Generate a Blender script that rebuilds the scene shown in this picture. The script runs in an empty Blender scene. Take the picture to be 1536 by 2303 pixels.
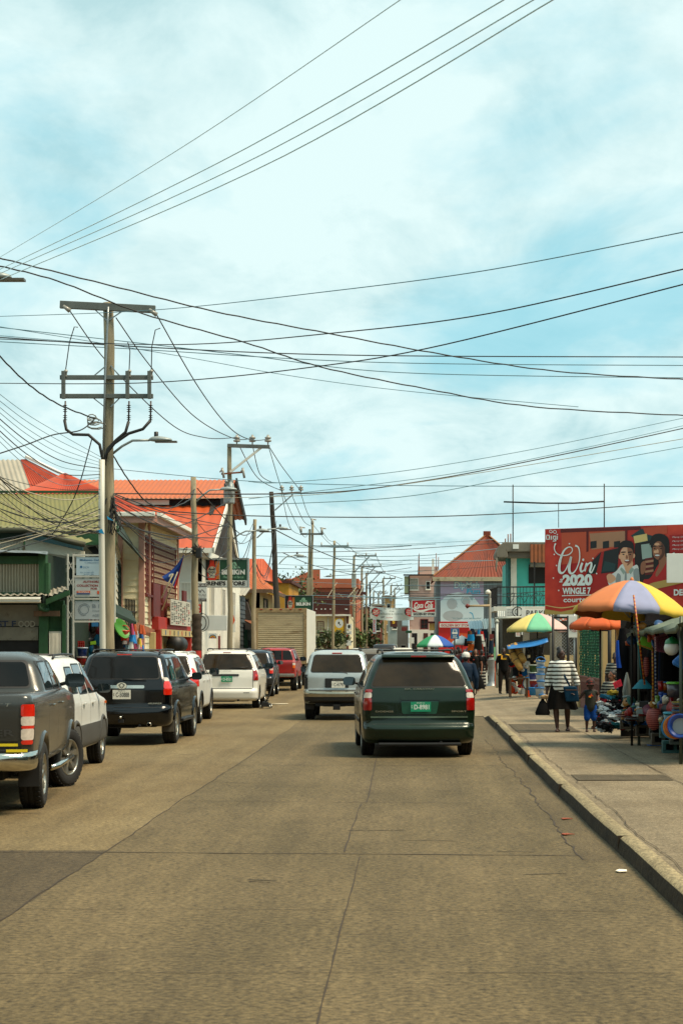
import bpy,bmesh,math,random
from mathutils import Vector,Matrix
random.seed(7)
SC=bpy.context.scene
COL=SC.collection
F,HX,HY,H=4000.0,928.0,1455.0,1.87
def P(px,py,Y):return Vector(((px-HX)*Y/F,Y,H-(py-HY)*Y/F))
def X_(px,Y):return(px-HX)*Y/F
def Z_(py,Y):return H-(py-HY)*Y/F
def Yg(py,z=0.0):return F*(H-z)/(py-HY)
V=Vector
def lin(c):
 if isinstance(c,str):
  c=c.lstrip('#');c=[int(c[i:i+2],16)/255 for i in(0,2,4)]
  return tuple((x/12.92 if x<=.04045 else((x+.055)/1.055)**2.4)for x in c)
 return tuple(c)
MATS={}
def M(name,col='#888888',rough=.6,metal=0,var=.18,scale=4.,bump=0.,spec=.5,coat=0.,stain=None,emit=None,trans=0.,alpha=1.,stretch=None,bscale=None,stain_amt=.55,subs=0):
 if name in MATS:return MATS[name]
 m=bpy.data.materials.new(name);m.use_nodes=True
 nt=m.node_tree;b=nt.nodes['Principled BSDF'];L=nt.links.new
 c=lin(col)
 b.inputs['Roughness'].default_value=rough;b.inputs['Metallic'].default_value=metal
 b.inputs['Specular IOR Level'].default_value=spec
 b.inputs['Coat Weight'].default_value=coat;b.inputs['Coat Roughness'].default_value=.04
 if trans:b.inputs['Transmission Weight'].default_value=trans
 if alpha<1:b.inputs['Alpha'].default_value=alpha
 if subs:b.inputs['Subsurface Weight'].default_value=subs;b.inputs['Subsurface Scale'].default_value=.05
 b.inputs['Base Color'].default_value=(*c,1)
 if emit:b.inputs['Emission Color'].default_value=(*c,1);b.inputs['Emission Strength'].default_value=emit
 tc=nt.nodes.new('ShaderNodeTexCoord');mp=nt.nodes.new('ShaderNodeMapping');L(tc.outputs['Object'],mp.inputs['Vector'])
 if stretch:mp.inputs['Scale'].default_value=stretch
 if var:
  n=nt.nodes.new('ShaderNodeTexNoise');n.inputs['Scale'].default_value=scale;n.inputs['Detail'].default_value=7;n.inputs['Roughness'].default_value=.62
  L(mp.outputs[0],n.inputs['Vector'])
  r=nt.nodes.new('ShaderNodeValToRGB');r.color_ramp.elements[0].position=.3;r.color_ramp.elements[1].position=.7
  r.color_ramp.elements[0].color=(*[max(0,x*(1-var))for x in c],1);r.color_ramp.elements[1].color=(*[min(1,x*(1+var*.7))for x in c],1)
  L(n.outputs['Fac'],r.inputs['Fac']);out=r.outputs['Color']
  if stain:
   s=lin(stain);n2=nt.nodes.new('ShaderNodeTexNoise');n2.inputs['Scale'].default_value=scale*.45;n2.inputs['Detail'].default_value=9;n2.inputs['Roughness'].default_value=.7
   L(mp.outputs[0],n2.inputs['Vector'])
   r2=nt.nodes.new('ShaderNodeValToRGB');r2.color_ramp.elements[0].position=stain_amt;r2.color_ramp.elements[1].position=min(1,stain_amt+.12)
   L(n2.outputs['Fac'],r2.inputs['Fac']);mx=nt.nodes.new('ShaderNodeMix');mx.data_type='RGBA'
   L(r2.outputs['Color'],mx.inputs['Factor']);L(out,mx.inputs['A']);mx.inputs['B'].default_value=(*s,1);out=mx.outputs['Result']
  L(out,b.inputs['Base Color'])
  rr=nt.nodes.new('ShaderNodeMapRange');rr.inputs['To Min'].default_value=max(.02,rough*.8);rr.inputs['To Max'].default_value=min(1,rough*1.25)
  L(n.outputs['Fac'],rr.inputs['Value']);L(rr.outputs[0],b.inputs['Roughness'])
 if bump:
  nb=nt.nodes.new('ShaderNodeTexNoise');nb.inputs['Scale'].default_value=bscale or scale*6;nb.inputs['Detail'].default_value=6
  L(mp.outputs[0],nb.inputs['Vector']);bp=nt.nodes.new('ShaderNodeBump');bp.inputs['Strength'].default_value=bump;bp.inputs['Distance'].default_value=.02
  L(nb.outputs['Fac'],bp.inputs['Height']);L(bp.outputs[0],b.inputs['Normal'])
 MATS[name]=m
 return m
def stripes(name,ca,cb,freq,axis='Z',thr=.5,rough=.85):
 if name in MATS:return MATS[name]
 m=M(name,ca,rough,var=0);nt=m.node_tree;L=nt.links.new;b=nt.nodes['Principled BSDF']
 tc=nt.nodes['Texture Coordinate'];sp=nt.nodes.new('ShaderNodeSeparateXYZ');L(tc.outputs['Object'],sp.inputs[0])
 n=nt.nodes.new('ShaderNodeTexNoise');n.inputs['Scale'].default_value=5;L(tc.outputs['Object'],n.inputs['Vector'])
 a0=nt.nodes.new('ShaderNodeMath');a0.operation='MULTIPLY_ADD';a0.inputs[1].default_value=.03;L(n.outputs['Fac'],a0.inputs[0]);L(sp.outputs[axis],a0.inputs[2])
 mu=nt.nodes.new('ShaderNodeMath');mu.operation='MULTIPLY';mu.inputs[1].default_value=freq;L(a0.outputs[0],mu.inputs[0])
 fr=nt.nodes.new('ShaderNodeMath');fr.operation='FRACT';L(mu.outputs[0],fr.inputs[0])
 gt=nt.nodes.new('ShaderNodeMath');gt.operation='GREATER_THAN';gt.inputs[1].default_value=thr;L(fr.outputs[0],gt.inputs[0])
 mx=nt.nodes.new('ShaderNodeMix');mx.data_type='RGBA';L(gt.outputs[0],mx.inputs['Factor'])
 mx.inputs['A'].default_value=(*lin(ca),1);mx.inputs['B'].default_value=(*lin(cb),1);L(mx.outputs['Result'],b.inputs['Base Color'])
 return m
def tag(o,label=None,cat=None,group=None,kind=None):
 if label:o['label']=label
 if cat:o['category']=cat
 if group:o['group']=group
 if kind:o['kind']=kind
 return o
def thing(name,label,cat,loc=(0,0,0),rz=0,group=None):
 o=bpy.data.objects.new(name,None);COL.objects.link(o);o.empty_display_size=.2
 o.location=loc;o.rotation_euler=(0,0,rz)
 return tag(o,label,cat,group)
def copy_tree(o,parent=None):
 c=o.copy();COL.objects.link(c);c.parent=parent
 for ch in list(o.children):copy_tree(ch,c)
 return c
_tc={}
def text_mesh(s,bold=0.,shear=0.):
 k=(s,bold,shear)
 if k in _tc:return _tc[k]
 cu=bpy.data.curves.new('t','FONT');cu.body=s;cu.size=1;cu.offset=bold;cu.shear=shear;cu.resolution_u=3
 cu.align_x='CENTER'
 ob=bpy.data.objects.new('t',cu);COL.objects.link(ob)
 dg=bpy.context.evaluated_depsgraph_get();me=ob.evaluated_get(dg).to_mesh()
 vs=[(v.co.x,v.co.y)for v in me.vertices];fs=[tuple(p.vertices)for p in me.polygons]
 ob.evaluated_get(dg).to_mesh_clear();bpy.data.objects.remove(ob);bpy.data.curves.remove(cu)
 xs=[v[0]for v in vs]or[0];ys=[v[1]for v in vs]or[0]
 x0,x1,y0,y1=min(xs),max(xs),min(ys),max(ys)
 vs=[((x-(x0+x1)/2)/max(1e-6,x1-x0),(y-(y0+y1)/2)/max(1e-6,y1-y0))for x,y in vs]
 _tc[k]=(vs,fs,(x1-x0)/max(1e-6,y1-y0));return _tc[k]
class Pl:
 def __init__(s,o,r=(1,0,0),u=(0,0,1)):
  s.o=V(o);s.r=V(r).normalized();s.u=V(u).normalized();s.n=s.r.cross(s.u)
 def p(s,a,b,d=0):return s.o+s.r*a+s.u*b+s.n*d
class MB:
 def __init__(s):s.v=[];s.f=[];s.m=[];s.sm=[]
 def add(s,vs,fs,mi=0,smooth=False):
  n=len(s.v);s.v+=[V(p)for p in vs]
  for f in fs:s.f.append(tuple(n+i for i in f));s.m.append(mi);s.sm.append(smooth)
  return s
 def box(s,x0,x1,y0,y1,z0,z1,mi=0,mx=None):
  vs=[V((x,y,z))for z in(z0,z1)for y in(y0,y1)for x in(x0,x1)]
  if mx is not None:vs=[mx@v for v in vs]
  return s.add(vs,[(0,2,3,1),(4,5,7,6),(0,1,5,4),(2,6,7,3),(0,4,6,2),(1,3,7,5)],mi)
 def pbox(s,pl,a0,a1,b0,b1,d0,d1,mi=0):
  vs=[pl.p(a,b,d)for d in(d0,d1)for b in(b0,b1)for a in(a0,a1)]
  return s.add(vs,[(0,2,3,1),(4,5,7,6),(0,1,5,4),(2,6,7,3),(0,4,6,2),(1,3,7,5)],mi)
 def bar(s,a,b,w,h=None,mi=0,up=(0,0,1)):
  a,b=V(a),V(b);h=h or w;d=(b-a).normalized();u=V(up)
  if abs(d.dot(u))>.98:u=V((1,0,0))
  r=d.cross(u).normalized();u=r.cross(d)
  vs=[p+r*sx*w/2+u*sz*h/2 for p in(a,b)for sx,sz in((-1,-1),(1,-1),(1,1),(-1,1))]
  return s.add(vs,[(3,2,1,0),(4,5,6,7),(0,1,5,4),(1,2,6,5),(2,3,7,6),(3,0,4,7)],mi)
 def tube(s,pts,r,n=8,mi=0,cap=True):
  pts=[V(p)for p in pts];k=len(pts);rs=r if isinstance(r,(list,tuple))else[r]*k
  t0=(pts[1]-pts[0]).normalized();ref=V((0,0,1))if abs(t0.z)<.9 else V((1,0,0))
  u=t0.cross(ref).normalized();vs=[];fs=[]
  for i,p in enumerate(pts):
   t=(pts[min(k-1,i+1)]-pts[max(0,i-1)])
   if t.length<1e-9:t=t0
   t=t.normalized();u=(u-t*u.dot(t)).normalized();w=t.cross(u)
   vs+=[p+(u*math.cos(a)+w*math.sin(a))*rs[i]for a in[2*math.pi*j/n for j in range(n)]]
  for i in range(k-1):
   for j in range(n):fs.append((i*n+j,i*n+(j+1)%n,(i+1)*n+(j+1)%n,(i+1)*n+j))
  if cap:fs.append(tuple(range(n-1,-1,-1)));fs.append(tuple((k-1)*n+j for j in range(n)))
  return s.add(vs,fs,mi,True)
 def lathe(s,prof,c=(0,0,0),ax=(0,0,1),n=20,mi=0,a0=0,a1=2*math.pi):
  c=V(c);ax=V(ax).normalized();ref=V((1,0,0))if abs(ax.x)<.9 else V((0,1,0))
  u=ax.cross(ref).normalized();w=ax.cross(u);full=abs(a1-a0-2*math.pi)<1e-6;m_=n if full else n+1
  vs=[c+ax*z+(u*math.cos(a)+w*math.sin(a))*r for r,z in prof for a in[a0+(a1-a0)*j/n for j in range(m_)]]
  fs=[(i*m_+j,i*m_+(j+1)%m_,(i+1)*m_+(j+1)%m_,(i+1)*m_+j)for i in range(len(prof)-1)for j in range(n)]
  return s.add(vs,fs,mi,True)
 def ball(s,c,r,n=10,mi=0,sc=(1,1,1)):
  c=V(c);vs=[];fs=[];k=max(4,n//2)
  for i in range(k+1):
   th=math.pi*i/k
   for j in range(n):
    a=2*math.pi*j/n;vs.append(c+V((math.sin(th)*math.cos(a)*sc[0],math.sin(th)*math.sin(a)*sc[1],math.cos(th)*sc[2]))*r)
  for i in range(k):
   for j in range(n):fs.append((i*n+j,(i+1)*n+j,(i+1)*n+(j+1)%n,i*n+(j+1)%n))
  return s.add(vs,fs,mi,True)
 def grid(s,rows,mi=0,smooth=True,close=False):
  n=len(rows[0]);vs=[p for r in rows for p in r]
  fs=[(i*n+j,i*n+(j+1)%n,(i+1)*n+(j+1)%n,(i+1)*n+j)for i in range(len(rows)-1)for j in range(n if close else n-1)]
  return s.add(vs,fs,mi,smooth)
 def prism(s,pts,vec,mi=0):
  n=len(pts);vec=V(vec);vs=[V(p)for p in pts]+[V(p)+vec for p in pts]
  return s.add(vs,[tuple(range(n))[::-1],tuple(range(n,2*n))]+[(i,(i+1)%n,n+(i+1)%n,n+i)for i in range(n)],mi)
 def poly(s,pl,pts,d=.004,mi=0,th=0):
  if th:return s.prism([pl.p(a,b,d)for a,b in pts],pl.n*th,mi)
  return s.add([pl.p(a,b,d)for a,b in pts],[tuple(range(len(pts)))],mi)
 def disc(s,pl,a,b,ra,rb=None,d=.004,mi=0,n=20,th=0):
  rb=rb or ra
  return s.poly(pl,[(a+ra*math.cos(2*math.pi*i/n),b+rb*math.sin(2*math.pi*i/n))for i in range(n)],d,mi,th)
 def ring(s,pl,a,b,r0,r1,d=.004,mi=0,n=24,a0=0,a1=2*math.pi,e=1.):
  rows=[[pl.p(a+r*math.cos(a0+(a1-a0)*i/n),b+r*e*math.sin(a0+(a1-a0)*i/n),d)for i in range(n+1)]for r in(r1,r0)]
  return s.grid(rows,mi,False)
 def ribbon(s,pl,pts,ws,d=.006,mi=0,sub=6):
  q=[];k=len(pts)
  for i in range(k-1):
   p0,p1,p2,p3=pts[max(0,i-1)],pts[i],pts[i+1],pts[min(k-1,i+2)]
   for t in[j/sub for j in range(sub)]:
    f=lambda a,b,c,e:.5*((2*b)+(-a+c)*t+(2*a-5*b+4*c-e)*t*t+(-a+3*b-3*c+e)*t**3)
    q.append((f(p0[0],p1[0],p2[0],p3[0]),f(p0[1],p1[1],p2[1],p3[1]),ws[i]*(1-t)+ws[i+1]*t))
  q.append((*pts[-1],ws[-1]));rows=[[],[]]
  for i,(x,y,w)in enumerate(q):
   xa,ya,_=q[max(0,i-1)];xb,yb,_=q[min(len(q)-1,i+1)];l=math.hypot(xb-xa,yb-ya)or 1
   nx,ny=-(yb-ya)/l,(xb-xa)/l
   rows[0].append(pl.p(x+nx*w/2,y+ny*w/2,d));rows[1].append(pl.p(x-nx*w/2,y-ny*w/2,d))
  return s.grid(rows,mi,False)
 def text(s,pl,txt,a,b,w=None,h=.2,d=.006,mi=0,bold=.01,shear=0.,th=0):
  vs,fs,asp=text_mesh(txt,bold,shear)
  if w is None:w=h*asp
  n=len(vs);pts=[pl.p(a+x*w,b+y*h,d)for x,y in vs]
  return s.add(pts,fs,mi)
 def corr(s,a,b,c,d,pitch=.15,amp=.02,mi=0,rows=2,rag=0):
  a,b,c,d=map(V,(a,b,c,d));n=max(4,int((b-a).length/pitch))*4;nn=(b-a).cross(d-a).normalized()
  R=[]
  for k in range(rows):
   t=k/(rows-1);row=[]
   for i in range(n+1):
    u=i/n;p=a.lerp(b,u).lerp(d.lerp(c,u),t)+nn*amp*math.sin(2*math.pi*i/4)
    row.append(p)
   R.append(row)
  return s.grid(R,mi,True)
 def clap(s,pl,W,Hh,pitch=.2,mi=0,a0=0,b0=0,lip=.022):
  n=max(1,round(Hh/pitch));p=Hh/n;vs=[];fs=[]
  for i in range(n):
   k=len(vs);z0,z1=b0+i*p,b0+(i+1)*p
   vs+=[pl.p(a0,z0,.0),pl.p(a0+W,z0,.0),pl.p(a0,z0,lip*1.5),pl.p(a0+W,z0,lip*1.5),pl.p(a0,z1,.002),pl.p(a0+W,z1,.002)]
   fs+=[(k,k+1,k+3,k+2),(k+2,k+3,k+5,k+4)]
  return s.add(vs,fs,mi)
 def build(s,name,mats,parent=None,world=False,bevel=0,seg=2,smooth=None,base=None,recalc=True):
  me=bpy.data.meshes.new(name);vs=s.v;off=V((0,0,0))
  if parent is None:
   if base is not None:off=V(base)
   elif vs:
    xs,ys,zs=[p.x for p in vs],[p.y for p in vs],[p.z for p in vs]
    off=V(((min(xs)+max(xs))/2,(min(ys)+max(ys))/2,min(zs)))
  elif world:
   q=parent;off=V((0,0,0))
   while q is not None:off+=q.location;q=q.parent
  me.from_pydata([tuple(p-off)for p in vs],[],s.f)
  for i,p in enumerate(me.polygons):p.material_index=s.m[i];p.use_smooth=s.sm[i]if smooth is None else smooth
  for m_ in(mats if isinstance(mats,(list,tuple))else[mats]):me.materials.append(m_)
  if bevel or recalc:
   bm=bmesh.new();bm.from_mesh(me)
   if bevel:
    bmesh.ops.remove_doubles(bm,verts=bm.verts,dist=1e-5)
    es=[e for e in bm.edges if len(e.link_faces)==2 and e.calc_face_angle(0)>.6]
    bmesh.ops.bevel(bm,geom=es,offset=bevel,segments=seg,affect='EDGES',profile=.6,clamp_overlap=True)
   if recalc:bmesh.ops.recalc_face_normals(bm,faces=bm.faces)
   bm.to_mesh(me);bm.free()
  ob=bpy.data.objects.new(name,me);COL.objects.link(ob)
  if parent is None:ob.location=off
  else:ob.parent=parent
  return ob
def applied(ob,dele=True):
 dg=bpy.context.evaluated_depsgraph_get();me=bpy.data.meshes.new_from_object(ob.evaluated_get(dg),depsgraph=dg)
 ob.modifiers.clear();ob.data=me;return ob
def box_thing(name,label,cat,mats,b,bevel=.01,group=None):
 mb=MB();mb.box(*b);return tag(mb.build(name,mats,bevel=bevel),label,cat,group)
 # ================================================================ camera, sky, light
cam=bpy.data.cameras.new('camera');co=bpy.data.objects.new('camera',cam);COL.objects.link(co);SC.camera=co
co.location=(0,0,H);co.rotation_euler=(math.pi/2,0,0)
cam.sensor_fit='VERTICAL';cam.sensor_height=36;cam.sensor_width=24;cam.lens=F/2303*36
cam.shift_x=-(HX-768)/2303;cam.shift_y=(HY-1151.5)/2303;cam.clip_end=3000;cam.clip_start=.1
cam.dof.use_dof=True;cam.dof.focus_distance=38;cam.dof.aperture_fstop=10
SC.view_settings.view_transform='Standard';SC.view_settings.look='None';SC.view_settings.exposure=0.42;SC.view_settings.gamma=1
SUN_EL,SUN_ROT=math.radians(60),math.radians(109)
w=bpy.data.worlds.new('World');SC.world=w;w.use_nodes=True;nt=w.node_tree;L=nt.links.new
bg=nt.nodes['Background'];bg.inputs['Strength'].default_value=.12
sky=nt.nodes.new('ShaderNodeTexSky');sky.sky_type='NISHITA';sky.sun_disc=False;sky.sun_elevation=SUN_EL;sky.sun_rotation=SUN_ROT
sky.dust_density=2.5;sky.air_density=1.
tc=nt.nodes.new('ShaderNodeTexCoord')
sep=nt.nodes.new('ShaderNodeSeparateXYZ');L(tc.outputs['Generated'],sep.inputs[0])
zc=nt.nodes.new('ShaderNodeMath');zc.operation='MAXIMUM';zc.inputs[1].default_value=0;L(sep.outputs['Z'],zc.inputs[0])
za=nt.nodes.new('ShaderNodeMath');za.operation='ADD';za.inputs[1].default_value=.22;L(zc.outputs[0],za.inputs[0])
dv=nt.nodes.new('ShaderNodeVectorMath');dv.operation='DIVIDE';cb=nt.nodes.new('ShaderNodeCombineXYZ')
for i in range(3):L(za.outputs[0],cb.inputs[i])
L(tc.outputs['Generated'],dv.inputs[0]);L(cb.outputs[0],dv.inputs[1])
def cnoise(scale,det,rough,off,dist=0.,sc=(1,1,1)):
 mp=nt.nodes.new('ShaderNodeMapping');mp.inputs['Location'].default_value=off;mp.inputs['Scale'].default_value=sc;L(dv.outputs[0],mp.inputs['Vector'])
 n=nt.nodes.new('ShaderNodeTexNoise');n.inputs['Scale'].default_value=scale;n.inputs['Detail'].default_value=det;n.inputs['Roughness'].default_value=rough;n.inputs['Distortion'].default_value=dist
 L(mp.outputs[0],n.inputs['Vector']);return n
def ramp(src,stops):
 r=nt.nodes.new('ShaderNodeValToRGB');e=r.color_ramp.elements
 while len(e)<len(stops):e.new(.5)
 for i,(p_,c_)in enumerate(stops):e[i].position=p_;e[i].color=(*c_,1)
 L(src,r.inputs['Fac']);return r
K=6.35
cs=lambda r,g,b:(r,g,b)
n1=cnoise(2.1,9,.55,(3.1,1.7,.4),.35,(1.,.75,1.));n2=cnoise(4.5,10,.6,(8.2,5.1,2.),.3,(1,.6,1))
cover=ramp(n1.outputs['Fac'],[(.33,(.25,.25,.25)),(.50,(1,1,1))])
shade=ramp(n2.outputs['Fac'],[(.34,cs(.50,.745,.775)),(.45,cs(.66,.88,.89)),(.56,cs(.78,.975,.97))])
mulc=nt.nodes.new('ShaderNodeVectorMath');mulc.operation='SCALE';mulc.inputs['Scale'].default_value=K;L(shade.outputs[0],mulc.inputs[0])
gap=nt.nodes.new('ShaderNodeMix');gap.data_type='RGBA';gap.inputs['Factor'].default_value=.85
gap.inputs['B'].default_value=(.30*K,.74*K,.85*K,1);L(sky.outputs[0],gap.inputs['A'])
mix=nt.nodes.new('ShaderNodeMix');mix.data_type='RGBA';L(cover.outputs[0],mix.inputs['Factor'])
L(gap.outputs['Result'],mix.inputs['A']);L(mulc.outputs[0],mix.inputs['B']);L(mix.outputs['Result'],bg.inputs['Color'])
sun=bpy.data.lights.new('sun','SUN');so=bpy.data.objects.new('sun',sun);COL.objects.link(so)
sun.energy=4.4;sun.angle=math.radians(22);sun.color=(1,.84,.62)
_d=V((math.sin(SUN_ROT)*math.cos(SUN_EL),math.cos(SUN_ROT)*math.cos(SUN_EL),math.sin(SUN_EL)))
so.rotation_euler=_d.to_track_quat('Z','Y').to_euler()
# ================================================================ ground
def concrete(name,c1,c2,dark,grain=22,joints=False,streak=(1,.35,1),r=.85):
 m=bpy.data.materials.new(name);m.use_nodes=True;nt=m.node_tree;L=nt.links.new;b=nt.nodes['Principled BSDF']
 geo=nt.nodes.new('ShaderNodeNewGeometry');mp=nt.nodes.new('ShaderNodeMapping');mp.inputs['Scale'].default_value=streak;L(geo.outputs['Position'],mp.inputs['Vector'])
 def nz(s,d=8,ro=.6,src=mp.outputs[0]):
  n=nt.nodes.new('ShaderNodeTexNoise');n.inputs['Scale'].default_value=s;n.inputs['Detail'].default_value=d;n.inputs['Roughness'].default_value=ro;L(src,n.inputs['Vector']);return n
 def rp(n,a,b_,ca,cb_):
  r_=nt.nodes.new('ShaderNodeValToRGB');e=r_.color_ramp.elements;e[0].position=a;e[1].position=b_;e[0].color=(*ca,1);e[1].color=(*cb_,1);L(n.outputs['Fac'],r_.inputs['Fac']);return r_
 def mix(f,a,b_,mode='MIX'):
  x=nt.nodes.new('ShaderNodeMix');x.data_type='RGBA';x.blend_type=mode
  if hasattr(f,'is_linked'):L(f,x.inputs['Factor'])
  else:x.inputs['Factor'].default_value=f
  L(a,x.inputs['A']);L(b_,x.inputs['B']);return x.outputs['Result']
 base=rp(nz(.55),.35,.68,lin(c1),lin(c2))
 fine=rp(nz(grain,4,.7,geo.outputs['Position']),.3,.7,(.3,.3,.3),(1.65,1.65,1.65))
 mid=rp(nz(7,8,.7),.35,.65,(.84,.84,.84),(1.12,1.12,1.12))
 c=mix(1.,base.outputs[0],fine.outputs[0],'MULTIPLY');c=mix(1.,c,mid.outputs[0],'MULTIPLY')
 mp2=nt.nodes.new('ShaderNodeMapping');mp2.inputs['Scale'].default_value=(1.6,.05,1);L(geo.outputs['Position'],mp2.inputs['Vector'])
 c=mix(1.,c,rp(nz(1.3,5,.6,mp2.outputs[0]),.35,.65,(.84,.84,.84),(1.1,1.1,1.1)).outputs[0],'MULTIPLY')
 spots=rp(nz(2.3,6,.65),.60,.76,(0,0,0),(.5,.5,.5));dk=nt.nodes.new('ShaderNodeRGB');dk.outputs[0].default_value=(*lin(dark),1)
 c=mix(spots.outputs[0],c,dk.outputs[0])
 L(c,b.inputs['Base Color']);b.inputs['Roughness'].default_value=r;b.inputs['Specular IOR Level'].default_value=.3
 bp=nt.nodes.new('ShaderNodeBump');bp.inputs['Strength'].default_value=.9;bp.inputs['Distance'].default_value=.02
 L(nz(grain*.8,5,.7,geo.outputs['Position']).outputs['Fac'],bp.inputs['Height']);L(bp.outputs[0],b.inputs['Normal'])
 return m
m_road=concrete('road_concrete','#54482f','#6b5c40','#33271a')
m_road2=concrete('road_concrete_pale','#625235','#796949','#3a2f1e',26)
m_road3=concrete('road_patch','#453a27','#524632','#33291a')
m_gut=concrete('gutter_concrete','#4f432c','#64563c','#332818',30)
m_walk=concrete('pavement_concrete','#756750','#8b7d64','#5f5036',45,streak=(1,1,1))
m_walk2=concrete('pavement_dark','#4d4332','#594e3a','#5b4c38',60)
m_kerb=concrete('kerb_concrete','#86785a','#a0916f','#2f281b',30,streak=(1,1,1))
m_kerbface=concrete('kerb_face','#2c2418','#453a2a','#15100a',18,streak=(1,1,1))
m_crack=M('crack','#35291a',.95,var=.3,scale=9)
mb=MB();mb.add([(-900,-20,-.03),(900,-20,-.03),(900,1500,-.03),(-900,1500,-.03)],[(0,1,2,3)])
tag(mb.build('ground',M('earth','#6b5d45',.95,var=.3,scale=.3),recalc=False),kind='structure')
def sheet(mb,x0,x1,y0,y1,z,mi=0):mb.add([(x0,y0,z),(x1,y0,z),(x1,y1,z),(x0,y1,z)],[(0,1,2,3)],mi)
def crack(mb,x0,y0,x1,y1,w,z,mi=1,seed=0,amp=.03,step=.35):
 rnd=random.Random(seed);n=max(2,int(math.hypot(x1-x0,y1-y0)/step));pts=[];dx,dy=x1-x0,y1-y0;l=math.hypot(dx,dy);nx,ny=-dy/l,dx/l;o=0
 for i in range(n+1):
  o=o*.7+rnd.uniform(-amp,amp)*.6;ww=w*rnd.uniform(.3,.9);t=i/n
  pts.append((x0+dx*t+nx*o,y0+dy*t+ny*o,ww))
 mb.grid([[V((x+nx*k*w_/2,y+ny*k*w_/2,z))for x,y,w_ in pts]for k in(1,-1)],mi,False)
mb=MB()
sheet(mb,-2.8,1.5,-10,600,0);sheet(mb,-7.2,-2.8,16.35,600,0,2);sheet(mb,-7.2,-2.8,-10,16.35,0,3);sheet(mb,1.5,2.05,15.4,600,0,4);sheet(mb,1.5,2.05,-10,15.4,0)
sheet(mb,-12,-7.2,-10,600,0,2)
crack(mb,-2.8,5,-2.8,48,.02,.004,1,1,.03);crack(mb,-7,16.35,-2.8,16.15,.04,.004,1,2,.05);crack(mb,-2.8,16.2,1.5,15.9,.045,.004,1,3,.03)
crack(mb,-.47,5,-.47,15.8,.016,.004,1,4,.008);crack(mb,-.62,16.2,-.62,21.2,.02,.004,1,5,.012);crack(mb,-.55,21.4,-.62,32,.02,.004,1,6,.01)
crack(mb,-2.8,21.6,1.5,21.2,.03,.004,1,7,.03);crack(mb,-2.8,12.7,1.5,12.6,.012,.004,1,8,.02);crack(mb,-2.8,10.2,1.5,10.2,.012,.004,1,9,.02)
crack(mb,1.5,15.6,1.5,24,.03,.004,1,10,.05,.2);crack(mb,1.5,24,1.45,36,.02,.004,1,11,.05,.2)
crack(mb,-2.8,28,1.5,28,.03,.004,1,12,.03);crack(mb,-2.8,36,1.9,36,.03,.004,1,13,.03)
rnd=random.Random(5)
for i in range(26):
 x=rnd.uniform(-5,1.4);y=rnd.uniform(14,34);l=rnd.uniform(.15,.6);crack(mb,x,y,x+l,y+rnd.uniform(-.1,.1),rnd.uniform(.012,.04),.004,1,100+i,.02,.1)
tag(mb.build('road',[m_road,m_crack,m_road2,m_road3,m_gut],recalc=False,base=(0,0,0)),kind='structure')
mb=MB();rnd=random.Random(3)
def kx(y):return 1.87+.03*math.sin(y*.19)+.006*math.sin(y*1.3)
ys=[4+i*.35 for i in range(126)];rows=[]
for y in ys:
 j=rnd.uniform(-.003,.003);hz=.15*min(1,max(.12,(47.5-y)/2.4));x=kx(y)
 rows.append([V((x-.015+j,y,-.01)),V((x+j,y,hz*.5)),V((x+.012+j,y,hz-.025)),V((x+.035,y,hz-.004+rnd.uniform(-.003,.003))),V((x+.13,y,hz+.003)),V((x+.15,y,hz-.006))])
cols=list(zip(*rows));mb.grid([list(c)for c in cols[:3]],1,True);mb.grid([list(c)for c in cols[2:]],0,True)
for k in range(1,7):y=4+k*6.1;mb.box(kx(y)-.013,kx(y)+.10,y,y+.008,0,.151,2)
tag(mb.build('kerb',[m_kerb,m_kerbface,m_crack],recalc=False,base=(0,0,0)),kind='structure')
mb=MB();rows=[]
for y in ys:
 hz=.15*min(1,max(.12,(47.5-y)/2.4));rows.append([V((kx(y)+.145,y,hz-.004)),V((3.1,y,max(hz,.1)-.002)),V((4.0,y,.15)),V((12,y,.15))])
mb.grid(rows,0,False)
mb.grid([[V((x,y,z))for x,z in((1.3,.006),(kx(ys[-1])+.19,.014),(3.1,.098),(4.,.15),(40,.15))]for y in(ys[-1]-.01,500)],0,False)
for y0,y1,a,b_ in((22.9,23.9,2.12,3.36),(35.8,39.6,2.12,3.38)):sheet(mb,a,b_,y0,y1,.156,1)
crack(mb,3.36,5,3.42,50,.02,.159,2,21,.02);crack(mb,2.08,5,2.1,41,.014,.159,2,22,.04,.25)
for i,y in enumerate((17.6,21,24.1,27.5,31.2,33.4,38.2,40.5,44,47)):crack(mb,3.4,y,6,y,.02,.16,2,30+i,.01);
for i in range(16):
 x=rnd.uniform(2.2,3.7);y=rnd.uniform(15,42);crack(mb,x,y,x+rnd.uniform(.1,.4),y+rnd.uniform(-.05,.05),.03,.159,2,60+i,.02,.1)
tag(mb.build('pavement',[m_walk,m_walk2,m_crack],recalc=False,base=(0,0,0)),kind='structure')
mb=MB();mb.box(-14,-7.25,5,600,-.02,.15);mb.box(-7.25,-7.1,5,600,-.02,.152,1)
tag(mb.build('pavement_opposite',[m_walk,m_kerb],base=(0,0,0)),kind='structure')
mb=MB();mb.poly(Pl((1.83-.13,15.3-.6,.006),(1,0,0),(0,1,0)),[(0,0),(.07,.02),(.08,.12),(.02,.15),(-.02,.06)],.004,0,.006)
tag(mb.build('litter',M('paper','#efe6cf',.8,var=.05)),'crumpled pale scrap of paper lying in the gutter by the kerb','litter')
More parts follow.
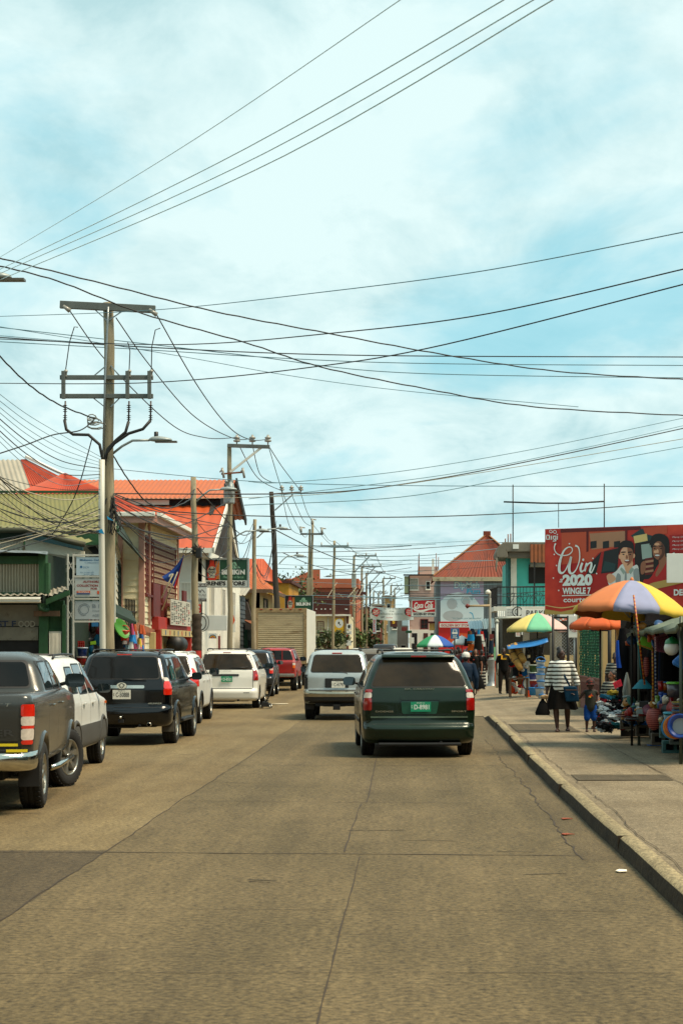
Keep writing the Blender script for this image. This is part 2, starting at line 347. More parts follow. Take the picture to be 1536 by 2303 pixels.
for k,(x,y)in enumerate(((1.62,19.2),(1.5,17.6))):
 mb=MB();mb.poly(Pl((x,y,.006),(1,.2*k,0),(-.2*k,1,0)),[(0,0),(.05,.03),(.11,.02),(.07,.1),(.02,.12),(-.02,.05)],.004,0,.006)
 tag(mb.build('fallen_leaf',M('dry_leaf','#8a3d1c',.8)),['dry reddish leaf on the gutter nearer the minivan','dry reddish leaf on the gutter farther from the minivan'][k],'leaf','dry leaves in the gutter')
mo=[M('off_wall%d'%i,c,.85,var=.2,scale=.5)for i,c in enumerate(('#6f6350','#7d5a40','#5a6058','#8a7a58','#4f4438'))]
for i,(x0,x1,y0,y1,h,lab)in enumerate(((-30,-10.5,-26,30,7,'unseen long low building added beside the near pavement, left of the view'),(8.6,24,-22,6,6.2,'unseen low building added on the near right, outside the view'),(8.6,20,8,22,5,'unseen single storey block added on the right just before the market'),(11.5,26,24,58,4.4,'low building behind the market stall beyond the right edge'),(-34,-3,-75,-50,9,'unseen tall building added to close the street behind the viewer on the left'),(-2,34,-70,-46,8,'unseen wide building added to close the street behind the viewer on the right'))):  # unseen buildings added to darken car reflections; the one behind the stall fills space
 t=thing('street_building',lab,'building',((x0+x1)/2,(y0+y1)/2,0));mb=MB();mb.box(x0,x1,y0,y1,0,h);mb.build('wall',mo[i%5],t,world=True);mb=MB();mb.box(x0-.3,x1+.3,y0-.3,y1+.3,h,h+.3);mb.build('roof',mo[4],t,world=True)
 for k in range(5):
  y=y0+(y1-y0)*(k+.3)/5;x=x0+(x1-x0)*(k+.3)/5;mb=MB()
  if i==0:mb.box(x1,x1+.04,y,y+1.4,1,2.6)
  elif i<4:mb.box(x0-.04,x0,y,y+1.4,1,2.6)
  else:mb.box(x,x+1.6,y1,y1+.04,4,5.8)
  mb.build('window',M('off_window','#15130f',.3),t,world=True)
  # ================================================================ cars
def paint(name,col,metal=.25,rough=.28,dirt=.25):
 return M(name,col,rough,metal=metal,var=dirt,scale=1.6,coat=.25,spec=.45,stain=None)
m_glass=M('tinted_glass','#120f0b',.06,var=.3,scale=.8,spec=.3)
m_glassb=M('brown_tinted_glass','#2f2517',.07,var=.6,scale=1.2,spec=.3)
m_glassl=M('side_glass','#1c2629',.03,var=.3,scale=1.,spec=1.)
m_black=M('black_plastic','#121110',.5,var=.2,scale=6)
m_rub=M('tyre_rubber','#15130f',.85,var=.35,scale=9,bump=.4,stain='#3a3225',stain_amt=.6)
m_rim=M('alloy','#a8a59a',.3,metal=.85,var=.15,scale=8)
m_rimd=M('alloy_gap','#14120f',.7)
m_chrome=M('chrome','#c9c6ba',.14,metal=1.,var=.15,scale=5)
m_red=M('red_lens','#8e0f08',.12,var=.2,scale=14,spec=.8,coat=.6)
m_redb=M('red_lens_bright','#c8200c',.12,var=.15,scale=14,spec=.8,coat=.6)
m_clear=M('clear_lens','#c9beb0',.12,var=.2,scale=20,spec=.8,coat=.6)
m_amb=M('amber_lens','#d8641a',.15,var=.1)
m_under=M('underbody','#0d0c0a',.9,var=.3)
m_refl=M('yellow_tape','#e2c81c',.4,var=.06)
m_platew=M('plate_white','#dcd9cc',.4,var=.05);m_plateg=M('plate_green','#0f8a63',.4,var=.05);m_ink=M('plate_ink','#1b1a22',.5,var=0);m_inkw=M('plate_letter','#dfe6dc',.5,var=0)
m_gasket=M('gasket','#0b0a09',.6,var=.1)
def interp(keys,z):
 if z<=keys[0][0]:return keys[0][1:]
 for a,b in zip(keys,keys[1:]):
  if z<=b[0]:
   t=(z-a[0])/(b[0]-a[0]);return tuple(p+(q-p)*t for p,q in zip(a[1:],b[1:]))
 return keys[-1][1:]
class Shell:
 """A body made of level outlines. Each key is (z, rear y, front y, half width, corner radius, rear bow)."""
 def __init__(s,keys,sm=.03,taper=.035):
  s.keys=keys;s.sm=sm;s.tp=taper;s.z0,s.z1=keys[0][0],keys[-1][0]
 def par(s,z):
  acc=[0]*5;W=0
  for k in(-2,-1,0,1,2):
   w_=math.exp(-k*k/2.5);zz=min(s.z1,max(s.z0,z+k*s.sm*.6));v=interp(s.keys,zz)
   acc=[a+w_*b for a,b in zip(acc,v)];W+=w_
  return[a/W for a in acc]
 def path(s,z,nr=7,nc=7,ns=22):
  y0,y1,w,R,bow=s.par(z);pts=[]
  xr=w-R
  for i in range(nr):x=xr*i/nr;pts.append((x,y0+bow*(x/w)**2))
  yb=y0+bow*(xr/w)**2
  for i in range(nc):a=math.pi/2*i/nc;pts.append((xr+R*math.sin(a),yb+R-R*math.cos(a)))
  Rf=min(.28,w*.45);yf=y1-Rf
  for i in range(ns):t=i/ns;pts.append((w,yb+R+(yf-yb-R)*t))
  for i in range(nc):a=math.pi/2*i/nc;pts.append((w-Rf+Rf*math.cos(a),yf+Rf*math.sin(a)))
  for i in range(nr+1):pts.append(((w-Rf)*(1-i/nr),y1+.06*(1-(1-i/nr)**2)))
  ym=(y0+y1)/2;hl=(y1-y0)/2
  return[(x*(1-s.tp*abs((y-ym)/hl)**3),y)for x,y in pts]
 def mesh(s,mb,dz=.03,mi=0):
  n=max(4,int((s.z1-s.z0)/dz));rows=[]
  for i in range(n+1):
   z=s.z0+(s.z1-s.z0)*i/n;p=s.path(z);full=[(x,y)for x,y in p]+[(-x,y)for x,y in p[-2:0:-1]]
   rows.append([V((x,y,z))for x,y in full])
  k=len(rows[0]);mb.grid(rows,mi,True,True)
  top=rows[-1];b=len(mb.v);h=(len(top))//2
  for side in(0,-1):
   r=rows[side];base=len(mb.v);mb.v+=r;m2=len(r)
   for i in range(m2//2-1):
    q=(base+i,base+i+1,base+(m2-i-1)%m2,base+(m2-i)%m2)if i else None
    if i==0:mb.f.append((base,base+1,base+m2-1));mb.m.append(mi);mb.sm.append(True)
    else:mb.f.append(q);mb.m.append(mi);mb.sm.append(True)
   i=m2//2-1;mb.f.append((base+i,base+i+1,base+i+2 if i+2 <m2 else base));mb.m.append(mi);mb.sm.append(True)
 def at(s,z,key):
  p=s.path(z,10,12,60);sg=1;k,v=key
  if k=='x' and v<0:sg=-1;v=-v
  if k=='Y':k='y';sg=-1
  acc=0
  for(xa,ya),(xb,yb)in zip(p,p[1:]):
   l=math.hypot(xb-xa,yb-ya)
   if k=='x' and xb>=v:return sg*(acc+l*(v-xa)/max(1e-9,xb-xa))
   if k=='y' and yb>=v and xb>.3:return sg*(acc+l*max(0,(v-ya))/max(1e-9,yb-ya))
   if k=='x' and xb<xa:return sg*acc
   acc+=l
  return sg*acc
 def pos(s,z,a,d=0,p=None):
  sg=-1 if a<0 else 1;a=abs(a);p=p or s.path(z,10,12,60);acc=0
  for(xa,ya),(xb,yb)in zip(p,p[1:]):
   l=math.hypot(xb-xa,yb-ya)
   if acc+l>=a and l>0:
    t=(a-acc)/l;nx,ny=(yb-ya)/l,-(xb-xa)/l;return V((sg*(xa+(xb-xa)*t+nx*d),ya+(yb-ya)*t+ny*d,z))
   acc+=l
  return V((sg*p[-1][0],p[-1][1]+d,z))
 def patch(s,mb,z0,z1,ka,kb,r=.03,d=.006,mi=0,nz=12,nc=14,skirt=.02,ka1=None,kb1=None,rt=None):
  """a panel lying on the skin between two edges; ka and kb hold at z0, ka1 and kb1 at z1"""
  ka1=ka1 or ka;kb1=kb1 or kb;rt=r if rt is None else rt
  zs=[];
  for i in range(nz+1):zs.append(z0+(z1-z0)*i/nz)
  for rr,zz,sg in((r,z0,1),(rt,z1,-1)):
   if rr>0:zs+=[zz+sg*rr*q for q in(.08,.3,.6)]
  zs=sorted(set(round(z,5)for z in zs));rows=[]
  for z in zs:
   t=(z-z0)/(z1-z0);fa=lambda a,b:(a[0],a[1]+(b[1]-a[1])*t)
   p=s.path(z,10,12,60);a=s.at(z,fa(ka,ka1));b=s.at(z,fa(kb,kb1));ins=0
   if r>0 and z-z0<r:ins=r-math.sqrt(max(0,r*r-(r-(z-z0))**2))
   if rt>0 and z1-z<rt:ins=max(ins,rt-math.sqrt(max(0,rt*rt-(rt-(z1-z))**2)))
   sg=1 if b>a else-1;a+=sg*ins;b-=sg*ins
   rows.append([s.pos(z,a+(b-a)*j/nc,d,p)for j in range(nc+1)])
  mb.grid(rows,mi,True)
  if skirt:
   ring=rows[0]+[r_[-1]for r_ in rows[1:]]+rows[-1][::-1][1:]+[r_[0]for r_ in rows[1:-1]][::-1]
   cen=sum((p for p in ring),V())/len(ring);ins=[]
   for p in ring:
    c=V((0,(s.par(p.z)[0]+s.par(p.z)[1])/2,p.z));dd=V((p.x,0,0))if abs(p.x)>s.par(p.z)[2]*.9 else V((0,p.y-c.y,0));ins.append(p-dd.normalized()*(skirt+d))
   mb.grid([ring+[ring[0]],ins+[ins[0]]],mi,False)
def wheel(parent,x,y,r,w_,side,rim=m_rim,spokes=5,steer=0,style='alloy'):
 """side = +1 when the outer face looks right"""
 e=thing('wheel',None,None,(x,y,r));e.parent=parent;e.rotation_euler=(0,0,steer);del_keys(e)
 rr=r*.62;ww=w_/2;t=MB()
 prof=[(rr*.98,-ww*.8),(rr*1.04,-ww*.95),(r*.9,-ww),(r*.97,-ww*.86),(r,-ww*.6),(r*1.0,-.3*ww),(r*.985,-.28*ww),(r*.985,-.2*ww),(r,-.18*ww),(r,.18*ww),(r*.985,.2*ww),(r*.985,.28*ww),(r,.3*ww),(r,ww*.6),(r*.97,ww*.86),(r*.9,ww),(rr*1.04,ww*.95),(rr*.98,ww*.8)]
 t.lathe(prof,ax=(1,0,0),n=36);n=36
 for i in range(n):
  a=2*math.pi*i/n
  for k in(-.62,.62):
   c=V((k*ww,math.cos(a)*r*.997,math.sin(a)*r*.997));mx=Matrix.Translation(c)@Matrix.Rotation(a,4,'X');t.box(-.2*ww,.2*ww,-.007,.007,-.018,.018,0,mx)
 t.build('tyre',m_rub,e)
 b=MB();o=side*ww
 b.lathe([(rr*1.0,o*.9),(rr*.96,o*.95),(rr*.92,o*.8),(rr*.9,o*.1)],ax=(1,0,0),n=28);b.lathe([(rr*.9,o*.1),(.001,o*.1)],ax=(1,0,0),n=20,mi=1)
 b.lathe([(rr*.24,o*.35),(rr*.22,o*.8),(rr*.12,o*.86),(.001,o*.87)],ax=(1,0,0),n=14)
 for i in range(spokes):
  a=2*math.pi*i/spokes+.3;ca,sa=math.cos(a),math.sin(a);pts=[]
  for q,wd in((.15,.17),(.55,.12),(.93,.2)):
   for sg in(-1,1):pts.append((q*rr,sg*wd*rr))
  def pp(q,t_,h):return V((h,ca*q-sa*t_,sa*q+ca*t_))
  rows=[[pp(.12*rr,-.13*rr,o*.3),pp(.12*rr,-.12*rr,o*.8),pp(.12*rr,.12*rr,o*.8),pp(.12*rr,.13*rr,o*.3)],
[pp(.55*rr,-.13*rr,o*.3),pp(.55*rr,-.10*rr,o*.74),pp(.55*rr,.10*rr,o*.74),pp(.55*rr,.13*rr,o*.3)],
[pp(.95*rr,-.2*rr,o*.3),pp(.95*rr,-.17*rr,o*.84),pp(.95*rr,.17*rr,o*.84),pp(.95*rr,.2*rr,o*.3)]]
  b.grid(rows,0,False)
 b.build('rim',[rim,m_rimd],e)
 return e
def del_keys(o):
 for k in('label','category','group'):
  if k in o:del o[k]
def body_mesh(name,shells,mats,parent,wheels,wr,cut_w=.34,extra=None):
 """shells joined into one body with wheel arches cut out"""
 mb=MB()
 for sh in shells:sh.mesh(mb)
 ob=mb.build(name,mats,parent)
 bm=bmesh.new();bm.from_mesh(ob.data);bmesh.ops.remove_doubles(bm,verts=bm.verts,dist=1e-5);bmesh.ops.recalc_face_normals(bm,faces=bm.faces);bm.to_mesh(ob.data);bm.free()
 ct=MB()
 for y,r in wheels:
  for sg in(-1,1):ct.lathe([(.001,0),(wr[0]+r*0,0),(wr[0],cut_w+.4),(.001,cut_w+.4)],c=(sg*(wr[1]-cut_w),y,wr[2]),ax=(sg,0,0),n=32)
 c=ct.build('cut',mats,None,base=(0,0,0));bm=bmesh.new();bm.from_mesh(c.data);bmesh.ops.remove_doubles(bm,verts=bm.verts,dist=1e-5);bmesh.ops.recalc_face_normals(bm,faces=bm.faces)
 for f in bm.faces:f.material_index=1;f.smooth=False
 bm.to_mesh(c.data);bm.free()
 md=ob.modifiers.new('b','BOOLEAN');md.operation='DIFFERENCE';md.solver='EXACT';md.object=c;md.use_self=len(shells)>1;md.use_hole_tolerant=False
 pl=ob.parent;ob.parent=None;bpy.context.view_layer.update();applied(ob);ob.parent=pl
 bpy.data.objects.remove(c);return ob
def plate(parent,x,y,z,txt,green,w_=.32,h=.16,mats=None,pitch=0):
 pl=Pl((x,y,z),(1,0,0),(0,math.sin(pitch),math.cos(pitch)));mb=MB()
 mb.pbox(pl,-w_/2,w_/2,-h/2,h/2,0,.008,0);mb.text(pl,txt,.015,-.005,w_*.74,h*.5,.010,1,.012)
 mb.text(pl,'BELIZE CA',0,h*.39,w_*.4,h*.11,.010,1,.0);mb.text(pl,'BZ',-w_*.43,0,w_*.06,h*.3,.010,1,0)
 return mb.build('number_plate',[m_plateg if green else m_platew,m_inkw if green else m_ink],parent,recalc=False)
def mirror(parent,x,y,z,side,col,s=1.):
 mb=MB();sh=[]
 for i in range(9):
  t=i/8;rr=math.sin(math.pi*min(1,.18+t*.82)*.5);dep=-.02+.13*(1-t)
  k=math.sqrt(max(0,1-((1-t))**2.4));ring=[]
  for j in range(16):
   a=2*math.pi*j/16;ca,sa=math.cos(a),math.sin(a);sx=abs(ca)**.6*(1 if ca>0 else-1);sy=abs(sa)**.6*(1 if sa>0 else-1)
   ring.append(V((x+side*.12*s+sx*.115*s*max(.15,k),y+dep*s,z+sy*.082*s*max(.15,k))))
  sh.append(ring)
 mb.grid(sh,0,True,True);n=len(mb.v);mb.add(sh[0],[tuple(range(16))],0);
 mb.add([p+V((0,-.002,0))for p in sh[-1]],[tuple(range(16))],1)
 mb.tube([(x-side*.06,y+.05,z-.05*s),(x+side*.06*s,y+.05,z-.02*s)],.025*s,6)
 ob=mb.build('wing_mirror',[col,m_glassl],parent,recalc=False)
 return ob
def rack(parent,y0,y1,x,z,cross=(.3,.7),mat=None,h=.045):
 mat=mat or m_black;mb=MB()
 for sg in(-1,1):mb.tube([(sg*x,y0,z),(sg*x,y0+.12,z+h),(sg*x,(y0+y1)/2,z+h*1.25),(sg*x,y1-.15,z+h),(sg*x,y1,z)],.019,6)
 for t in cross:y=y0+(y1-y0)*t;mb.tube([(-x,y,z+h),(0,y,z+h*1.15),(x,y,z+h)],.016,6)
 return mb.build('roof_rack',mat,parent)
def window(parent,sh,name,*a,mat=None,frame=True,**k):
 fr=None
 if frame:
  mb=MB();z0,z1,ka,kb=a;g=.022;s1=1 if(kb[1]>ka[1])else-1
  kk=dict(k);kk['d']=k.get('d',.006)-.003;ka1=k.get('ka1',ka);kb1=k.get('kb1',kb);kk['ka1']=(ka1[0],ka1[1]-g*s1);kk['kb1']=(kb1[0],kb1[1]+g*s1)
  if ka[0]=='Y':pass
  sh.patch(mb,z0-g,z1+g,(ka[0],ka[1]-g*s1),(kb[0],kb[1]+g*s1),mi=0,**kk);fr=mb.build(name,m_gasket,parent,recalc=False)
 mb=MB();sh.patch(mb,*a,skirt=.0,**{q:v for q,v in k.items()if q!='skirt'});ob=mb.build('pane' if fr else name,mat or m_glass,fr or parent,recalc=False);return ob
def panel(parent,sh,name,mat,*a,**k):
 mb=MB();sh.patch(mb,*a,**k);return mb.build(name,mat,parent,recalc=False)
def lamp(parent,sh,side,segs,name='tail_light'):
 """segs: list of (z0, z1, ka, kb, material)"""
 mb=MB();mats=[]
 for z0,z1,ka,kb,m_ in segs:
  if m_ not in mats:mats.append(m_)
  a=(ka[0],ka[1]*side)if ka[0]=='x' else('y' if side>0 else 'Y',ka[1]);b=(kb[0],kb[1]*side)if kb[0]=='x' else('y' if side>0 else 'Y',kb[1])
  sh.patch(mb,z0,z1,a,b,r=.025,d=.014,mi=mats.index(m_),nz=6,nc=10,skirt=.015)
 return mb.build(name,mats,parent,recalc=False)
def side_window(parent,sh,z0,z1,ya,yb,ya1,yb1,sides=(1,-1),mat=None,r=.05):
 for s_ in sides:k='y' if s_>0 else 'Y';window(parent,sh,'window',z0,z1,(k,ya),(k,yb),ka1=(k,ya1),kb1=(k,yb1),r=r,mat=mat or m_glassl,nz=8,nc=8)
def seams(parent,sh,zs,ys,horiz=(),mat=None,w_=.007,name='panel_gap'):
 """thin dark shut lines on the skin"""
 for z0,z1,key in ys:
  for k in(key if isinstance(key,list)else[key]):mb=MB();sh.patch(mb,z0,z1,(k[0],k[1]-w_/2),(k[0],k[1]+w_/2),r=0,d=.003,nz=14,nc=1,skirt=0);mb.build(name,mat or m_gasket,parent,recalc=False)
 for z,ka,kb in horiz:mb=MB();sh.patch(mb,z-w_/2,z+w_/2,ka,kb,r=0,d=.003,nz=1,nc=30,skirt=0);mb.build(name,mat or m_gasket,parent,recalc=False)
def handles(parent,sh,pts,mat,sides=(1,-1)):
 for y,z in pts:
  for s_ in sides:
   mb=MB();p=sh.pos(z,sh.at(z,('y',y)));x=s_*(abs(p.x)+.012);mb.box(min(x,x+s_*.025),max(x,x+s_*.025),y,y+.16,z-.014,z+.016);mb.build('door_handle',mat,parent,bevel=.008)
def under(parent,L_,w_,z=.24):
 mb=MB();mb.box(-w_*.8,w_*.8,.35,L_-.3,z,z+.14);mb.tube([(-w_*.85,.98,z+.09),(w_*.85,.98,z+.09)],.05,8);mb.ball((0,.98,z+.09),.12,10)
 mb.tube([(w_*.45,.9,z+.03),(w_*.45,.06,z+.04)],.03,8);mb.box(-w_*.5,w_*.3,.15,.6,z-.01,z+.12)
 return mb.build('chassis',m_under,parent)
def mudflaps(parent,y,xs,z0,z1,mat=None):
 for x in xs:
  mb=MB();mb.box(x-.12,x+.12,y-.015,y,z0,z1);mb.build('mudflap',mat or m_black,parent,bevel=.004)
def flares(parent,sh,ys,r,rad,mat,w0=.05,sides=(1,-1),a0=-.15):
 for y in ys:
  for s_ in sides:
   mb=MB();rows=[]
   for i in range(19):
    a=a0+(math.pi-2*a0)*i/18;row=[]
    for rr,dd in((rad-.01,-.05),(rad-.004,.02),(rad+w0*.6,.022),(rad+w0,-.004)):
     yy=y+rr*math.cos(a);zz=max(sh.z0+.01,r+rr*math.sin(a));w_=sh.pos(zz,sh.at(zz,('y',yy))).x
     row.append(V((s_*(abs(w_)+dd),yy,zz)))
    rows.append(row)
   mb.grid(rows,0,True);mb.build('wheel_arch',mat,parent,recalc=False)
def four_wheels(parent,y0,y1,w_,r,tw=.23,rim=None,spokes=5,steer=0):
 for y,st in((y0,0),(y1,steer)):
  for s_ in(-1,1):wheel(parent,s_*(w_-tw/2-.02),y,r,tw,s_,rim or m_rim,spokes,st)
def green_van():
 t=thing('parked_car',None,None,(X_(944,29.9+.0)+.0,29.9,0),math.radians(3.6));t.name='minivan'
 tag(t,'dark green minivan with a green number plate driving ahead in the middle of the lane','minivan')
 pm=paint('van_green','#172819',.35,.24,.3)
 sh=Shell([(.24,.16,4.75,.90,.22,.10),(.30,.03,4.95,.96,.24,.10),(.50,.0,4.98,.975,.24,.10),(.545,.02,4.98,.975,.24,.10),(.57,.10,4.98,.975,.2,.10),(.72,.115,4.98,.985,.16,.09),(.95,.12,4.9,.985,.15,.08),
(1.14,.16,4.2,.965,.15,.08),(1.2,.19,3.95,.935,.17,.08),(1.45,.32,3.45,.84,.18,.09),(1.62,.42,3.1,.755,.19,.10),(1.70,.47,2.9,.69,.20,.12),(1.755,.62,2.7,.60,.22,.12),(1.785,.9,2.4,.42,.22,.1)])
 body=body_mesh('body',[sh],[pm,m_under],t,((1.0,0),(4.03,0)),(.385,.975,.335))
 rear=window(t,sh,'rear_window',1.205,1.655,('x',-.80),('x',.80),ka1=('x',-.62),kb1=('x',.62),r=.05,mat=m_glassb,nz=14,nc=18)
 sp=MB()
 rows=[]
 for x in[-.62+1.24*i/16 for i in range(17)]:
  yb=.46+.1*(x/.7)**2;rows.append([V((x,yb+.2,1.755)),V((x,yb-.02,1.742)),V((x,yb-.1,1.70)),V((x,yb-.085,1.682)),V((x,yb+.1,1.69))])
 sp.grid(rows);s_=sp.build('spoiler',pm,t);
 b=MB();b.box(-.13,.13,.358,.375,1.695,1.722);b.build('brake_light',m_red,s_,bevel=.006)
 for sd in(1,-1):
  lamp(t,sh,sd,[(.80,1.01,('x',.80),('y',.25),m_red),(1.01,1.10,('x',.80),('y',.26),m_clear),(1.10,1.155,('x',.79),('y',.27),m_red)])
 seams(t,sh,0,[(.74,1.2,[('x',.79),('x',-.79)])],[(.735,('x',-.79),('x',.79)),(.57,('x',-.9),('x',.9))])
 panel(t,sh,'tailgate_ledge',pm,.975,1.06,('x',-.32),('x',.36),r=.035,d=.02,skirt=.03)
 panel(t,sh,'plate_recess',M('van_green_light','#1e4f3c',.35,metal=.3,coat=.4),.74,.955,('x',-.29),('x',.29),r=.03,d=.004,ka1=('x',-.31),kb1=('x',.33))
 panel(t,sh,'chrome_strip',M('dull_trim','#6e7a66',.3,metal=.8),.672,.70,('x',-.82),('x',.82),r=.008,d=.012,nc=24)
 plate(t,.02,.085,.862,'D-8981',True,.34,.165)
 mb=MB();pl=Pl((0,.09,0));mb.text(pl,'GR. CARAVAN',-.0,1.163,.5,.024,.0-.03,0,.02,.2);mb.build('badge',m_chrome,t,recalc=False)
 mb=MB();mb.text(pl,'DODGE',-.59,.783,.3,.028,.0,0,.02);mb.build('badge',m_chrome,t,recalc=False);mb=MB();mb.text(pl,'SPORT',.67,.783,.26,.026,.0-.01,0,.02);mb.build('badge',m_chrome,t,recalc=False)
 mb=MB();mb.box(-.95,.95,-.0,.02,.2,.24);
 rack(t,.62,2.6,.60,1.765,(.12,.6))
 side_window(t,sh,1.2,1.6,.50,1.75,.66,1.72);side_window(t,sh,1.2,1.62,1.86,2.7,1.84,2.62);side_window(t,sh,1.2,1.62,2.8,3.7,2.72,3.2)
 seams(t,sh,0,[(.45,1.62,[('y',1.82),('y',2.76),('Y',1.82),('Y',2.76)]),(.4,1.1,[('y',3.75),('Y',3.75)])]);handles(t,sh,((1.95,1.03),(2.9,1.03)),pm)
 panel(t,sh,'side_trim',m_black,.55,.61,('Y',1.5),('Y',3.6),r=.01,d=.014,nc=30)
 mirror(t,-.97,3.52,1.23,-1,m_black,1.0);mirror(t,.97,3.52,1.23,1,m_black,1.0)
 four_wheels(t,1.0,4.03,.975,.33,.22);under(t,4.9,.8,.22)
 b=MB();b.box(-.7,.7,.02,.4,.205,.26);b.build('bumper_valance',m_black,t,bevel=.02)
 b=MB();b.ball((0,3.0,1.32),.12,12,sc=(.85,.95,1.15));b.ball((0,3.0,1.0),.26,12,sc=(.9,.5,1));b.v=[p+V((.38,0,0))for p in b.v]
 return t
def silver_suv():
 t=thing('off_roader','silver four wheel drive with black tail lights driving left of the green minivan','off-roader',(X_(757,45.2),45.2,0),math.radians(.5))
 pm=paint('silver_paint','#b4bab8',.5,.28,.15)
 sh=Shell([(.42,.14,4.4,.80,.18,.08),(.48,.02,4.5,.84,.2,.1),(.70,.0,4.5,.85,.2,.1),(.735,.03,4.5,.85,.2,.08),(.76,.12,4.5,.85,.12,.06),(1.1,.13,4.45,.86,.12,.06),(1.2,.15,3.6,.84,.13,.06),(1.25,.17,3.3,.82,.14,.06),
(1.5,.29,2.95,.755,.15,.07),(1.68,.39,2.7,.70,.16,.08),(1.75,.47,2.6,.64,.2,.08),(1.79,.7,2.4,.45,.2,.08)])
 body_mesh('body',[sh],[pm,m_under],t,((1.05,0),(3.73,0)),(.44,.85,.42))
 window(t,sh,'rear_window',1.235,1.655,('x',-.66),('x',.66),ka1=('x',-.57),kb1=('x',.57),r=.07,mat=m_glassb,nz=14,nc=16)
 b=MB();b.box(-.13,.13,.40,.42,1.70,1.725);b.build('brake_light',m_redb,t,bevel=.006)
 for sd in(1,-1):lamp(t,sh,sd,[(.80,1.17,('x',.765),('y',.26),m_black),(1.0,1.1,('x',.772),('y',.252),m_glass)])
 panel(t,sh,'plate_surround',m_black,.83,1.07,('x',-.30),('x',.30),r=.02,d=.015)
 plate(t,.04,.105,.915,'C-41793',False,.34,.17)
 mb=MB();mb.text(Pl((0,.105,0)),'4RUNNER',.02,1.035,.26,.026,.0,0,.02);mb.build('badge',m_chrome,t,recalc=False)
 panel(t,sh,'bumper',M('bumper_chrome','#a59e8c',.25,metal=.9),.60,.755,('x',-.83),('x',.83),r=.02,d=.03,nc=24)
 panel(t,sh,'bumper_lower',m_black,.43,.60,('x',-.83),('x',.83),r=.02,d=.02,nc=24)
 panel(t,sh,'bumper_lip',m_black,.765,.785,('x',-.72),('x',.72),r=.004,d=.018,nc=24)
 seams(t,sh,0,[(.77,1.62,[('x',.745),('x',-.745)])])
 mb=MB();mb.tube([(-.1,.16,1.225),(.12,.155,1.235),(.25,.16,1.2),(.28,.16,1.16)],.011,5);mb.build('wiper',m_black,t)
 mb=MB();mb.box(-.55,.55,.1,.18,.36,.44);mb.box(-.09,.09,-.02,.14,.27,.40);mb.build('tow_hitch',m_under,t,bevel=.01)
 rack(t,.75,2.3,.58,1.755,(.05,.5,.9))
 side_window(t,sh,1.25,1.64,.42,1.35,.55,1.33);side_window(t,sh,1.25,1.66,1.48,2.2,1.45,2.15);side_window(t,sh,1.25,1.66,2.32,3.1,2.28,2.75)
 mirror(t,.84,2.95,1.27,1,m_black,1.);mirror(t,-.84,2.95,1.27,-1,pm,1.)
 flares(t,sh,(1.05,3.73),.40,.45,pm);four_wheels(t,1.05,3.73,.86,.385,.25);under(t,4.4,.7,.36)
 mudflaps(t,.62,(-.72,.72),.26,.48)
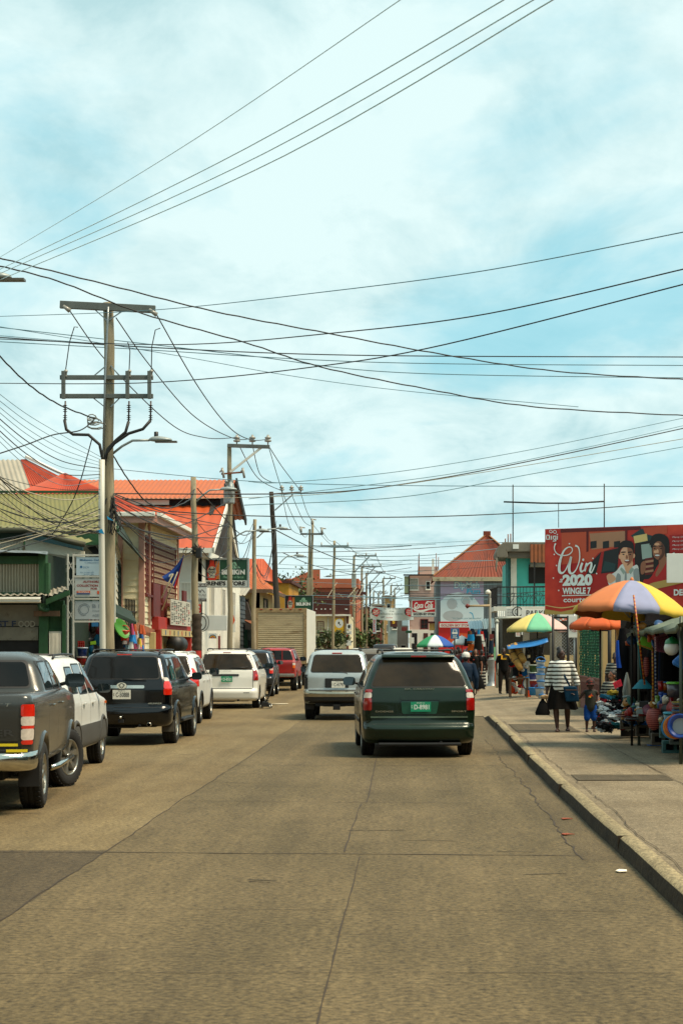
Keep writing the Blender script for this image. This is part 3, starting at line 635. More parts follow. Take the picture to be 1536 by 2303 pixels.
def black_suv():
 t=thing('off_roader','black four wheel drive with a chrome tailgate bar, parked on the left','off-roader',(-5.5,33.6,0),0)
 pm=paint('black_paint','#08090b',.1,.16,.3)
 sh=Shell([(.36,.14,4.6,.86,.22,.1),(.42,.03,4.72,.92,.26,.12),(.62,.0,4.74,.935,.26,.12),(.70,.02,4.74,.935,.24,.1),(.75,.1,4.74,.93,.2,.08),(1.08,.1,4.6,.935,.18,.08),(1.18,.13,3.7,.905,.18,.08),(1.24,.15,3.5,.88,.18,.08),
(1.5,.28,3.05,.81,.18,.09),(1.68,.38,2.8,.75,.18,.1),(1.75,.48,2.65,.68,.22,.1),(1.79,.75,2.4,.5,.22,.1)])
 body_mesh('body',[sh],[pm,m_under],t,((1.05,0),(3.84,0)),(.43,.935,.40))
 window(t,sh,'rear_window',1.275,1.68,('x',-.69),('x',.69),ka1=('x',-.60),kb1=('x',.60),r=.06,nz=14,nc=16)
 b=MB();b.box(-.14,.14,.375,.395,1.712,1.735);b.build('brake_light',m_redb,t,bevel=.006)
 for sd in(1,-1):lamp(t,sh,sd,[(.96,1.08,('x',.775),('y',.3),m_redb),(1.08,1.22,('x',.775),('y',.31),m_redb),(1.22,1.29,('x',.775),('y',.32),m_clear)])
 panel(t,sh,'tailgate_bar',m_chrome,1.085,1.145,('x',-.42),('x',.42),r=.025,d=.035,skirt=.03)
 mb=MB();pl=Pl((0,.065,1.135));mb.disc(pl,0,0,.095,.062,.0,0,24,.012);mb.ring(pl,0,0,.03,.042,.014,1,20,e=1.2);mb.ring(pl,0,.012,.05,.06,.014,1,20,e=.5);mb.build('badge',[m_chrome,m_black],t,recalc=False)
 plate(t,.0,.068,.97,'C-50888',False,.34,.175)
 mb=MB();mb.text(Pl((0,.09,0)),'4RUNNER',.62,.80,.26,.03,.0,0,.02,.2);mb.build('badge',m_chrome,t,recalc=False)
 seams(t,sh,0,[(.76,1.68,[('x',.755),('x',-.755)])],[(.72,('x',-.86),('x',.86))])
 mb=MB();mb.tube([(.0,.12,1.262),(.2,.12,1.25),(.45,.135,1.255)],.011,5);mb.build('wiper',m_black,t)
 mb=MB();mb.box(-.05,.05,-.06,.14,.44,.50);mb.ball((0,-.06,.54),.028,10,1);mb.build('tow_hitch',[m_under,m_chrome],t)
 mb=MB();mb.lathe([(.035,0),(.04,.0),(.04,.3)],c=(.52,-.0,.40),ax=(0,1,0),n=12);mb.build('exhaust',m_rim,t)
 rack(t,.6,2.7,.64,1.765,(.12,.55))
 side_window(t,sh,1.24,1.64,.42,1.3,.55,1.28,mat=m_glassl);side_window(t,sh,1.24,1.66,1.42,2.3,1.40,2.22,mat=m_glassl);side_window(t,sh,1.24,1.66,2.4,3.3,2.34,2.85,mat=m_glassl)
 seams(t,sh,0,[(.5,1.66,[('y',1.37),('y',2.35)]),(.5,1.15,[('y',3.35)])]);handles(t,sh,((1.48,1.08),(2.5,1.08)),pm)
 mirror(t,.93,3.15,1.27,1,m_black,.95);mirror(t,-.93,3.15,1.27,-1,m_black,.95)
 flares(t,sh,(1.05,3.84),.38,.425,pm,.045);four_wheels(t,1.05,3.84,.945,.375,.26,spokes=6);under(t,4.6,.75,.34)
 mudflaps(t,.60,(-.80,.80),.24,.46,M('grey_flap','#4b453a',.8))
 b=MB();b.box(.80,.98,1.6,3.3,.40,.46);b.box(-.98,-.8,1.6,3.3,.40,.46);b.build('running_board',m_black,t,bevel=.015)
def grey_pickup():
 t=thing('pickup_truck','grey double cab pickup with chrome bumper and yellow tape, nearest car on the left','pickup truck',(-5.09,19.45,0),math.radians(5.4))
 pm=paint('grey_paint','#484844',.5,.24,.12)
 bed=Shell([(.50,.16,5.1,.84,.16,.03),(.58,.13,5.25,.91,.16,.03),(.80,.1,5.3,.925,.14,.03),(1.1,.09,5.25,.93,.12,.03),(1.24,.09,5.0,.925,.11,.03),(1.30,.10,4.3,.915,.10,.03),(1.335,.12,4.1,.89,.10,.03)],taper=.02)
 cab=Shell([(.9,1.72,4.6,.84,.1,.03),(1.30,1.74,4.3,.88,.12,.03),(1.36,1.76,4.1,.86,.14,.03),(1.55,1.90,3.75,.80,.15,.04),(1.70,2.0,3.5,.74,.16,.05),(1.765,2.1,3.35,.66,.2,.06),(1.81,2.4,3.1,.5,.2,.05)],taper=.03)
 body_mesh('body',[bed,cab],[pm,m_under],t,((1.2,0),(4.42,0)),(.46,.93,.42))
 window(t,cab,'rear_window',1.40,1.69,('x',-.68),('x',.68),ka1=('x',-.60),kb1=('x',.60),r=.05,nz=10,nc=14)
 panel(t,bed,'tailgate',pm,.83,1.32,('x',-.76),('x',.76),r=.02,d=.012,nc=24)
 mb=MB();pl=Pl((0,.09,0));mb.text(pl,'RANGER',.33,.92,.78,.075,.0-.002,0,.02);mb.build('tailgate_lettering',M('grey_emboss','#33322f',.4),t,recalc=False)
 mb=MB();mb.text(pl,'XLT',.58,1.23,.2,.034,.0-.002,0,.02,.2);mb.build('badge',m_chrome,t,recalc=False)
 for sd in(1,-1):lamp(t,bed,sd,[(.79,.84,('x',.785),('y',.2),m_redb),(.84,.965,('x',.785),('y',.205),m_clear),(.965,1.0,('x',.785),('y',.21),m_redb),(1.0,1.1,('x',.785),('y',.21),m_clear),(1.1,1.235,('x',.785),('y',.21),m_redb)])
 mb=MB();pl=Pl((0,.075,0));mb.pbox(pl,-.76,.755,.775,.805,0,.006);mb.build('reflective_tape',m_refl,t)
 b=MB();rows=[]
 for x,y in[(-.93,.42),(-.9,.12),(-.8,.0),(-.5,-.03),(0,-.04),(.5,-.03),(.8,.0),(.9,.12),(.93,.42)]:
  rows.append([V((x,y+.06,.71)),V((x*1.0,y+.0,.70)),V((x*1.01,y-.02,.66)),V((x*1.01,y-.015,.58)),V((x*.99,y+.01,.52)),V((x*.97,y+.08,.50))])
 b.grid(rows);bb=b.build('bumper',m_chrome,t);b=MB();b.pbox(Pl((0,.0,0)),.64,.87,.715,.745,-.0,.012);b.build('reflective_tape',m_refl,bb)
 b=MB();b.box(-.8,.8,-.0,.2,.70,.74);b.build('bumper_step',m_black,t,bevel=.01)
 seams(t,bed,0,[(.6,1.3,[('y',1.72),('y',2.75),('y',3.65)])]);seams(t,cab,0,[(1.3,1.7,[('y',2.75)])])
 side_window(t,cab,1.37,1.68,1.98,2.68,2.1,2.66,mat=m_glassl);side_window(t,cab,1.37,1.68,2.82,3.75,2.82,3.42,mat=m_glassl)
 handles(t,bed,((1.95,1.17),(2.95,1.17)),m_chrome)
 mirror(t,.93,3.45,1.44,1,m_black,1.1);mirror(t,-.93,3.45,1.44,-1,m_black,1.1)
 flares(t,bed,(1.2,4.42),.40,.455,pm,.05);four_wheels(t,1.2,4.42,.95,.39,.265,spokes=6,steer=math.radians(-24))
 mudflaps(t,.72,(.80,-.8),.28,.60);under(t,5.1,.7,.38)
 b=MB();b.tube([(.93,1.8,.42),(1.0,1.95,.44),(1.0,3.7,.44),(.93,3.85,.42)],.035,8);b.build('side_step',m_chrome,t)
 for y in(2.02,2.1):pass
 b=MB();b.box(-.3,.3,.1,.3,.42,.52);b.ball((.12,.0,.5),.03);b.build('tow_hitch',m_under,t)
def white_escape():
 t=thing('small_suv','white sport utility car with dark lower cladding parked just ahead of the grey pickup','sport utility car',(-5.78,25.1,0),math.radians(1.5))
 pm=paint('white_paint','#cfd0ca',.0,.3,.06);cl=M('grey_cladding','#43413c',.6,var=.2)
 sh=Shell([(.34,.16,4.2,.84,.2,.1),(.40,.04,4.35,.885,.22,.12),(.62,.0,4.38,.895,.22,.12),(.69,.03,4.38,.895,.22,.1),(.73,.10,4.36,.89,.2,.1),(1.02,.12,4.2,.895,.2,.1),(1.12,.14,3.5,.87,.2,.1),(1.2,.18,3.3,.845,.2,.1),
(1.45,.34,2.95,.77,.22,.12),(1.62,.46,2.7,.71,.22,.12),(1.70,.58,2.5,.64,.24,.12),(1.745,.85,2.3,.45,.24,.1)])
 body_mesh('body',[sh],[pm,m_under],t,((.95,0),(3.57,0)),(.39,.895,.36))
 window(t,sh,'rear_window',1.2,1.62,('x',-.66),('x',.66),ka1=('x',-.55),kb1=('x',.55),r=.08,nz=12,nc=14)
 panel(t,sh,'cladding',cl,.36,.70,('y',.02),('y',4.1),r=.01,d=.012,nc=70,nz=8);panel(t,sh,'bumper',cl,.36,.70,('x',-.86),('x',.86),r=.01,d=.013,nc=24)
 for sd in(1,-1):lamp(t,sh,sd,[(.80,1.0,('x',.76),('y',.33),m_red),(1.0,1.1,('x',.755),('y',.345),m_amb),(1.1,1.30,('x',.74),('y',.37),m_red)])
 side_window(t,sh,1.2,1.56,.62,1.3,.78,1.28,mat=m_glassl);side_window(t,sh,1.18,1.60,1.42,2.15,1.42,2.1,mat=m_glassl);side_window(t,sh,1.18,1.60,2.27,3.15,2.24,2.78,mat=m_glassl)
 seams(t,sh,0,[(.45,1.6,[('y',1.36),('y',2.22)]),(.45,1.1,[('y',3.2)])]);handles(t,sh,((1.5,1.02),(2.36,1.02)),pm)
 mirror(t,.88,3.0,1.22,1,m_black,.9);mirror(t,-.88,3.0,1.22,-1,m_black,.9);rack(t,.7,2.5,.58,1.705,(.15,.7))
 b=MB();b.box(.885,.90,3.75,3.85,.96,1.0);b.build('side_marker',m_amb,t)
 flares(t,sh,(.95,3.57),.345,.395,cl,.06);four_wheels(t,.95,3.57,.90,.345,.22);under(t,4.2,.7,.3)
def white_crossover():
 t=thing('small_suv','white sport utility car with black wheel arches, parked just behind the white minivan','sport utility car',(-6.05,42.6,0),math.radians(1.2))
 pm=MATS['white_paint'];cl=m_black
 sh=Shell([(.36,.16,4.3,.84,.2,.1),(.42,.04,4.4,.9,.22,.12),(.66,.0,4.42,.91,.22,.12),(.73,.08,4.42,.91,.2,.1),(1.05,.1,4.2,.91,.2,.1),(1.16,.14,3.5,.88,.2,.1),(1.24,.2,3.3,.85,.2,.1),
(1.48,.36,2.95,.78,.22,.12),(1.63,.46,2.7,.72,.22,.12),(1.70,.58,2.5,.64,.24,.12),(1.74,.85,2.3,.45,.24,.1)])
 body_mesh('body',[sh],[pm,m_under],t,((.95,0),(3.65,0)),(.40,.91,.37))
 window(t,sh,'rear_window',1.22,1.63,('x',-.70),('x',.70),ka1=('x',-.58),kb1=('x',.58),r=.08,nz=12,nc=14,mat=m_glassb)
 panel(t,sh,'bumper',cl,.38,.66,('x',-.87),('x',.87),r=.01,d=.013,nc=24)
 for sd in(1,-1):lamp(t,sh,sd,[(.92,1.36,('x',.70),('y',.42),m_redb)])
 side_window(t,sh,1.22,1.58,.66,1.3,.82,1.28);side_window(t,sh,1.2,1.60,1.42,2.2,1.42,2.1);side_window(t,sh,1.2,1.60,2.3,3.15,2.26,2.78)
 handles(t,sh,((1.5,1.04),(2.4,1.04)),pm);mirror(t,.9,3.0,1.24,1,m_chrome,1.1);mirror(t,-.9,3.0,1.24,-1,pm,1.1);rack(t,.7,2.5,.60,1.70,(.1,.7),mat=M('satin_rail','#b9bcb8',.3,metal=.6))
 seams(t,sh,0,[(.45,1.6,[('y',1.36),('y',2.24)])]);flares(t,sh,(.95,3.65),.36,.40,cl,.06);four_wheels(t,.95,3.65,.92,.355,.23);under(t,4.2,.7,.32)
def white_van():
 t=thing('minivan','white minivan with a green number plate and scratched rear bumper parked behind the floor jack','minivan',(-5.62,53.6,0),math.radians(1.5))
 pm=M('white_van_paint','#d6d4ca',.3,var=.05,scale=2,coat=.5)
 sh=Shell([(.24,.16,4.75,.90,.22,.10),(.30,.03,4.95,.955,.24,.10),(.50,.0,4.98,.97,.24,.10),(.57,.02,4.98,.97,.24,.10),(.60,.09,4.98,.97,.2,.10),(.95,.12,4.9,.985,.15,.08),
(1.14,.16,4.2,.965,.15,.08),(1.2,.19,3.95,.935,.17,.08),(1.45,.32,3.45,.84,.18,.09),(1.62,.42,3.1,.755,.19,.10),(1.70,.47,2.9,.69,.20,.12),(1.755,.62,2.7,.60,.22,.12),(1.785,.9,2.4,.42,.22,.1)])
 body_mesh('body',[sh],[pm,m_under],t,((1.0,0),(4.03,0)),(.385,.975,.335))
 window(t,sh,'rear_window',1.2,1.64,('x',-.84),('x',.84),ka1=('x',-.66),kb1=('x',.66),r=.03,mat=m_glassb,nz=14,nc=18)
 b=MB();b.box(-.12,.12,.40,.42,1.685,1.712);b.build('brake_light',m_red,t,bevel=.006)
 for sd in(1,-1):lamp(t,sh,sd,[(.86,1.2,('x',.80),('y',.28),m_red),(.98,1.06,('x',.86),('y',.26),m_redb)])
 panel(t,sh,'tailgate_handle',m_black,.99,1.05,('x',-.42),('x',.38),r=.025,d=.016)
 plate(t,.02,.07,.90,'D-8521',True,.34,.17)
 seams(t,sh,0,[(.62,1.2,[('x',.80),('x',-.80)])],[(.605,('x',-.86),('x',.8)),(.62,('x',-.86),('x',.8))],w_=.012)
 mb=MB();mb.text(Pl((0,.13,0)),'GRAND CARAVAN',-.1,1.145,.5,.022,.0-.02,0,.01);mb.build('badge',m_black,t,recalc=False)
 mb=MB();mb.tube([(.1,.2,1.225),(.65,.2,1.26)],.012,5);mb.build('wiper',m_black,t)
 for i,(x,z,dx,dz)in enumerate(((.82,.52,.04,-.04),(.74,.50,.03,.05),(.86,.44,-.03,.06),(.3,.49,.15,.02))):
  pass
 panel(t,sh,'bumper_scrape',m_black,.485,.50,('x',.52),('x',.70),r=.003,d=.004);
 rack(t,.62,2.6,.60,1.765,(.12,.6));side_window(t,sh,1.2,1.6,.50,1.75,.66,1.72);side_window(t,sh,1.2,1.62,1.86,2.7,1.84,2.62);side_window(t,sh,1.2,1.62,2.8,3.7,2.72,3.2)
 seams(t,sh,0,[(.45,1.62,[('y',1.82),('y',2.76)]),(.4,1.1,[('y',3.75)])]);handles(t,sh,((1.95,1.03),(2.9,1.03)),pm)
 mirror(t,.97,3.45,1.26,1,m_black,1.15);mirror(t,-.97,3.45,1.26,-1,m_black,1.15);four_wheels(t,1.0,4.03,.975,.33,.22);under(t,4.9,.8,.22)
def blue_suv():
 t=thing('small_suv','dark blue boxy sport utility car parked between the white minivan and the red pickup','sport utility car',(-6.1,66.5,0),math.radians(1))
 pm=paint('dark_blue_paint','#1d2c3a',.4,.25,.2)
 sh=Shell([(.40,.12,4.3,.84,.14,.05),(.46,.02,4.35,.89,.16,.06),(.70,.0,4.35,.9,.16,.06),(.76,.07,4.35,.9,.14,.05),(1.1,.08,4.2,.9,.14,.05),(1.2,.11,3.4,.87,.14,.05),
(1.5,.25,3.1,.79,.15,.05),(1.66,.33,2.9,.73,.16,.06),(1.73,.45,2.7,.64,.2,.06),(1.76,.7,2.5,.45,.2,.06)])
 body_mesh('body',[sh],[pm,m_under],t,((.95,0),(3.6,0)),(.41,.9,.38))
 window(t,sh,'rear_window',1.24,1.63,('x',-.66),('x',.66),ka1=('x',-.58),kb1=('x',.58),r=.05,mat=m_glassb)
 panel(t,sh,'bumper',m_black,.42,.72,('x',-.87),('x',.87),r=.01,d=.02,nc=24)
 for sd in(1,-1):lamp(t,sh,sd,[(.88,1.22,('x',.74),('y',.22),m_redb),(1.0,1.06,('x',.76),('y',.2),m_clear)])
 side_window(t,sh,1.22,1.62,.45,1.25,.55,1.23);side_window(t,sh,1.22,1.62,1.4,2.2,1.4,2.15);side_window(t,sh,1.22,1.62,2.32,3.1,2.3,2.85)
 mirror(t,.88,3.0,1.26,1,m_black,.9);rack(t,.6,2.6,.6,1.72,(.1,.7));flares(t,sh,(.95,3.6),.37,.41,m_black,.06);four_wheels(t,.95,3.6,.9,.365,.23);under(t,4.2,.7,.34)
def red_pickup():
 t=thing('pickup_truck','red pickup with a dented tailgate and steel bumper parked behind the box truck','pickup truck',(-5.82,75.2,0),math.radians(0))
 pm=M('red_paint','#8f1512',.35,var=.25,scale=3,coat=.4,stain='#c9b8a0',stain_amt=.68)
 bed=Shell([(.58,.1,4.9,.80,.1,.03),(.64,.07,4.95,.85,.1,.03),(1.1,.05,4.9,.86,.09,.03),(1.22,.05,4.2,.86,.09,.03),(1.27,.07,4.0,.84,.09,.03)],taper=.02)
 cab=Shell([(.9,.35,4.2,.84,.1,.03),(1.26,.36,3.9,.85,.1,.03),(1.5,.42,3.5,.78,.12,.04),(1.74,.50,3.2,.70,.14,.05),(1.80,.6,3.1,.62,.16,.05),(1.84,.8,2.9,.45,.16,.04)],taper=.03)
 body_mesh('body',[bed,cab],[pm,m_under],t,((1.1,0),(4.0,0)),(.44,.86,.45))
 window(t,cab,'rear_window',1.34,1.70,('x',-.72),('x',.72),ka1=('x',-.62),kb1=('x',.62),r=.03)
 mb=MB()
 for x in(-.28,.28):mb.box(x-.015,x+.015,.36,.42,1.33,1.72)
 mb.build('window_bar',pm,t);panel(t,bed,'tailgate',pm,.78,1.25,('x',-.70),('x',.70),r=.02,d=.012)
 for sd in(1,-1):lamp(t,bed,sd,[(.85,.98,('x',.74),('y',.14),m_red),(.98,1.1,('x',.74),('y',.14),m_amb),(1.1,1.2,('x',.74),('y',.14),m_clear)])
 b=MB();b.box(-.82,.82,-.05,.1,.60,.74);b.build('bumper',M('steel_bumper','#99948a',.35,metal=.8),t,bevel=.03)
 side_window(t,cab,1.3,1.70,.7,1.6,.75,1.6);side_window(t,cab,1.3,1.70,1.75,2.6,1.75,2.5)
 flares(t,bed,(1.1,4.0),.45,.45,pm,.09);four_wheels(t,1.1,4.0,.90,.40,.28);under(t,4.8,.7,.46);mirror(t,.86,3.0,1.35,1,m_chrome,1.2);rack(t,.7,2.6,.62,1.80,(.05,.6),h=.03)
def box_truck():
 X0,X1,Y0,Y1,z0,z1=-7.48,-5.03,84.5,92.3,1.08,3.70
 t=thing('box_truck','white box truck with a dirty ribbed roller door at the back, parked on the left','truck',((X0+X1)/2,Y0,0));cx=(X0+X1)/2
 mw=M('truck_white','#cbc9bd',.5,var=.12,scale=2,stain='#7d6f52',stain_amt=.62);md=M('roller_door','#a39677',.55,var=.2,scale=2.5,stain='#766444',stain_amt=.55,stretch=(.5,1,3));mr=M('rust_frame','#8d7a58',.8,var=.4,scale=5,stain='#4c3a26')
 w_=(X1-X0)/2;b=MB();b.box(-w_,w_,.02,Y1-Y0,z0,z1);b.build('cargo_box',mw,t,bevel=.03)
 b=MB();b.box(-w_,-w_+.14,-.03,.06,z0-.02,z1+.01);b.box(w_-.14,w_,-.03,.06,z0-.02,z1+.01);b.box(-w_+.14,w_-.14,-.028,.06,z1-.2,z1+.008);b.box(-w_+.14,w_-.14,-.028,.06,z0-.02,z0+.1);b.build('door_frame',mr,t,bevel=.012)
 b=MB();n=25;rows=[]
 for i in range(n*6+1):
  z=z0+.1+(z1-.3-z0)*i/(n*6);ph=(i%6)/6;y=.02-.022*math.sin(math.pi*ph)**.5 if ph else .02
  rows.append([V((-w_+.14,y,z)),V((w_-.14,y,z))])
 b.grid(rows,0,True);b.build('roller_door',md,t)
 b=MB();
 for k in range(5):x=-w_+.3+k*(2*w_-.6)/4;b.box(x-.06,x+.06,-.045,-.03,z1-.07,z1-.03)
 b.build('marker_light',m_red,t)
 b=MB();b.box(-.5,-.35,.2,7,.75,1.08);b.box(.35,.5,.2,7,.75,1.08);b.box(-w_+.1,w_-.1,.1,.25,.55,1.06);b.box(-.9,.9,-.05,.2,.5,.62);b.box(.6,1.1,1.2,2.4,.5,.8);b.build('chassis',m_under,t,bevel=.01)
 for s_ in(1,-1):
  b=MB();b.box(s_*.95-.13,s_*.95+.13,.06,.09,.78,.92,0);b.box(s_*1.0-.07,s_*1.0+.05,.04,.06,.8,.9,1);b.build('tail_light',[m_redb,m_amb],t)
  for yy in(1.9,6.3):wheel(t,s_*(w_-.2),yy,.46,.3,s_)
 b=MB();b.box(-1.0,1.0,7.9,9.6,.6,2.6);b.box(-1.0,1.0,9.6,10.4,.6,1.6);b.build('cab',mw,t,bevel=.12)
def dark_far_car():
 t=thing('van','dark vehicle seen far down the street above the roof of the silver car','van',(X_(865,118),118,0),0)
 pm=paint('dark_far','#1b1e22',.2,.3);sh=Shell([(.3,.1,4.5,.85,.15,.05),(.5,.0,4.6,.9,.16,.06),(1.2,.1,4.2,.88,.16,.06),(1.8,.3,3.4,.82,.16,.06),(2.0,.45,3.2,.76,.2,.06),(2.06,.7,3,.55,.2,.06)])
 body_mesh('body',[sh],[pm,m_under],t,((.9,0),(3.7,0)),(.38,.9,.35));window(t,sh,'rear_window',1.3,1.82,('x',-.7),('x',.7),r=.05);four_wheels(t,.9,3.7,.88,.34,.22)
 t2=thing('small_suv','brown grey car half hidden between the silver off-roader and the green minivan','car',(X_(843,58),58,0),0)
 pm=paint('taupe_paint','#6d6457',.4,.3);sh=Shell([(.3,.1,4.4,.85,.2,.1),(.5,.0,4.5,.9,.2,.1),(1.1,.1,4.2,.89,.18,.1),(1.5,.3,3.2,.78,.18,.1),(1.68,.42,2.9,.7,.2,.1),(1.80,.65,2.6,.5,.2,.1)])
 body_mesh('body',[sh],[pm,m_under],t2,((.9,0),(3.6,0)),(.38,.9,.35));window(t2,sh,'rear_window',1.2,1.62,('x',-.72),('x',.72),ka1=('x',-.6),kb1=('x',.6),r=.05,mat=m_glassb);four_wheels(t2,.9,3.6,.88,.34,.22)
 for sd in(1,-1):lamp(t2,sh,sd,[(.8,1.1,('x',.74),('y',.3),m_red)])
 rack(t2,.7,2.4,.55,1.77,(.1,.7))
 for k,(px,Y,c,lab)in enumerate(((820,70,'#c9c7bd','white car roof just right of the silver off-roader, farther ahead in the lane'),(905,100,'#cfcabc','pale car far ahead in the lane behind the blue and white umbrella'),(790,97,'#8a8d8c','grey car parked far ahead right of the box truck'))):
  t3=thing('car',lab,'car',(X_(px,Y),Y,0),0);pm=paint('far_paint%d'%k,c,.2,.3)
  sh=Shell([(.3,.1,4.4,.85,.2,.1),(.5,.0,4.5,.88,.2,.1),(1.0,.1,4.2,.87,.18,.1),(1.4,.4,3.2,.74,.18,.1),(1.58,.6,2.9,.66,.2,.1),(1.66+.16*(k!=2),.85,2.6,.5,.2,.1)])
  body_mesh('body',[sh],[pm,m_under],t3,((.9,0),(3.6,0)),(.38,.88,.35));window(t3,sh,'rear_window',1.08,1.52,('x',-.68),('x',.68),ka1=('x',-.56),kb1=('x',.56),r=.05,mat=m_glassb);four_wheels(t3,.9,3.6,.86,.32,.2)
  for sd in(1,-1):lamp(t3,sh,sd,[(.8,1.0,('x',.7),('y',.3),m_red)])
green_van();silver_suv();black_suv();grey_pickup();white_escape();white_crossover();white_van();blue_suv();red_pickup();box_truck();dark_far_car()
t=thing('floor_jack','black floor jack with its long handle leaning beside the white minivan','jack',(X_(600,54.6)+.0,54.3,0))
b=MB();b.box(-.12,-.08,-.3,.45,.05,.15);b.box(.08,.12,-.3,.45,.05,.15);b.box(-.1,.1,-.28,-.1,.05,.2);b.lathe([(.06,0),(.07,.03),(.001,.035)],c=(0,.4,.2),n=12);b.build('frame',m_black,t,bevel=.01)
b=MB();b.tube([(0,-.2,.16),(.14,-.1,.45),(.36,.1,1.25)],.022,7);b.build('handle',m_black,t)
for x in(-.14,.14):
 for y in(-.24,.4):b=MB();b.lathe([(.001,-.02),(.05,-.02),(.05,.02),(.001,.02)],c=(x,y,.05),ax=(1,0,0),n=12);b.build('caster',m_rim,t)
b=MB();p=P(608,1585,57.5);b.tube([(p.x,57.2,.03),(p.x+.58,57.4,.03)],.022,8);tag(b.build('jack_bar',M('pale_bar','#b8ad95',.5)),'pale metal bar lying on the road beside the floor jack','bar')
# ================================================================ buildings
m_white=M('white_boards','#cfc8b2',.7,var=.12,scale=3,bump=.15,stain='#8c8066',stain_amt=.62)
m_cream=M('cream_boards','#e2d6b0',.7,var=.1,scale=2.5,bump=.1,stain='#a08f68',stain_amt=.68)
m_pink=M('pink_trim','#b98a77',.65,var=.15,scale=4)
m_gutter=M('gutter_white','#dedacb',.5,var=.08)
m_green=M('green_wood','#1f4a26',.7,var=.35,scale=3,bump=.3,stain='#142b18',stain_amt=.6)
m_greend=M('dark_green_wood','#12281a',.75,var=.3,scale=4,bump=.2)
m_olive=M('olive_tin','#6c6730',.6,var=.12,scale=1.5,stain='#5f5a2c',stain_amt=.64)
m_orange=M('orange_tin','#a9531c',.55,var=.12,scale=1.5,stain='#8a3b1b',stain_amt=.66)
m_orange2=M('deep_orange_tin','#aa4516',.5,var=.1,scale=1.2)
m_redtin=M('red_tin','#a83c16',.6,var=.2,scale=1.2,stain='#9d9184',stain_amt=.64)
m_greytin=M('grey_tin','#98907f',.6,var=.15,scale=1.4,stain='#8f3320',stain_amt=.60)
m_rust=M('rusty_roof','#702d14',.75,var=.3,scale=.9,stretch=(3,1,.6),stain='#53200f',stain_amt=.52)
m_dark=M('dark_opening','#0c0a08',.8,var=.3)
m_pane=M('window_pane','#22292a',.1,var=.4,scale=1.5,spec=.9)
m_maroon=M('maroon_metal','#641a12',.55,var=.25,scale=4)
m_redp=M('red_wall','#a3200f',.6,var=.15,scale=2,stain='#7d1a10',stain_amt=.62)
m_plaster=M('pale_plaster','#d3d0c2',.8,var=.14,scale=1.3,bump=.1,stain='#77715f',stain_amt=.60)
m_creamp=M('cream_plaster','#b59f6b',.8,var=.12,scale=1.5,bump=.1,stain='#8f7a4e',stain_amt=.64)
m_pinkp=M('pink_plaster','#b3978a',.8,var=.15,scale=1,bump=.1,stain='#57493c',stain_amt=.56)
m_terra=M('terracotta_wall','#a55a3c',.8,var=.2,scale=.6,bump=.1,stain='#5e3626',stain_amt=.58)
m_brown=M('brown_band','#45190f',.7,var=.2,scale=2)
m_turq=M('turquoise_wall','#3fa79c',.7,var=.12,scale=1.2,stain='#4f7f72',stain_amt=.66)
m_grey=M('grey_concrete','#6d675a',.9,var=.25,scale=1.5,bump=.3,stain='#37332a',stain_amt=.56)
m_iron=M('black_iron','#0f0d0b',.6,var=.2)
m_wood=M('old_wood','#5d4530',.8,var=.3,scale=6,stretch=(4,4,.6),bump=.3)
m_galv=M('galvanised','#8f9494',.4,metal=.7,var=.2,scale=5)
m_rustp=M('rust_panel','#7b4524',.8,var=.3,scale=3)
m_signw=M('sign_white','#d2d3cb',.5,var=.06,scale=2);m_signink=M('sign_black','#16140f',.6,var=0);m_signred=M('sign_red','#b01c12',.5,var=.06,scale=2)
m_signblue=M('sign_blue','#155a86',.5,var=.05);m_signgreen=M('sign_green','#0c3f26',.5,var=.1,scale=2);m_signyel=M('sign_yellow','#d9a91a',.5,var=.06);m_signgrey=M('sign_grey','#8c9090',.5,var=.05)
m_signor=M('sign_orange','#cc4a17',.5,var=.05);m_pale=M('sign_pale_blue','#9fb4bc',.5,var=.05)
FR=(1,0,0);ST=(0,1,0)
def house(name,label,x,y,group=None):return thing(name,label,'building',(x,y,0),0,group)
def wall(parent,pl,W,Hh,mat,b0=0,name='wall',clap=0,th=.25):
 mb=MB();mb.pbox(pl,0,W,b0,b0+Hh,-th,0)
 if clap:mb.clap(pl,W,Hh,clap,0,0,b0)
 return mb.build(name,mat,parent,world=True)
def win(parent,pl,a,b,w_,h,frame=None,pane=None,bars=0,hb=0,fw=.07,sill=True,slats=0,name='window'):
 mb=MB();mb.pbox(pl,a,a+fw,b,b+h,.004,.06);mb.pbox(pl,a+w_-fw,a+w_,b,b+h,.004,.06);mb.pbox(pl,a+fw,a+w_-fw,b+h-fw,b+h,.004,.058);mb.pbox(pl,a+fw,a+w_-fw,b,b+fw,.004,.058)
 if sill:mb.pbox(pl,a-.05,a+w_+.05,b-.07,b,.004,.12)
 for i in range(bars):x=a+fw+(w_-2*fw)*(i+1)/(bars+1);mb.pbox(pl,x-.012,x+.012,b+fw,b+h-fw,.03,.05)
 for i in range(hb):z=b+fw+(h-2*fw)*(i+1)/(hb+1);mb.pbox(pl,a+fw,a+w_-fw,z-.012,z+.012,.028,.052)
 f=mb.build(name,frame or m_gutter,parent,world=True)
 mb=MB();mb.pbox(pl,a+fw,a+w_-fw,b+fw,b+h-fw,.006,.012)
 if slats:
  for i in range(slats):z=b+fw+(h-2*fw)*(i+.5)/slats;mb.pbox(pl,a+fw,a+w_-fw,z-.03,z-.01,.012,.03)
 mb.build('pane',pane or m_pane,f,world=True);return f
def beam(parent,a,b,w_,h,mat,name='fascia',bevel=0):mb=MB();mb.bar(a,b,w_,h);return mb.build(name,mat,parent,world=True,bevel=bevel)
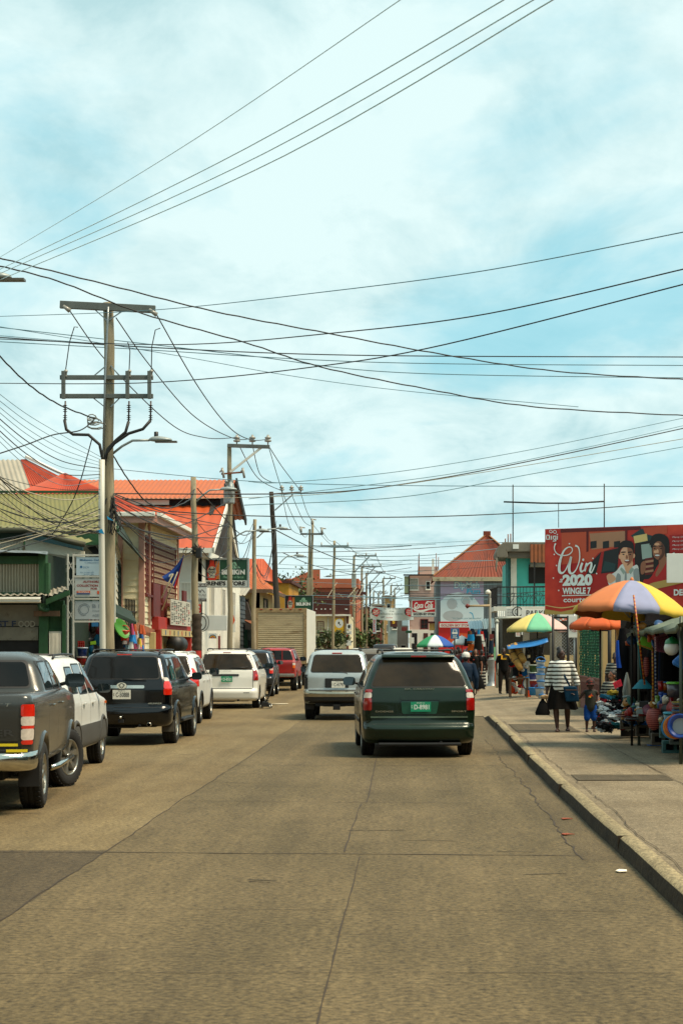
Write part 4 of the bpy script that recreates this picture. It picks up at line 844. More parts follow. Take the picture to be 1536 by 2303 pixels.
def roof(parent,quads,mat,name='roof',pitch=.16,amp=.022,th=.05):
 mb=MB()
 for q in quads:
  if len(q)==4:mb.corr(*q,pitch=pitch,amp=amp)
  else:mb.add(q,[tuple(range(len(q)))])
 return mb.build(name,mat,parent,world=True,recalc=False)
def door(parent,pl,a,b,w_,h,mat,frame=None):
 mb=MB();mb.pbox(pl,a,a+w_,b,b+h,.004,.05);mb.pbox(pl,a+.1,a+w_-.1,b+h*.55,b+h-.12,.05,.065);mb.pbox(pl,a+.1,a+w_-.1,b+.15,b+h*.48,.05,.065);mb.pbox(pl,a-.08,a,b,b+h+.08,.004,.07,1);mb.pbox(pl,a+w_,a+w_+.08,b,b+h+.08,.004,.07,1)
 return mb.build('door',[mat,frame or m_gutter],parent,world=True)
t=house('board_house','white and green board house with an olive corrugated roof and porch roof',-11,48.4)
B=V((X_(262,47.8),47.8,4.98));A=V((-22,47.8,5.0));C=P(232,1110,52.2);D=V((-22,52.2,C.z));E=V((-8.85,56.5,5.1))
wall(t,Pl((-22,48.4,0)),13.9,4.9,m_white,clap=.2)
pl=Pl((-8.1,48.4,0),(-1.25,8.6,0));wall(t,pl,8.6,4.9,m_white,clap=.2)
win(t,pl,3.4,2.5,3.4,1.9,m_greend,m_dark,6,5)
roof(t,[(A,B,C,D)],m_olive,pitch=.13,amp=.016)
mb=MB();mb.add([B,E,C],[(0,1,2)]);n_=(E-B).normalized();mb.prism([B,E,E+V((.35,.2,-.55)),B+V((.4,0,-.35))],V((-.05,0,.03)),0);mb.build('roof_hip',m_greend,t,world=True)
beam(t,B+V((.02,0,.02)),C+V((.05,0,.06)),.12,.08,m_green,'ridge_cap');beam(t,D+V((0,0,.05)),C+V((0,0,.05)),.16,.06,m_green,'ridge_cap')
beam(t,A+V((0,-.02,-.22)),B+V((0,-.02,-.22)),.06,.30,m_green)
for px in(160,232):beam(t,P(px,1225,48.2),P(px,1470,48.2),.14,.14,m_greend,'corner_post')
win(t,Pl((-22,48.4,0)),22+X_(70,48.4),2.2,1.0,1.7,m_green,m_dark,0);win(t,Pl((-22,48.4,0)),22+X_(113,48.4),2.2,.95,1.9,m_green,m_dark,1);win(t,Pl((-22,48.4,0)),22+X_(203,48.4),3.0,.5,1.4,m_green,m_dark,1)
mb=MB();pl=Pl((0,48.3,0));rnd=random.Random(2)
mb.poly(pl,[(X_(198,48.3),Z_(1232,48.3)),(X_(228,48.3),Z_(1262,48.3)),(X_(226,48.3),Z_(1243,48.3)),(X_(217,48.3),Z_(1228,48.3))],.06,0,.05);mb.build('bracket',m_iron,t,world=True)
q0,q1=P(-60,1185,45.2),P(192,1222,45.2);roof(t,[(q0+V((0,-.1,0)),P(60,1187,45.1),P(64,1183,46.4),q0+V((0,1.2,.1))),(P(60,1187,45.1),q1,q1+V((0,1.3,.15)),P(64,1183,46.4))],m_olive,'porch_roof')
mb=MB();mb.tube([P(-60,1194,45),P(60,1192,45),P(100,1201,45),P(150,1216,45),P(192,1225,45)],.07,8);mb.build('gutter',M('old_gutter','#3a3a26',.7,var=.4),t,world=True)
mb=MB();mb.prism([P(60,1198,45.1),P(187,1229,45.1),P(187,1238,45.1),P(60,1210,45.1)],V((0,.06,0)));mb.build('fascia',M('teal_fascia','#265058',.7,var=.3),t,world=True)
mb=MB();mb.prism([P(-60,1196,45.3),P(60,1196,45.3),P(60,1213,45.3),P(-60,1213,45.3)],V((0,.1,0)));mb.build('beam',m_greend,t,world=True)
mb=MB();mb.prism([P(58,1209,45.4),P(190,1240,45.4),P(190,1256,45.4),P(150,1250,45.4),P(58,1238,45.4)],V((0,.1,0)));mb.prism([P(-60,1213,45.5),P(52,1213,45.5),P(52,1234,45.5),P(-60,1234,45.5)],V((0,.1,0)))
for k in range(9):mb.prism([P(-40+k*10.5,1234,45.5),P(-33+k*10.5,1234,45.5),P(-33+k*10.5,1241,45.5),P(-40+k*10.5,1241,45.5)],V((0,.06,0)))
mb.build('porch_board',m_white,t,world=True)
YF=43.5
t=house('food_stand','green wooden food stand with a roller shutter and faded fast food lettering under its gutter',-10,YF)
fx=lambda px:X_(px,YF);fz=lambda py:Z_(py,YF)
mb=MB();mb.box(fx(-120),fx(92),YF+.25,YF+3.2,0,fz(1242));mb.box(fx(92),fx(150),YF+.6,YF+3.2,0,fz(1335));mb.build('wall',m_greend,t,world=True)
mb=MB();mb.box(fx(-80),fx(88),YF+.10,YF+.24,fz(1408),fz(1360),0);mb.box(fx(-80),fx(85),YF+.08,YF+.24,fz(1440),fz(1410),0);mb.build('lintel',M('dirty_plaster','#6f6a5c',.85,var=.2,stain='#3d382e',stain_amt=.52),t,world=True)
mb=MB();pl=Pl((0,YF+.07,0));mb.text(pl,'FAST F',fx(2),fz(1403),(fx(36)-fx(-32)),fz(1396)-fz(1410),.012,0,.025);mb.build('lettering',M('faded_blue','#232f47',.7),t,world=True,recalc=False)
mb=MB();mb.text(pl,'OOD',fx(60),fz(1403),(fx(78)-fx(40)),fz(1396)-fz(1410),.012,0,.02);mb.build('lettering',M('faded_white','#8f8a7b',.7),t,world=True,recalc=False)
mb=MB();mb.box(fx(-80),fx(85),YF+.12,YF+.2,0,fz(1440));mb.build('opening',m_dark,t,world=True)
mb=MB();
for k in range(24):
 a,b_=fx(-70+k*6.6),fx(-70+(k+1)*6.6);mb.grid([[V((a+(b_-a)*q/6,YF+.20-.05*math.sin(math.pi*q/6),z))for q in range(7)]for z in(fz(1332),fz(1266))],0)
mb.build('corrugated_panel',M('pale_tin','#9c9580',.6,var=.15,scale=3,stain='#5b5444',stain_amt=.6),t,world=True)
mb=MB();mb.box(fx(-80),fx(88),YF+.1,YF+.24,fz(1268),fz(1250));mb.box(fx(88),fx(104),YF-.02,YF+.24,fz(1335),fz(1243));mb.box(fx(104),fx(111),YF-.04,YF+.22,fz(1337),fz(1266));mb.box(fx(-80),fx(86),YF+.1,YF+.24,fz(1342),fz(1332));mb.build('frame',m_green,t,world=True,bevel=.01)
roof(t,[(P(-80,1340,YF-.5),P(108,1338,YF-.5),P(104,1334,YF+.2),P(-80,1334,YF+.2))],m_greytin,'awning')
mb=MB();rows=[]
for px in(-80,104):rows.append([V((fx(px),YF-.55+dy,z))for dy,z in((.04,fz(1344)),(-.06,fz(1345)),(-.07,fz(1349)),(-.03,fz(1351)),(-.05,fz(1354)),(0,fz(1357)),(.1,fz(1357)))])
mb.grid(rows,0,False);mb.build('gutter',m_gutter,t,world=True)
mb=MB();mb.prism([P(104,1347,YF-.3),P(156,1327,YF-.3),P(156,1338,YF-.3),P(104,1360,YF-.3)],V((0,.12,0)));mb.build('fascia',m_green,t,world=True)
roof(t,[(P(110,1342,YF-.3),P(155,1324,YF-.3),P(147,1318,YF+.7),P(110,1327,YF+.7))],m_greytin,'side_awning')
mb=MB()
for a,b_,c,d in((88,108,1357,1475),(140,148,1360,1475)):mb.box(fx(a),fx(b_),YF,YF+.3,0,fz(c))
mb.box(fx(108),fx(140),YF+.2,YF+.4,fz(1415),fz(1350));mb.box(fx(108),fx(140),YF+.15,YF+.38,0,fz(1415));mb.build('pillar',m_green,t,world=True,bevel=.01)
mb=MB();mb.box(fx(110),fx(138),YF+.06,YF+.14,.3,fz(1420),0)
for k in range(9):x=fx(112+k*3);mb.tube([(x,YF+.03,.5),(x,YF+.03,fz(1424))],.014,5)
mb.build('shutter',M('white_shutter','#b5b1a0',.6,var=.12),t,world=True)
mb=MB();mb.box(fx(79),fx(137),YF-.12,YF-.06,fz(1386),fz(1374));mb.build('plank',m_wood,t,world=True)
mb=MB();mb.tube([P(88,1358,YF-.25),P(90,1368,YF-.25),P(100,1372,YF-.2),P(110,1372,YF-.1)],.045,8);mb.build('drain_pipe',m_green,t,world=True)
mb=MB();rows=[]
for k in range(8):
 px=-60+k*24;rows.append([P(px,1240+(k/7)**2*6+.8*math.sin(k*2),YF-.35),P(px,1236+(k/7)**2*4,YF+.8)])
mb.grid(rows);mb.build('tin_sheet',m_galv,t,world=True)
t=house('red_roof_house','house behind with a big roof of patchy red and bare grey tin',-16,66)
wall(t,Pl((-26,66,0)),15.2,5.6,m_white)
a,b_,c,d=P(-150,1150,65.5),P(300,1152,65.5),P(60,1034,70),P(-150,1034,70);g1,g2=a.lerp(b_,.53),d.lerp(c,.94)
roof(t,[(a,g1,g2,d)],m_greytin,'bare_tin',pitch=.2,amp=.03);roof(t,[(g1,b_,c,g2)],m_redtin,'red_tin',pitch=.2,amp=.03)
beam(t,c+V((0,0,.12)),b_+V((.1,.1,.12)),.12,.1,m_gutter,'ridge_cap')
t=house('clapboard_house','cream clapboard house with pink corner posts, white gutters and barred windows',-11,58)
pl1=Pl((-13.5,56.3,0));pl2=Pl((-8.55,56.3,0),ST)
wall(t,pl1,4.95,6.0,m_cream,clap=.2);wall(t,pl2,8.2,6.0,m_cream,clap=.2)
for x,y in((-8.53,56.28),(-8.53,64.5)):
 mb=MB();mb.box(x-.12,x+.05,y-.05,y+.12,0,6.0);mb.build('corner_post',m_pink,t,world=True)
mb=MB();mb.box(-8.58,-8.46,57.4,57.52,2.6,6.0);mb.box(-9.3,-9.16,56.2,56.29,2.4,6.0);mb.build('corner_post',m_pink,t,world=True)
ca=V((-8.0,55.4,6.0));cb_=V((-8.0,64.8,6.0));cc=V((-11.5,59,7.62));cd=V((-11.5,63,7.62));ce=V((-13.9,55.4,6.0))
roof(t,[(ce,ca,cc,cc+V((-.05,0,0))),(ca,cb_,cd,cc)],m_redtin,pitch=.18)
mb=MB();mb.box(-13.9,-8.05,55.5,56.29,5.86,5.9);mb.box(-8.54,-8.05,56.29,64.7,5.86,5.9);mb.build('soffit',M('soffit','#8f7f60',.8),t,world=True)
for p,q in((V((-13.9,55.38,5.9)),V((-8.0,55.38,5.9))),(V((-7.98,55.4,5.9)),V((-7.98,64.9,5.9)))):
 beam(t,p-V((0,0,.05)),q-V((0,0,.05)),.06,.22,m_pink);d_=V((0,-.08,.1))if abs(p.y-q.y)<1 else V((.08,0,.1));beam(t,p+d_,q+d_,.13,.14,m_gutter,'gutter',.02)
win(t,pl2,.5,3.55,1.3,1.9,m_maroon,m_pane,6,2,.05);win(t,pl2,2.1,3.35,5.6,2.05,m_maroon,m_dark,22,1,.05)
win(t,pl1,3.0,3.0,.7,1.7,m_pink,m_dark,3,5,.06)
mb=MB();pl=Pl((-8.78,54.3,0),ST)
for k in range(14):mb.pbox(pl,k*.3,k*.3+.035,1.1,3.35,0,.035)
for z in(1.2,2.95):mb.pbox(pl,0,4.2,z,z+.04,.036,.06)
tag(mb.build('iron_railing',m_iron),'black iron railing in front of the cream clapboard house','railing')
t2=house('red_shop','low red and cream shop front under the clapboard house with a striped fascia',-8.4,62)
mb=MB();mb.box(-8.79,-8.3,58.2,66.6,2.42,2.86);mb.build('canopy',m_redp,t2,world=True,bevel=.02)
mb=MB();mb.box(-8.28,-8.22,58.4,66.6,2.24,2.46,0);mb.build('fascia',m_creamp,t2,world=True)
for k in range(7):mb=MB();mb.box(-8.22,-8.21,59.2+k*1.05,59.35+k*1.05,2.27,2.43,0);mb.build('fascia_mark',[m_signblue,m_signred,m_signink][k%3],t2,world=True)
for y in(58.3,61.8,66.2):mb=MB();mb.box(-8.5,-8.25,y,y+.3,.15,2.42);mb.build('pillar',m_redp,t2,world=True)
mb=MB();mb.box(-8.6,-8.48,58.3,66.6,.15,2.4);mb.build('wall',m_creamp,t2,world=True)
for y,w_ in((57.9,1.6),(60.1,1.0),(65.5,.9)):mb=MB();mb.box(-8.5,-8.42,y,y+w_,2.86,3.95);mb.build('door_panel',m_maroon,t2,world=True,bevel=.01)
mb=MB();mb.lathe([(.001,0),(.28,0),(.28,1.5),(.001,1.5)],c=(-8.1,60.5,1.95),ax=(0,1,0),n=16);tag(mb.build('ceiling_roll',m_black),'dark rolled shutter drum hanging under the red canopy','roll')
mb=MB();pl=Pl((-8.2,60.2,0),ST);mb.pbox(pl,0,5.3,2.62,3.5,0,.03)
rnd=random.Random(9);mk=MB()
for i in range(9):
 for j in range(14):
  if rnd.random()<.75:a0=.15+i*.56;b0=2.68+j*.056;mk.pbox(pl,a0,a0+rnd.uniform(.2,.48),b0,b0+.028,.032,.036,1 if rnd.random()<.12 else 0)
bd=mb.build('notice_board',M('newsprint','#b8b4a4',.8,var=.12,scale=5));tag(bd,'white notice board covered in small print hung over the red canopy','notice board')
ob=mk.build('printed_text',[m_signink,m_signred],bd,world=True,recalc=False)
t=house('white_store','white store building with stepped bright orange tin roofs and a dark attic gable',-12,71.5)
pl1=Pl((-20,71.6,0));pl2=Pl((-8.5,71.6,0),ST)
wall(t,pl1,11.5,5.7,m_plaster);wall(t,pl2,16,5.7,m_plaster)
XR=-7.97
lo=lambda x,y,z:V((x,y,z))
roof(t,[(lo(-20,71,5.8),lo(XR,71,5.8),lo(XR,76,7.9),lo(-20,76,7.9))],m_orange2,'lower_roof',pitch=.42,amp=.02)
roof(t,[(lo(-20,75.7,8.2),lo(XR+.03,75.7,8.2),lo(XR+.03,80,9.38),lo(-20,80,9.38)),(lo(-20,80,9.38),lo(XR+.03,80,9.38),lo(XR+.03,84.4,7.9),lo(-20,84.4,7.9))],m_orange,'upper_roof',pitch=.2)
mb=MB();mb.box(-20,XR-.25,76.1,76.3,7.7,8.3);mb.build('clerestory',m_dark,t,world=True)
mb=MB();mb.box(-12.6,-10.4,76.0,76.1,7.95,8.15);mb.build('clerestory_panel',m_plaster,t,world=True)
mb=MB();mb.prism([lo(-8.4,71.6,5.7),lo(-8.4,87,5.7),lo(-8.4,84,7.9),lo(-8.4,80,9.2),lo(-8.4,76,8.0)],V((-.2,0,0)));mb.build('gable',M('dark_gable','#241b14',.85,var=.3),t,world=True)
beam(t,lo(XR+.04,70.9,5.72),lo(XR+.04,76.1,7.88),.06,.26,m_gutter,'bargeboard');beam(t,lo(XR+.04,76.1,7.8),lo(XR+.04,82,5.4),.06,.2,m_gutter,'bargeboard');beam(t,lo(XR+.05,80,9.33),lo(XR+.05,84.6,7.8),.08,.3,m_iron,'bargeboard')
beam(t,lo(-20,70.95,5.72),lo(XR,70.95,5.72),.12,.2,m_gutter,'gutter');beam(t,lo(-8.35,71.6,5.6),lo(-8.35,87,5.6),.3,.25,m_gutter,'cornice')
for y,z,w_,h in((74.5,3.1,1.4,1.4),(79,3.1,1.4,1.4),(83.5,3.1,1.4,1.4)):win(t,pl2,y-71.6,z,w_,h,m_gutter,m_dark,6,0)
win(t,pl1,20+X_(405,71.6),3.0,.9,1.5,m_gutter,m_plaster,5,0);win(t,pl1,20+X_(441,71.6),2.6,.28,1.7,m_gutter,m_pink,2,0)
door(t,pl2,5.5,.15,1.1,2.2,m_maroon);door(t,pl2,10.5,.15,1.3,2.2,m_dark)
t=thing('tin_shed','small red roofed wooden shack corner behind the white store','shed',(-8.6,88,0));mb=MB();mb.clap(Pl((-9.4,87.6,0),FR),.9,4.4,.22);mb.clap(Pl((-8.5,87.6,0),ST),2.6,4.4,.22);mb.build('wall',M('slate_boards','#3b4448',.8,var=.3),t,world=True);roof(t,[(V((-9.6,87.3,4.4)),V((-8.2,87.3,4.4)),V((-8.2,90.4,4.9)),V((-9.6,90.4,4.9)))],m_greytin)
t=house('yellow_house','pale yellow house with a small orange tin roof and louvred window beyond the store',-9,97)
pl1=Pl((-14,97,0));pl2=Pl((-8.35,97,0),ST);wall(t,pl1,5.65,4.95,m_creamp);wall(t,pl2,10,4.95,m_creamp)
roof(t,[(V((-14,96.3,5.0)),V((-7.7,96.3,5.0)),V((-9.4,99.5,6.2)),V((-14,99.5,6.2))),(V((-7.7,96.3,5.0)),V((-7.7,107,5.0)),V((-9.4,104,6.2)),V((-9.4,99.5,6.2)))],m_orange)
beam(t,V((-14,96.25,4.9)),V((-7.65,96.25,4.9)),.08,.2,m_wood);beam(t,V((-7.65,96.25,4.9)),V((-7.65,107,4.9)),.08,.2,m_wood)
win(t,pl2,2.5,3.1,2.6,1.5,m_greend,m_pane,0,0,.08,True,9);win(t,pl1,4.3,2.9,.8,1.6,m_wood,m_dark,0,0)
mb=MB();mb.prism([V((-9.6,95.5,2.2)),V((-8.3,95.5,2.2)),V((-8.9,95.5,4.3)),V((-9.6,95.5,4.4))],V((0,1.4,0)));mb.build('lean_to',M('lean_to','#35271c',.8,var=.3),t,world=True)
t=thing('gable_roof_shed','small orange gabled roof peeking over the pale yellow house','building',(-9.6,108,0));roof(t,[(V((-12,107.2,5.9)),V((-9.0,107.2,5.9)),V((-9.2,109.5,7.3)),V((-12,109.5,7.3))),(V((-9.0,107.2,5.9)),V((-8.2,112,5.9)),V((-9.2,109.6,7.3)),V((-9.2,109.5,7.3)))],m_orange2);mb=MB();mb.box(-12,-9.1,107.6,112,0,5.9);mb.build('wall',m_creamp,t,world=True)
t=thing('market_shack','row of green and blue painted wooden shop fronts under a ragged tin awning','shop',(-8.4,92,0))
for k,(c,y0,y1)in enumerate((('#234d38',89.5,91.6),('#8f8150',91.8,92.8),('#1c5263',93,95),('#16313f',95.2,96.5))):mb=MB();mb.box(-9.2,-8.3,y0,y1,.15,2.75);mb.build('shop_front',M('shop_front%d'%k,c,.7,var=.2),t,world=True,bevel=.02)
mb=MB();mb.box(-8.28,-8.26,90,91,.2,2.2);mb.box(-8.28,-8.26,93.6,94.4,.2,2.2);mb.build('doorway',m_dark,t,world=True)
roof(t,[(V((-7.6,89,2.8)),V((-7.6,96.6,2.75)),V((-8.4,96.6,3.2)),V((-8.4,89,3.2)))],m_rustp,'awning',amp=.04)
t=house('ochre_house','ochre yellow walled house partly hidden behind the dark leaning pole',-9.5,118);mb=MB();mb.box(-14,-8.2,118,128,0,6.1);mb.build('wall',M('ochre','#b07f24',.8,var=.2,scale=1),t,world=True);win(t,Pl((-14,118,0)),4.2,3.6,.8,1.2,m_wood,m_dark);mb=MB();mb.box(-14.2,-8.0,117.8,128.2,6.1,6.3);mb.build('roof',m_brown,t,world=True)
t=house('terracotta_building','flat roofed terracotta concrete building with stained parapets behind the far poles',-7.7,165)
mb=MB();mb.box(-16,-5.2,165,180,0,7.35);mb.build('wall',m_terra,t,world=True);mb=MB();mb.box(-11.8,-5.0,164.7,180,7.35,8.2);mb.build('parapet',m_terra,t,world=True)
mb=MB();mb.prism([V((-13,164.9,7.35)),V((-8.6,164.9,8.0)),V((-8.6,164.9,9.1)),V((-9.1,164.9,9.1)),V((-11,164.9,8.3))],V((0,.5,0)));mb.build('parapet',m_terra,t,world=True)
mb=MB();mb.box(-12,-4.3,163.8,164.7,6.7,6.95);mb.build('ledge',m_brown,t,world=True)
for x in(-10.5,-8.6,-6.8):win(t,Pl((-16,165,0)),x+16,4.4,.9,1.3,m_brown,m_dark)
t=house('brown_front_shop','cream shop under a broad dark red band with white dotted lettering',-7,140)
mb=MB();mb.box(-12,-5.0,140,150,0,4.35);mb.clap(Pl((-12,139.99,0)),7,4.35,.25);mb.build('wall',m_cream,t,world=True)
mb=MB();mb.box(-12,-4.95,139.5,140,4.45,5.75);mb.build('sign_band',m_brown,t,world=True,bevel=.03);mb=MB();mb.box(-12,-4.85,139.3,140,4.3,4.42);mb.build('gutter',m_gutter,t,world=True)
for x in(-7.6,-7.2,-6.9,-6.5,-5.3,-5.2):mb=MB();mb.box(x,x+.1,139.47,139.5,4.8,4.88);mb.build('band_dot',m_signw,t,world=True)
win(t,Pl((-12,140,0)),12+X_(713,140),3.0,.55,.9,m_maroon,m_dark,2,4,.06);mb=MB();mb.tube([(X_(738,139.9),139.8,4.3),(X_(738,139.9),139.8,1)],.05,6);mb.build('downpipe',m_gutter,t,world=True)
mb=MB();mb.box(-5.18,-5.05,139.7,139.9,0,4.4);mb.build('corner_post',m_maroon,t,world=True)
rnd=random.Random(11)
far=[(800,822,1392,205,'#8f8a7a','grey fronted'),(838,862,1362,240,'#7a4030','brick red'),(862,886,1343,255,'#b08d5a','ochre topped'),(872,905,1372,215,'#8e9a96','pale blue grey'),(893,918,1382,190,'#a8a294','off white'),(884,912,1415,232,'#b5ae98','low cream'),(800,845,1368,285,'#9a5a40','faded orange')]
for i,(a,b_,py,Y,c,nm)in enumerate(far):
 x0,x1,z1=X_(a,Y),X_(b_,Y),Z_(py,Y);t=house('street_building','%s building in the far distance, its top %s the hanging banner'%(nm,['level with','showing above','highest above','just above','right of','showing below','left of'][i]),(x0+x1)/2,Y)
 mb=MB();mb.box(x0,x1,Y,Y+10,0,z1);mb.build('wall',M('far_wall%d'%i,c,.85,var=.25,scale=.6,stain='#5b5040',stain_amt=.6),t,world=True)
 mb=MB();mb.box(x0-.2,x1+.2,Y-.4,Y+10,z1,z1+.25);mb.build('roof',[m_brown,m_greytin,m_grey][i%3],t,world=True)
 n=max(1,int((x1-x0)/1.3))
 for f in range(int(z1/3)):
  for k in range(n):win(t,Pl((x0,Y,0)),(k+.3)*(x1-x0)/n,1+f*3,.6,1.1,m_gutter,m_dark,0,0,.05)
Y=178;t=house('pink_concrete_building','stained pink three storey concrete building with rebar on its roof',1.3,Y);gx=lambda px:X_(px,178);gz=lambda py:Z_(py,178)
mb=MB();mb.box(gx(920),gx(995),Y,Y+14,0,gz(1293));mb.box(gx(940),gx(985),Y+1,Y+12,gz(1293),gz(1273));mb.build('wall',m_pinkp,t,world=True)
mb=MB();mb.box(gx(909),gx(920),Y-.2,Y+5,gz(1334),gz(1296));mb.build('bay',M('pale_green_bay','#8d9a78',.8,var=.2),t,world=True);mb=MB();mb.box(gx(907),gx(975),Y-.6,Y-.1,gz(1295),gz(1292));mb.build('roof_edge',m_iron,t,world=True)
mb=MB();mb.box(gx(919),gx(921),Y-.3,Y,gz(1345),gz(1293));mb.build('downpipe',m_iron,t,world=True)
mb=MB();mb.box(gx(971),gx(976),Y-.1,Y+.3,gz(1293),gz(1257));mb.build('chimney',m_plaster,t,world=True)
mb=MB();mb.prism([V((gx(939.5),Y,gz(1293))),V((gx(943),Y,gz(1293))),V((gx(943),Y,gz(1243))),V((gx(940.5),Y,gz(1250)))],V((0,.3,0)));mb.build('column_stub',m_rustp,t,world=True)
for px in(981,986,1022,1030):mb=MB();mb.tube([(gx(px),Y+1,gz(1280)),(gx(px),Y+1,gz(1243 if px%2 else 1252))],.035,4);mb.build('rebar',m_rustp,t,world=True)
win(t,Pl((gx(920),Y,0)),gx(922)-gx(920),gz(1327),gx(941)-gx(922),gz(1300)-gz(1327),m_plaster,M('glass_block','#6f7a66',.3,var=.4),6,6);win(t,Pl((gx(920),Y,0)),gx(957)-gx(920),gz(1326),gx(968)-gx(957),gz(1307)-gz(1326),m_plaster,m_dark)
mb=MB();mb.box(gx(918),gx(990),Y-.4,Y,gz(1352),gz(1344));mb.build('ledge',m_grey,t,world=True)
win(t,Pl((gx(920),Y,0)),gx(945)-gx(920),gz(1415),gx(963)-gx(945),gz(1392)-gz(1415),m_maroon,m_dark,1,1)
mb=MB();mb.box(gx(920),gx(990),Y-.3,Y,0,gz(1416));mb.build('ground_floor',m_plaster,t,world=True)
for a,b_,c in((926,938,m_dark),(952,962,m_brown),(968,980,m_dark)):mb=MB();mb.box(gx(a),gx(b_),Y-.34,Y-.3,0,gz(1424));mb.build('doorway',c,t,world=True)
t=thing('awning','small yellow slatted awning with a dark red top beside the red shop front','awning',(gx(975),140,0));kx2=lambda px:X_(px,140);mb=MB()
for k in range(10):a=kx2(965)+k*(kx2(988)-kx2(965))/10;mb.box(a,a+.07,139,139.1,Z_(1418,140),Z_(1402,140))
mb.build('slat',m_signyel,t,world=True);mb=MB();mb.box(kx2(962),kx2(989),138.8,139.6,Z_(1402,140),Z_(1398,140));mb.build('top',m_maroon,t,world=True)
Y=132;hx=lambda px:X_(px,132);hz=lambda py:Z_(py,132)
t=house('rusty_roof_building','building with a steep rusty red hipped roof and a large faded baby poster',4,Y)
mb=MB();mb.box(hx(980),hx(1200),Y,Y+13,0,hz(1303));mb.build('wall',M('blue_grey_wall','#6f767a',.8,var=.2,scale=1),t,world=True)
ap=V((hx(1091)*1.03,Y+4,Z_(1205,Y+4)));e1=V((hx(972),Y-.7,hz(1300)));e2=V((hx(1205),Y-.7,hz(1300)));apr=ap+V((.25,0,0))
roof(t,[(e1,e2,apr,ap),(V((e1.x,Y+13,e1.z)),e1,ap,V((ap.x,Y+6,ap.z)))],m_rust,pitch=.25,amp=.03)
beam(t,e1+V((0,-.05,-.1)),e2+V((0,-.05,-.1)),.1,.3,M('fascia_cream','#a89d80',.8,var=.25,stain='#4d4433',stain_amt=.55));mb=MB();mb.box(ap.x-.15,ap.x+.4,ap.y-.2,ap.y+.2,ap.z-.15,ap.z+.35);mb.build('vent',m_rust,t,world=True,bevel=.03);beam(t,ap+V((0,-.1,.05)),e1.lerp(ap,.02)+V((0,-.05,.1)),.12,.06,M('hip_cap','#8a5a30',.8),'ridge_cap');beam(t,apr+V((0,-.1,.05)),e2+V((0,-.1,.1)),.12,.06,MATS['hip_cap'],'ridge_cap')
mb=MB();
for k in range(9):a=hx(1087)+k*.11;mb.box(a,a+.05,Y-.06,Y-.01,hz(1397),hz(1304))
mb.build('slatted_panel',m_galv,t,world=True)
mb=MB();mb.box(hx(986),hx(1062),Y-.2,Y-.004,.1,hz(1398));mb.build('shop_wall',M('bright_red_wall','#c41a12',.6,var=.1),t,world=True)
s=thing('shop_sign','white strip sign with red letters across the red shop wall','sign',(hx(1020),Y-.3,hz(1410)));mb=MB();pl=Pl((0,Y-.3,0));mb.pbox(pl,hx(988),hx(1058),hz(1411),hz(1402),0,.05);mb.build('board',m_signw,s,world=True)
mb=MB();mb.text(pl,'GOLDEN SKY STORE',hx(1024.5),hz(1406.5),hx(1058)-hx(991),hz(1404)-hz(1409.5),.056,0,.03);mb.build('lettering',m_signred,s,world=True,recalc=False)
mb=MB();mb.poly(Pl((0,Y-.22,0)),[(hx(1004),hz(1440)),(hx(1020),hz(1422)),(hx(1050),hz(1425)),(hx(1052),hz(1450)),(hx(1004),hz(1450))],.02,0,.01);tag(mb.build('wall_panel',m_signor),'ochre painted panel on the red shop wall','painted panel')
s=thing('baby_poster','large pale lilac poster with faded outline lettering and a baby on the rusty roofed building','poster',(hx(1038),Y-.12,hz(1397)))
pl=Pl((0,Y-.12,0));W_=lambda px:hx(px);Zz=lambda py:hz(py);mp_=M('poster_white','#d3e0e2',.5,var=.05,scale=.6);ml=M('poster_lilac','#a99cb5',.5,var=.05);mc=M('poster_cyan','#4aa6c8',.5,var=.03);mg_=M('poster_grey','#8fa0a8',.5,var=.1);mfa=M('poster_face','#b3b6b6',.5,var=.05);mt=M('poster_teal','#3d7f86',.5)
mb=MB();mb.pbox(pl,W_(990),W_(1087),Zz(1398),Zz(1304),0,.05);mb.build('board',mp_,s,world=True)
mb=MB();mb.poly(pl,[(W_(990),Zz(1352)),(W_(1008),Zz(1336)),(W_(1030),Zz(1332)),(W_(1060),Zz(1338)),(W_(1080),Zz(1362)),(W_(1087),Zz(1366)),(W_(1087),Zz(1304)),(W_(990),Zz(1304))],.053,0)
mb.disc(pl,W_(1016),Zz(1358),.38,.42,.056,1);mb.disc(pl,W_(1048),Zz(1352),.28,.34,.056,1);mb.disc(pl,W_(1018),Zz(1385),.75,.4,.056,1)
mb.poly(pl,[(W_(1052),Zz(1341)),(W_(1067),Zz(1339)),(W_(1061),Zz(1351))],.059,2);mb.ring(pl,W_(1046),Zz(1350),.26,.31,.059,2,a0=2,a1=4.6);mb.disc(pl,W_(1027),Zz(1365),.04,.03,.06,2);mb.disc(pl,W_(1027),Zz(1358),.05,.02,.06,2)
mb.text(pl,'DipMeh',W_(1049),Zz(1318),W_(1080)-W_(1022),Zz(1309)-Zz(1330),.059,3,.07,.1);mb.text(pl,'DipMeh',W_(1049),Zz(1318),W_(1079)-W_(1023),Zz(1310.5)-Zz(1328.5),.062,4,.02,.1);mb.text(pl,'Fun',W_(1064),Zz(1330),W_(1082)-W_(1050),Zz(1324)-Zz(1336),.059,3,.05,.1)
mb.text(pl,'"We Care for your baby\'s comfort"',W_(1049),Zz(1391),W_(1083)-W_(1016),Zz(1389)-Zz(1394),.059,5,0)
mb.ribbon(pl,[(W_(1055),Zz(1378)),(W_(1061),Zz(1380)),(W_(1065),Zz(1392))],[.06,.08,.04],.059,3);mb.build('poster_print',[ml,mfa,mg_,mc,mp_,mt],s,world=True,recalc=False)
Y=96;hx=lambda px:X_(px,96);hz=lambda py:Z_(py,96)
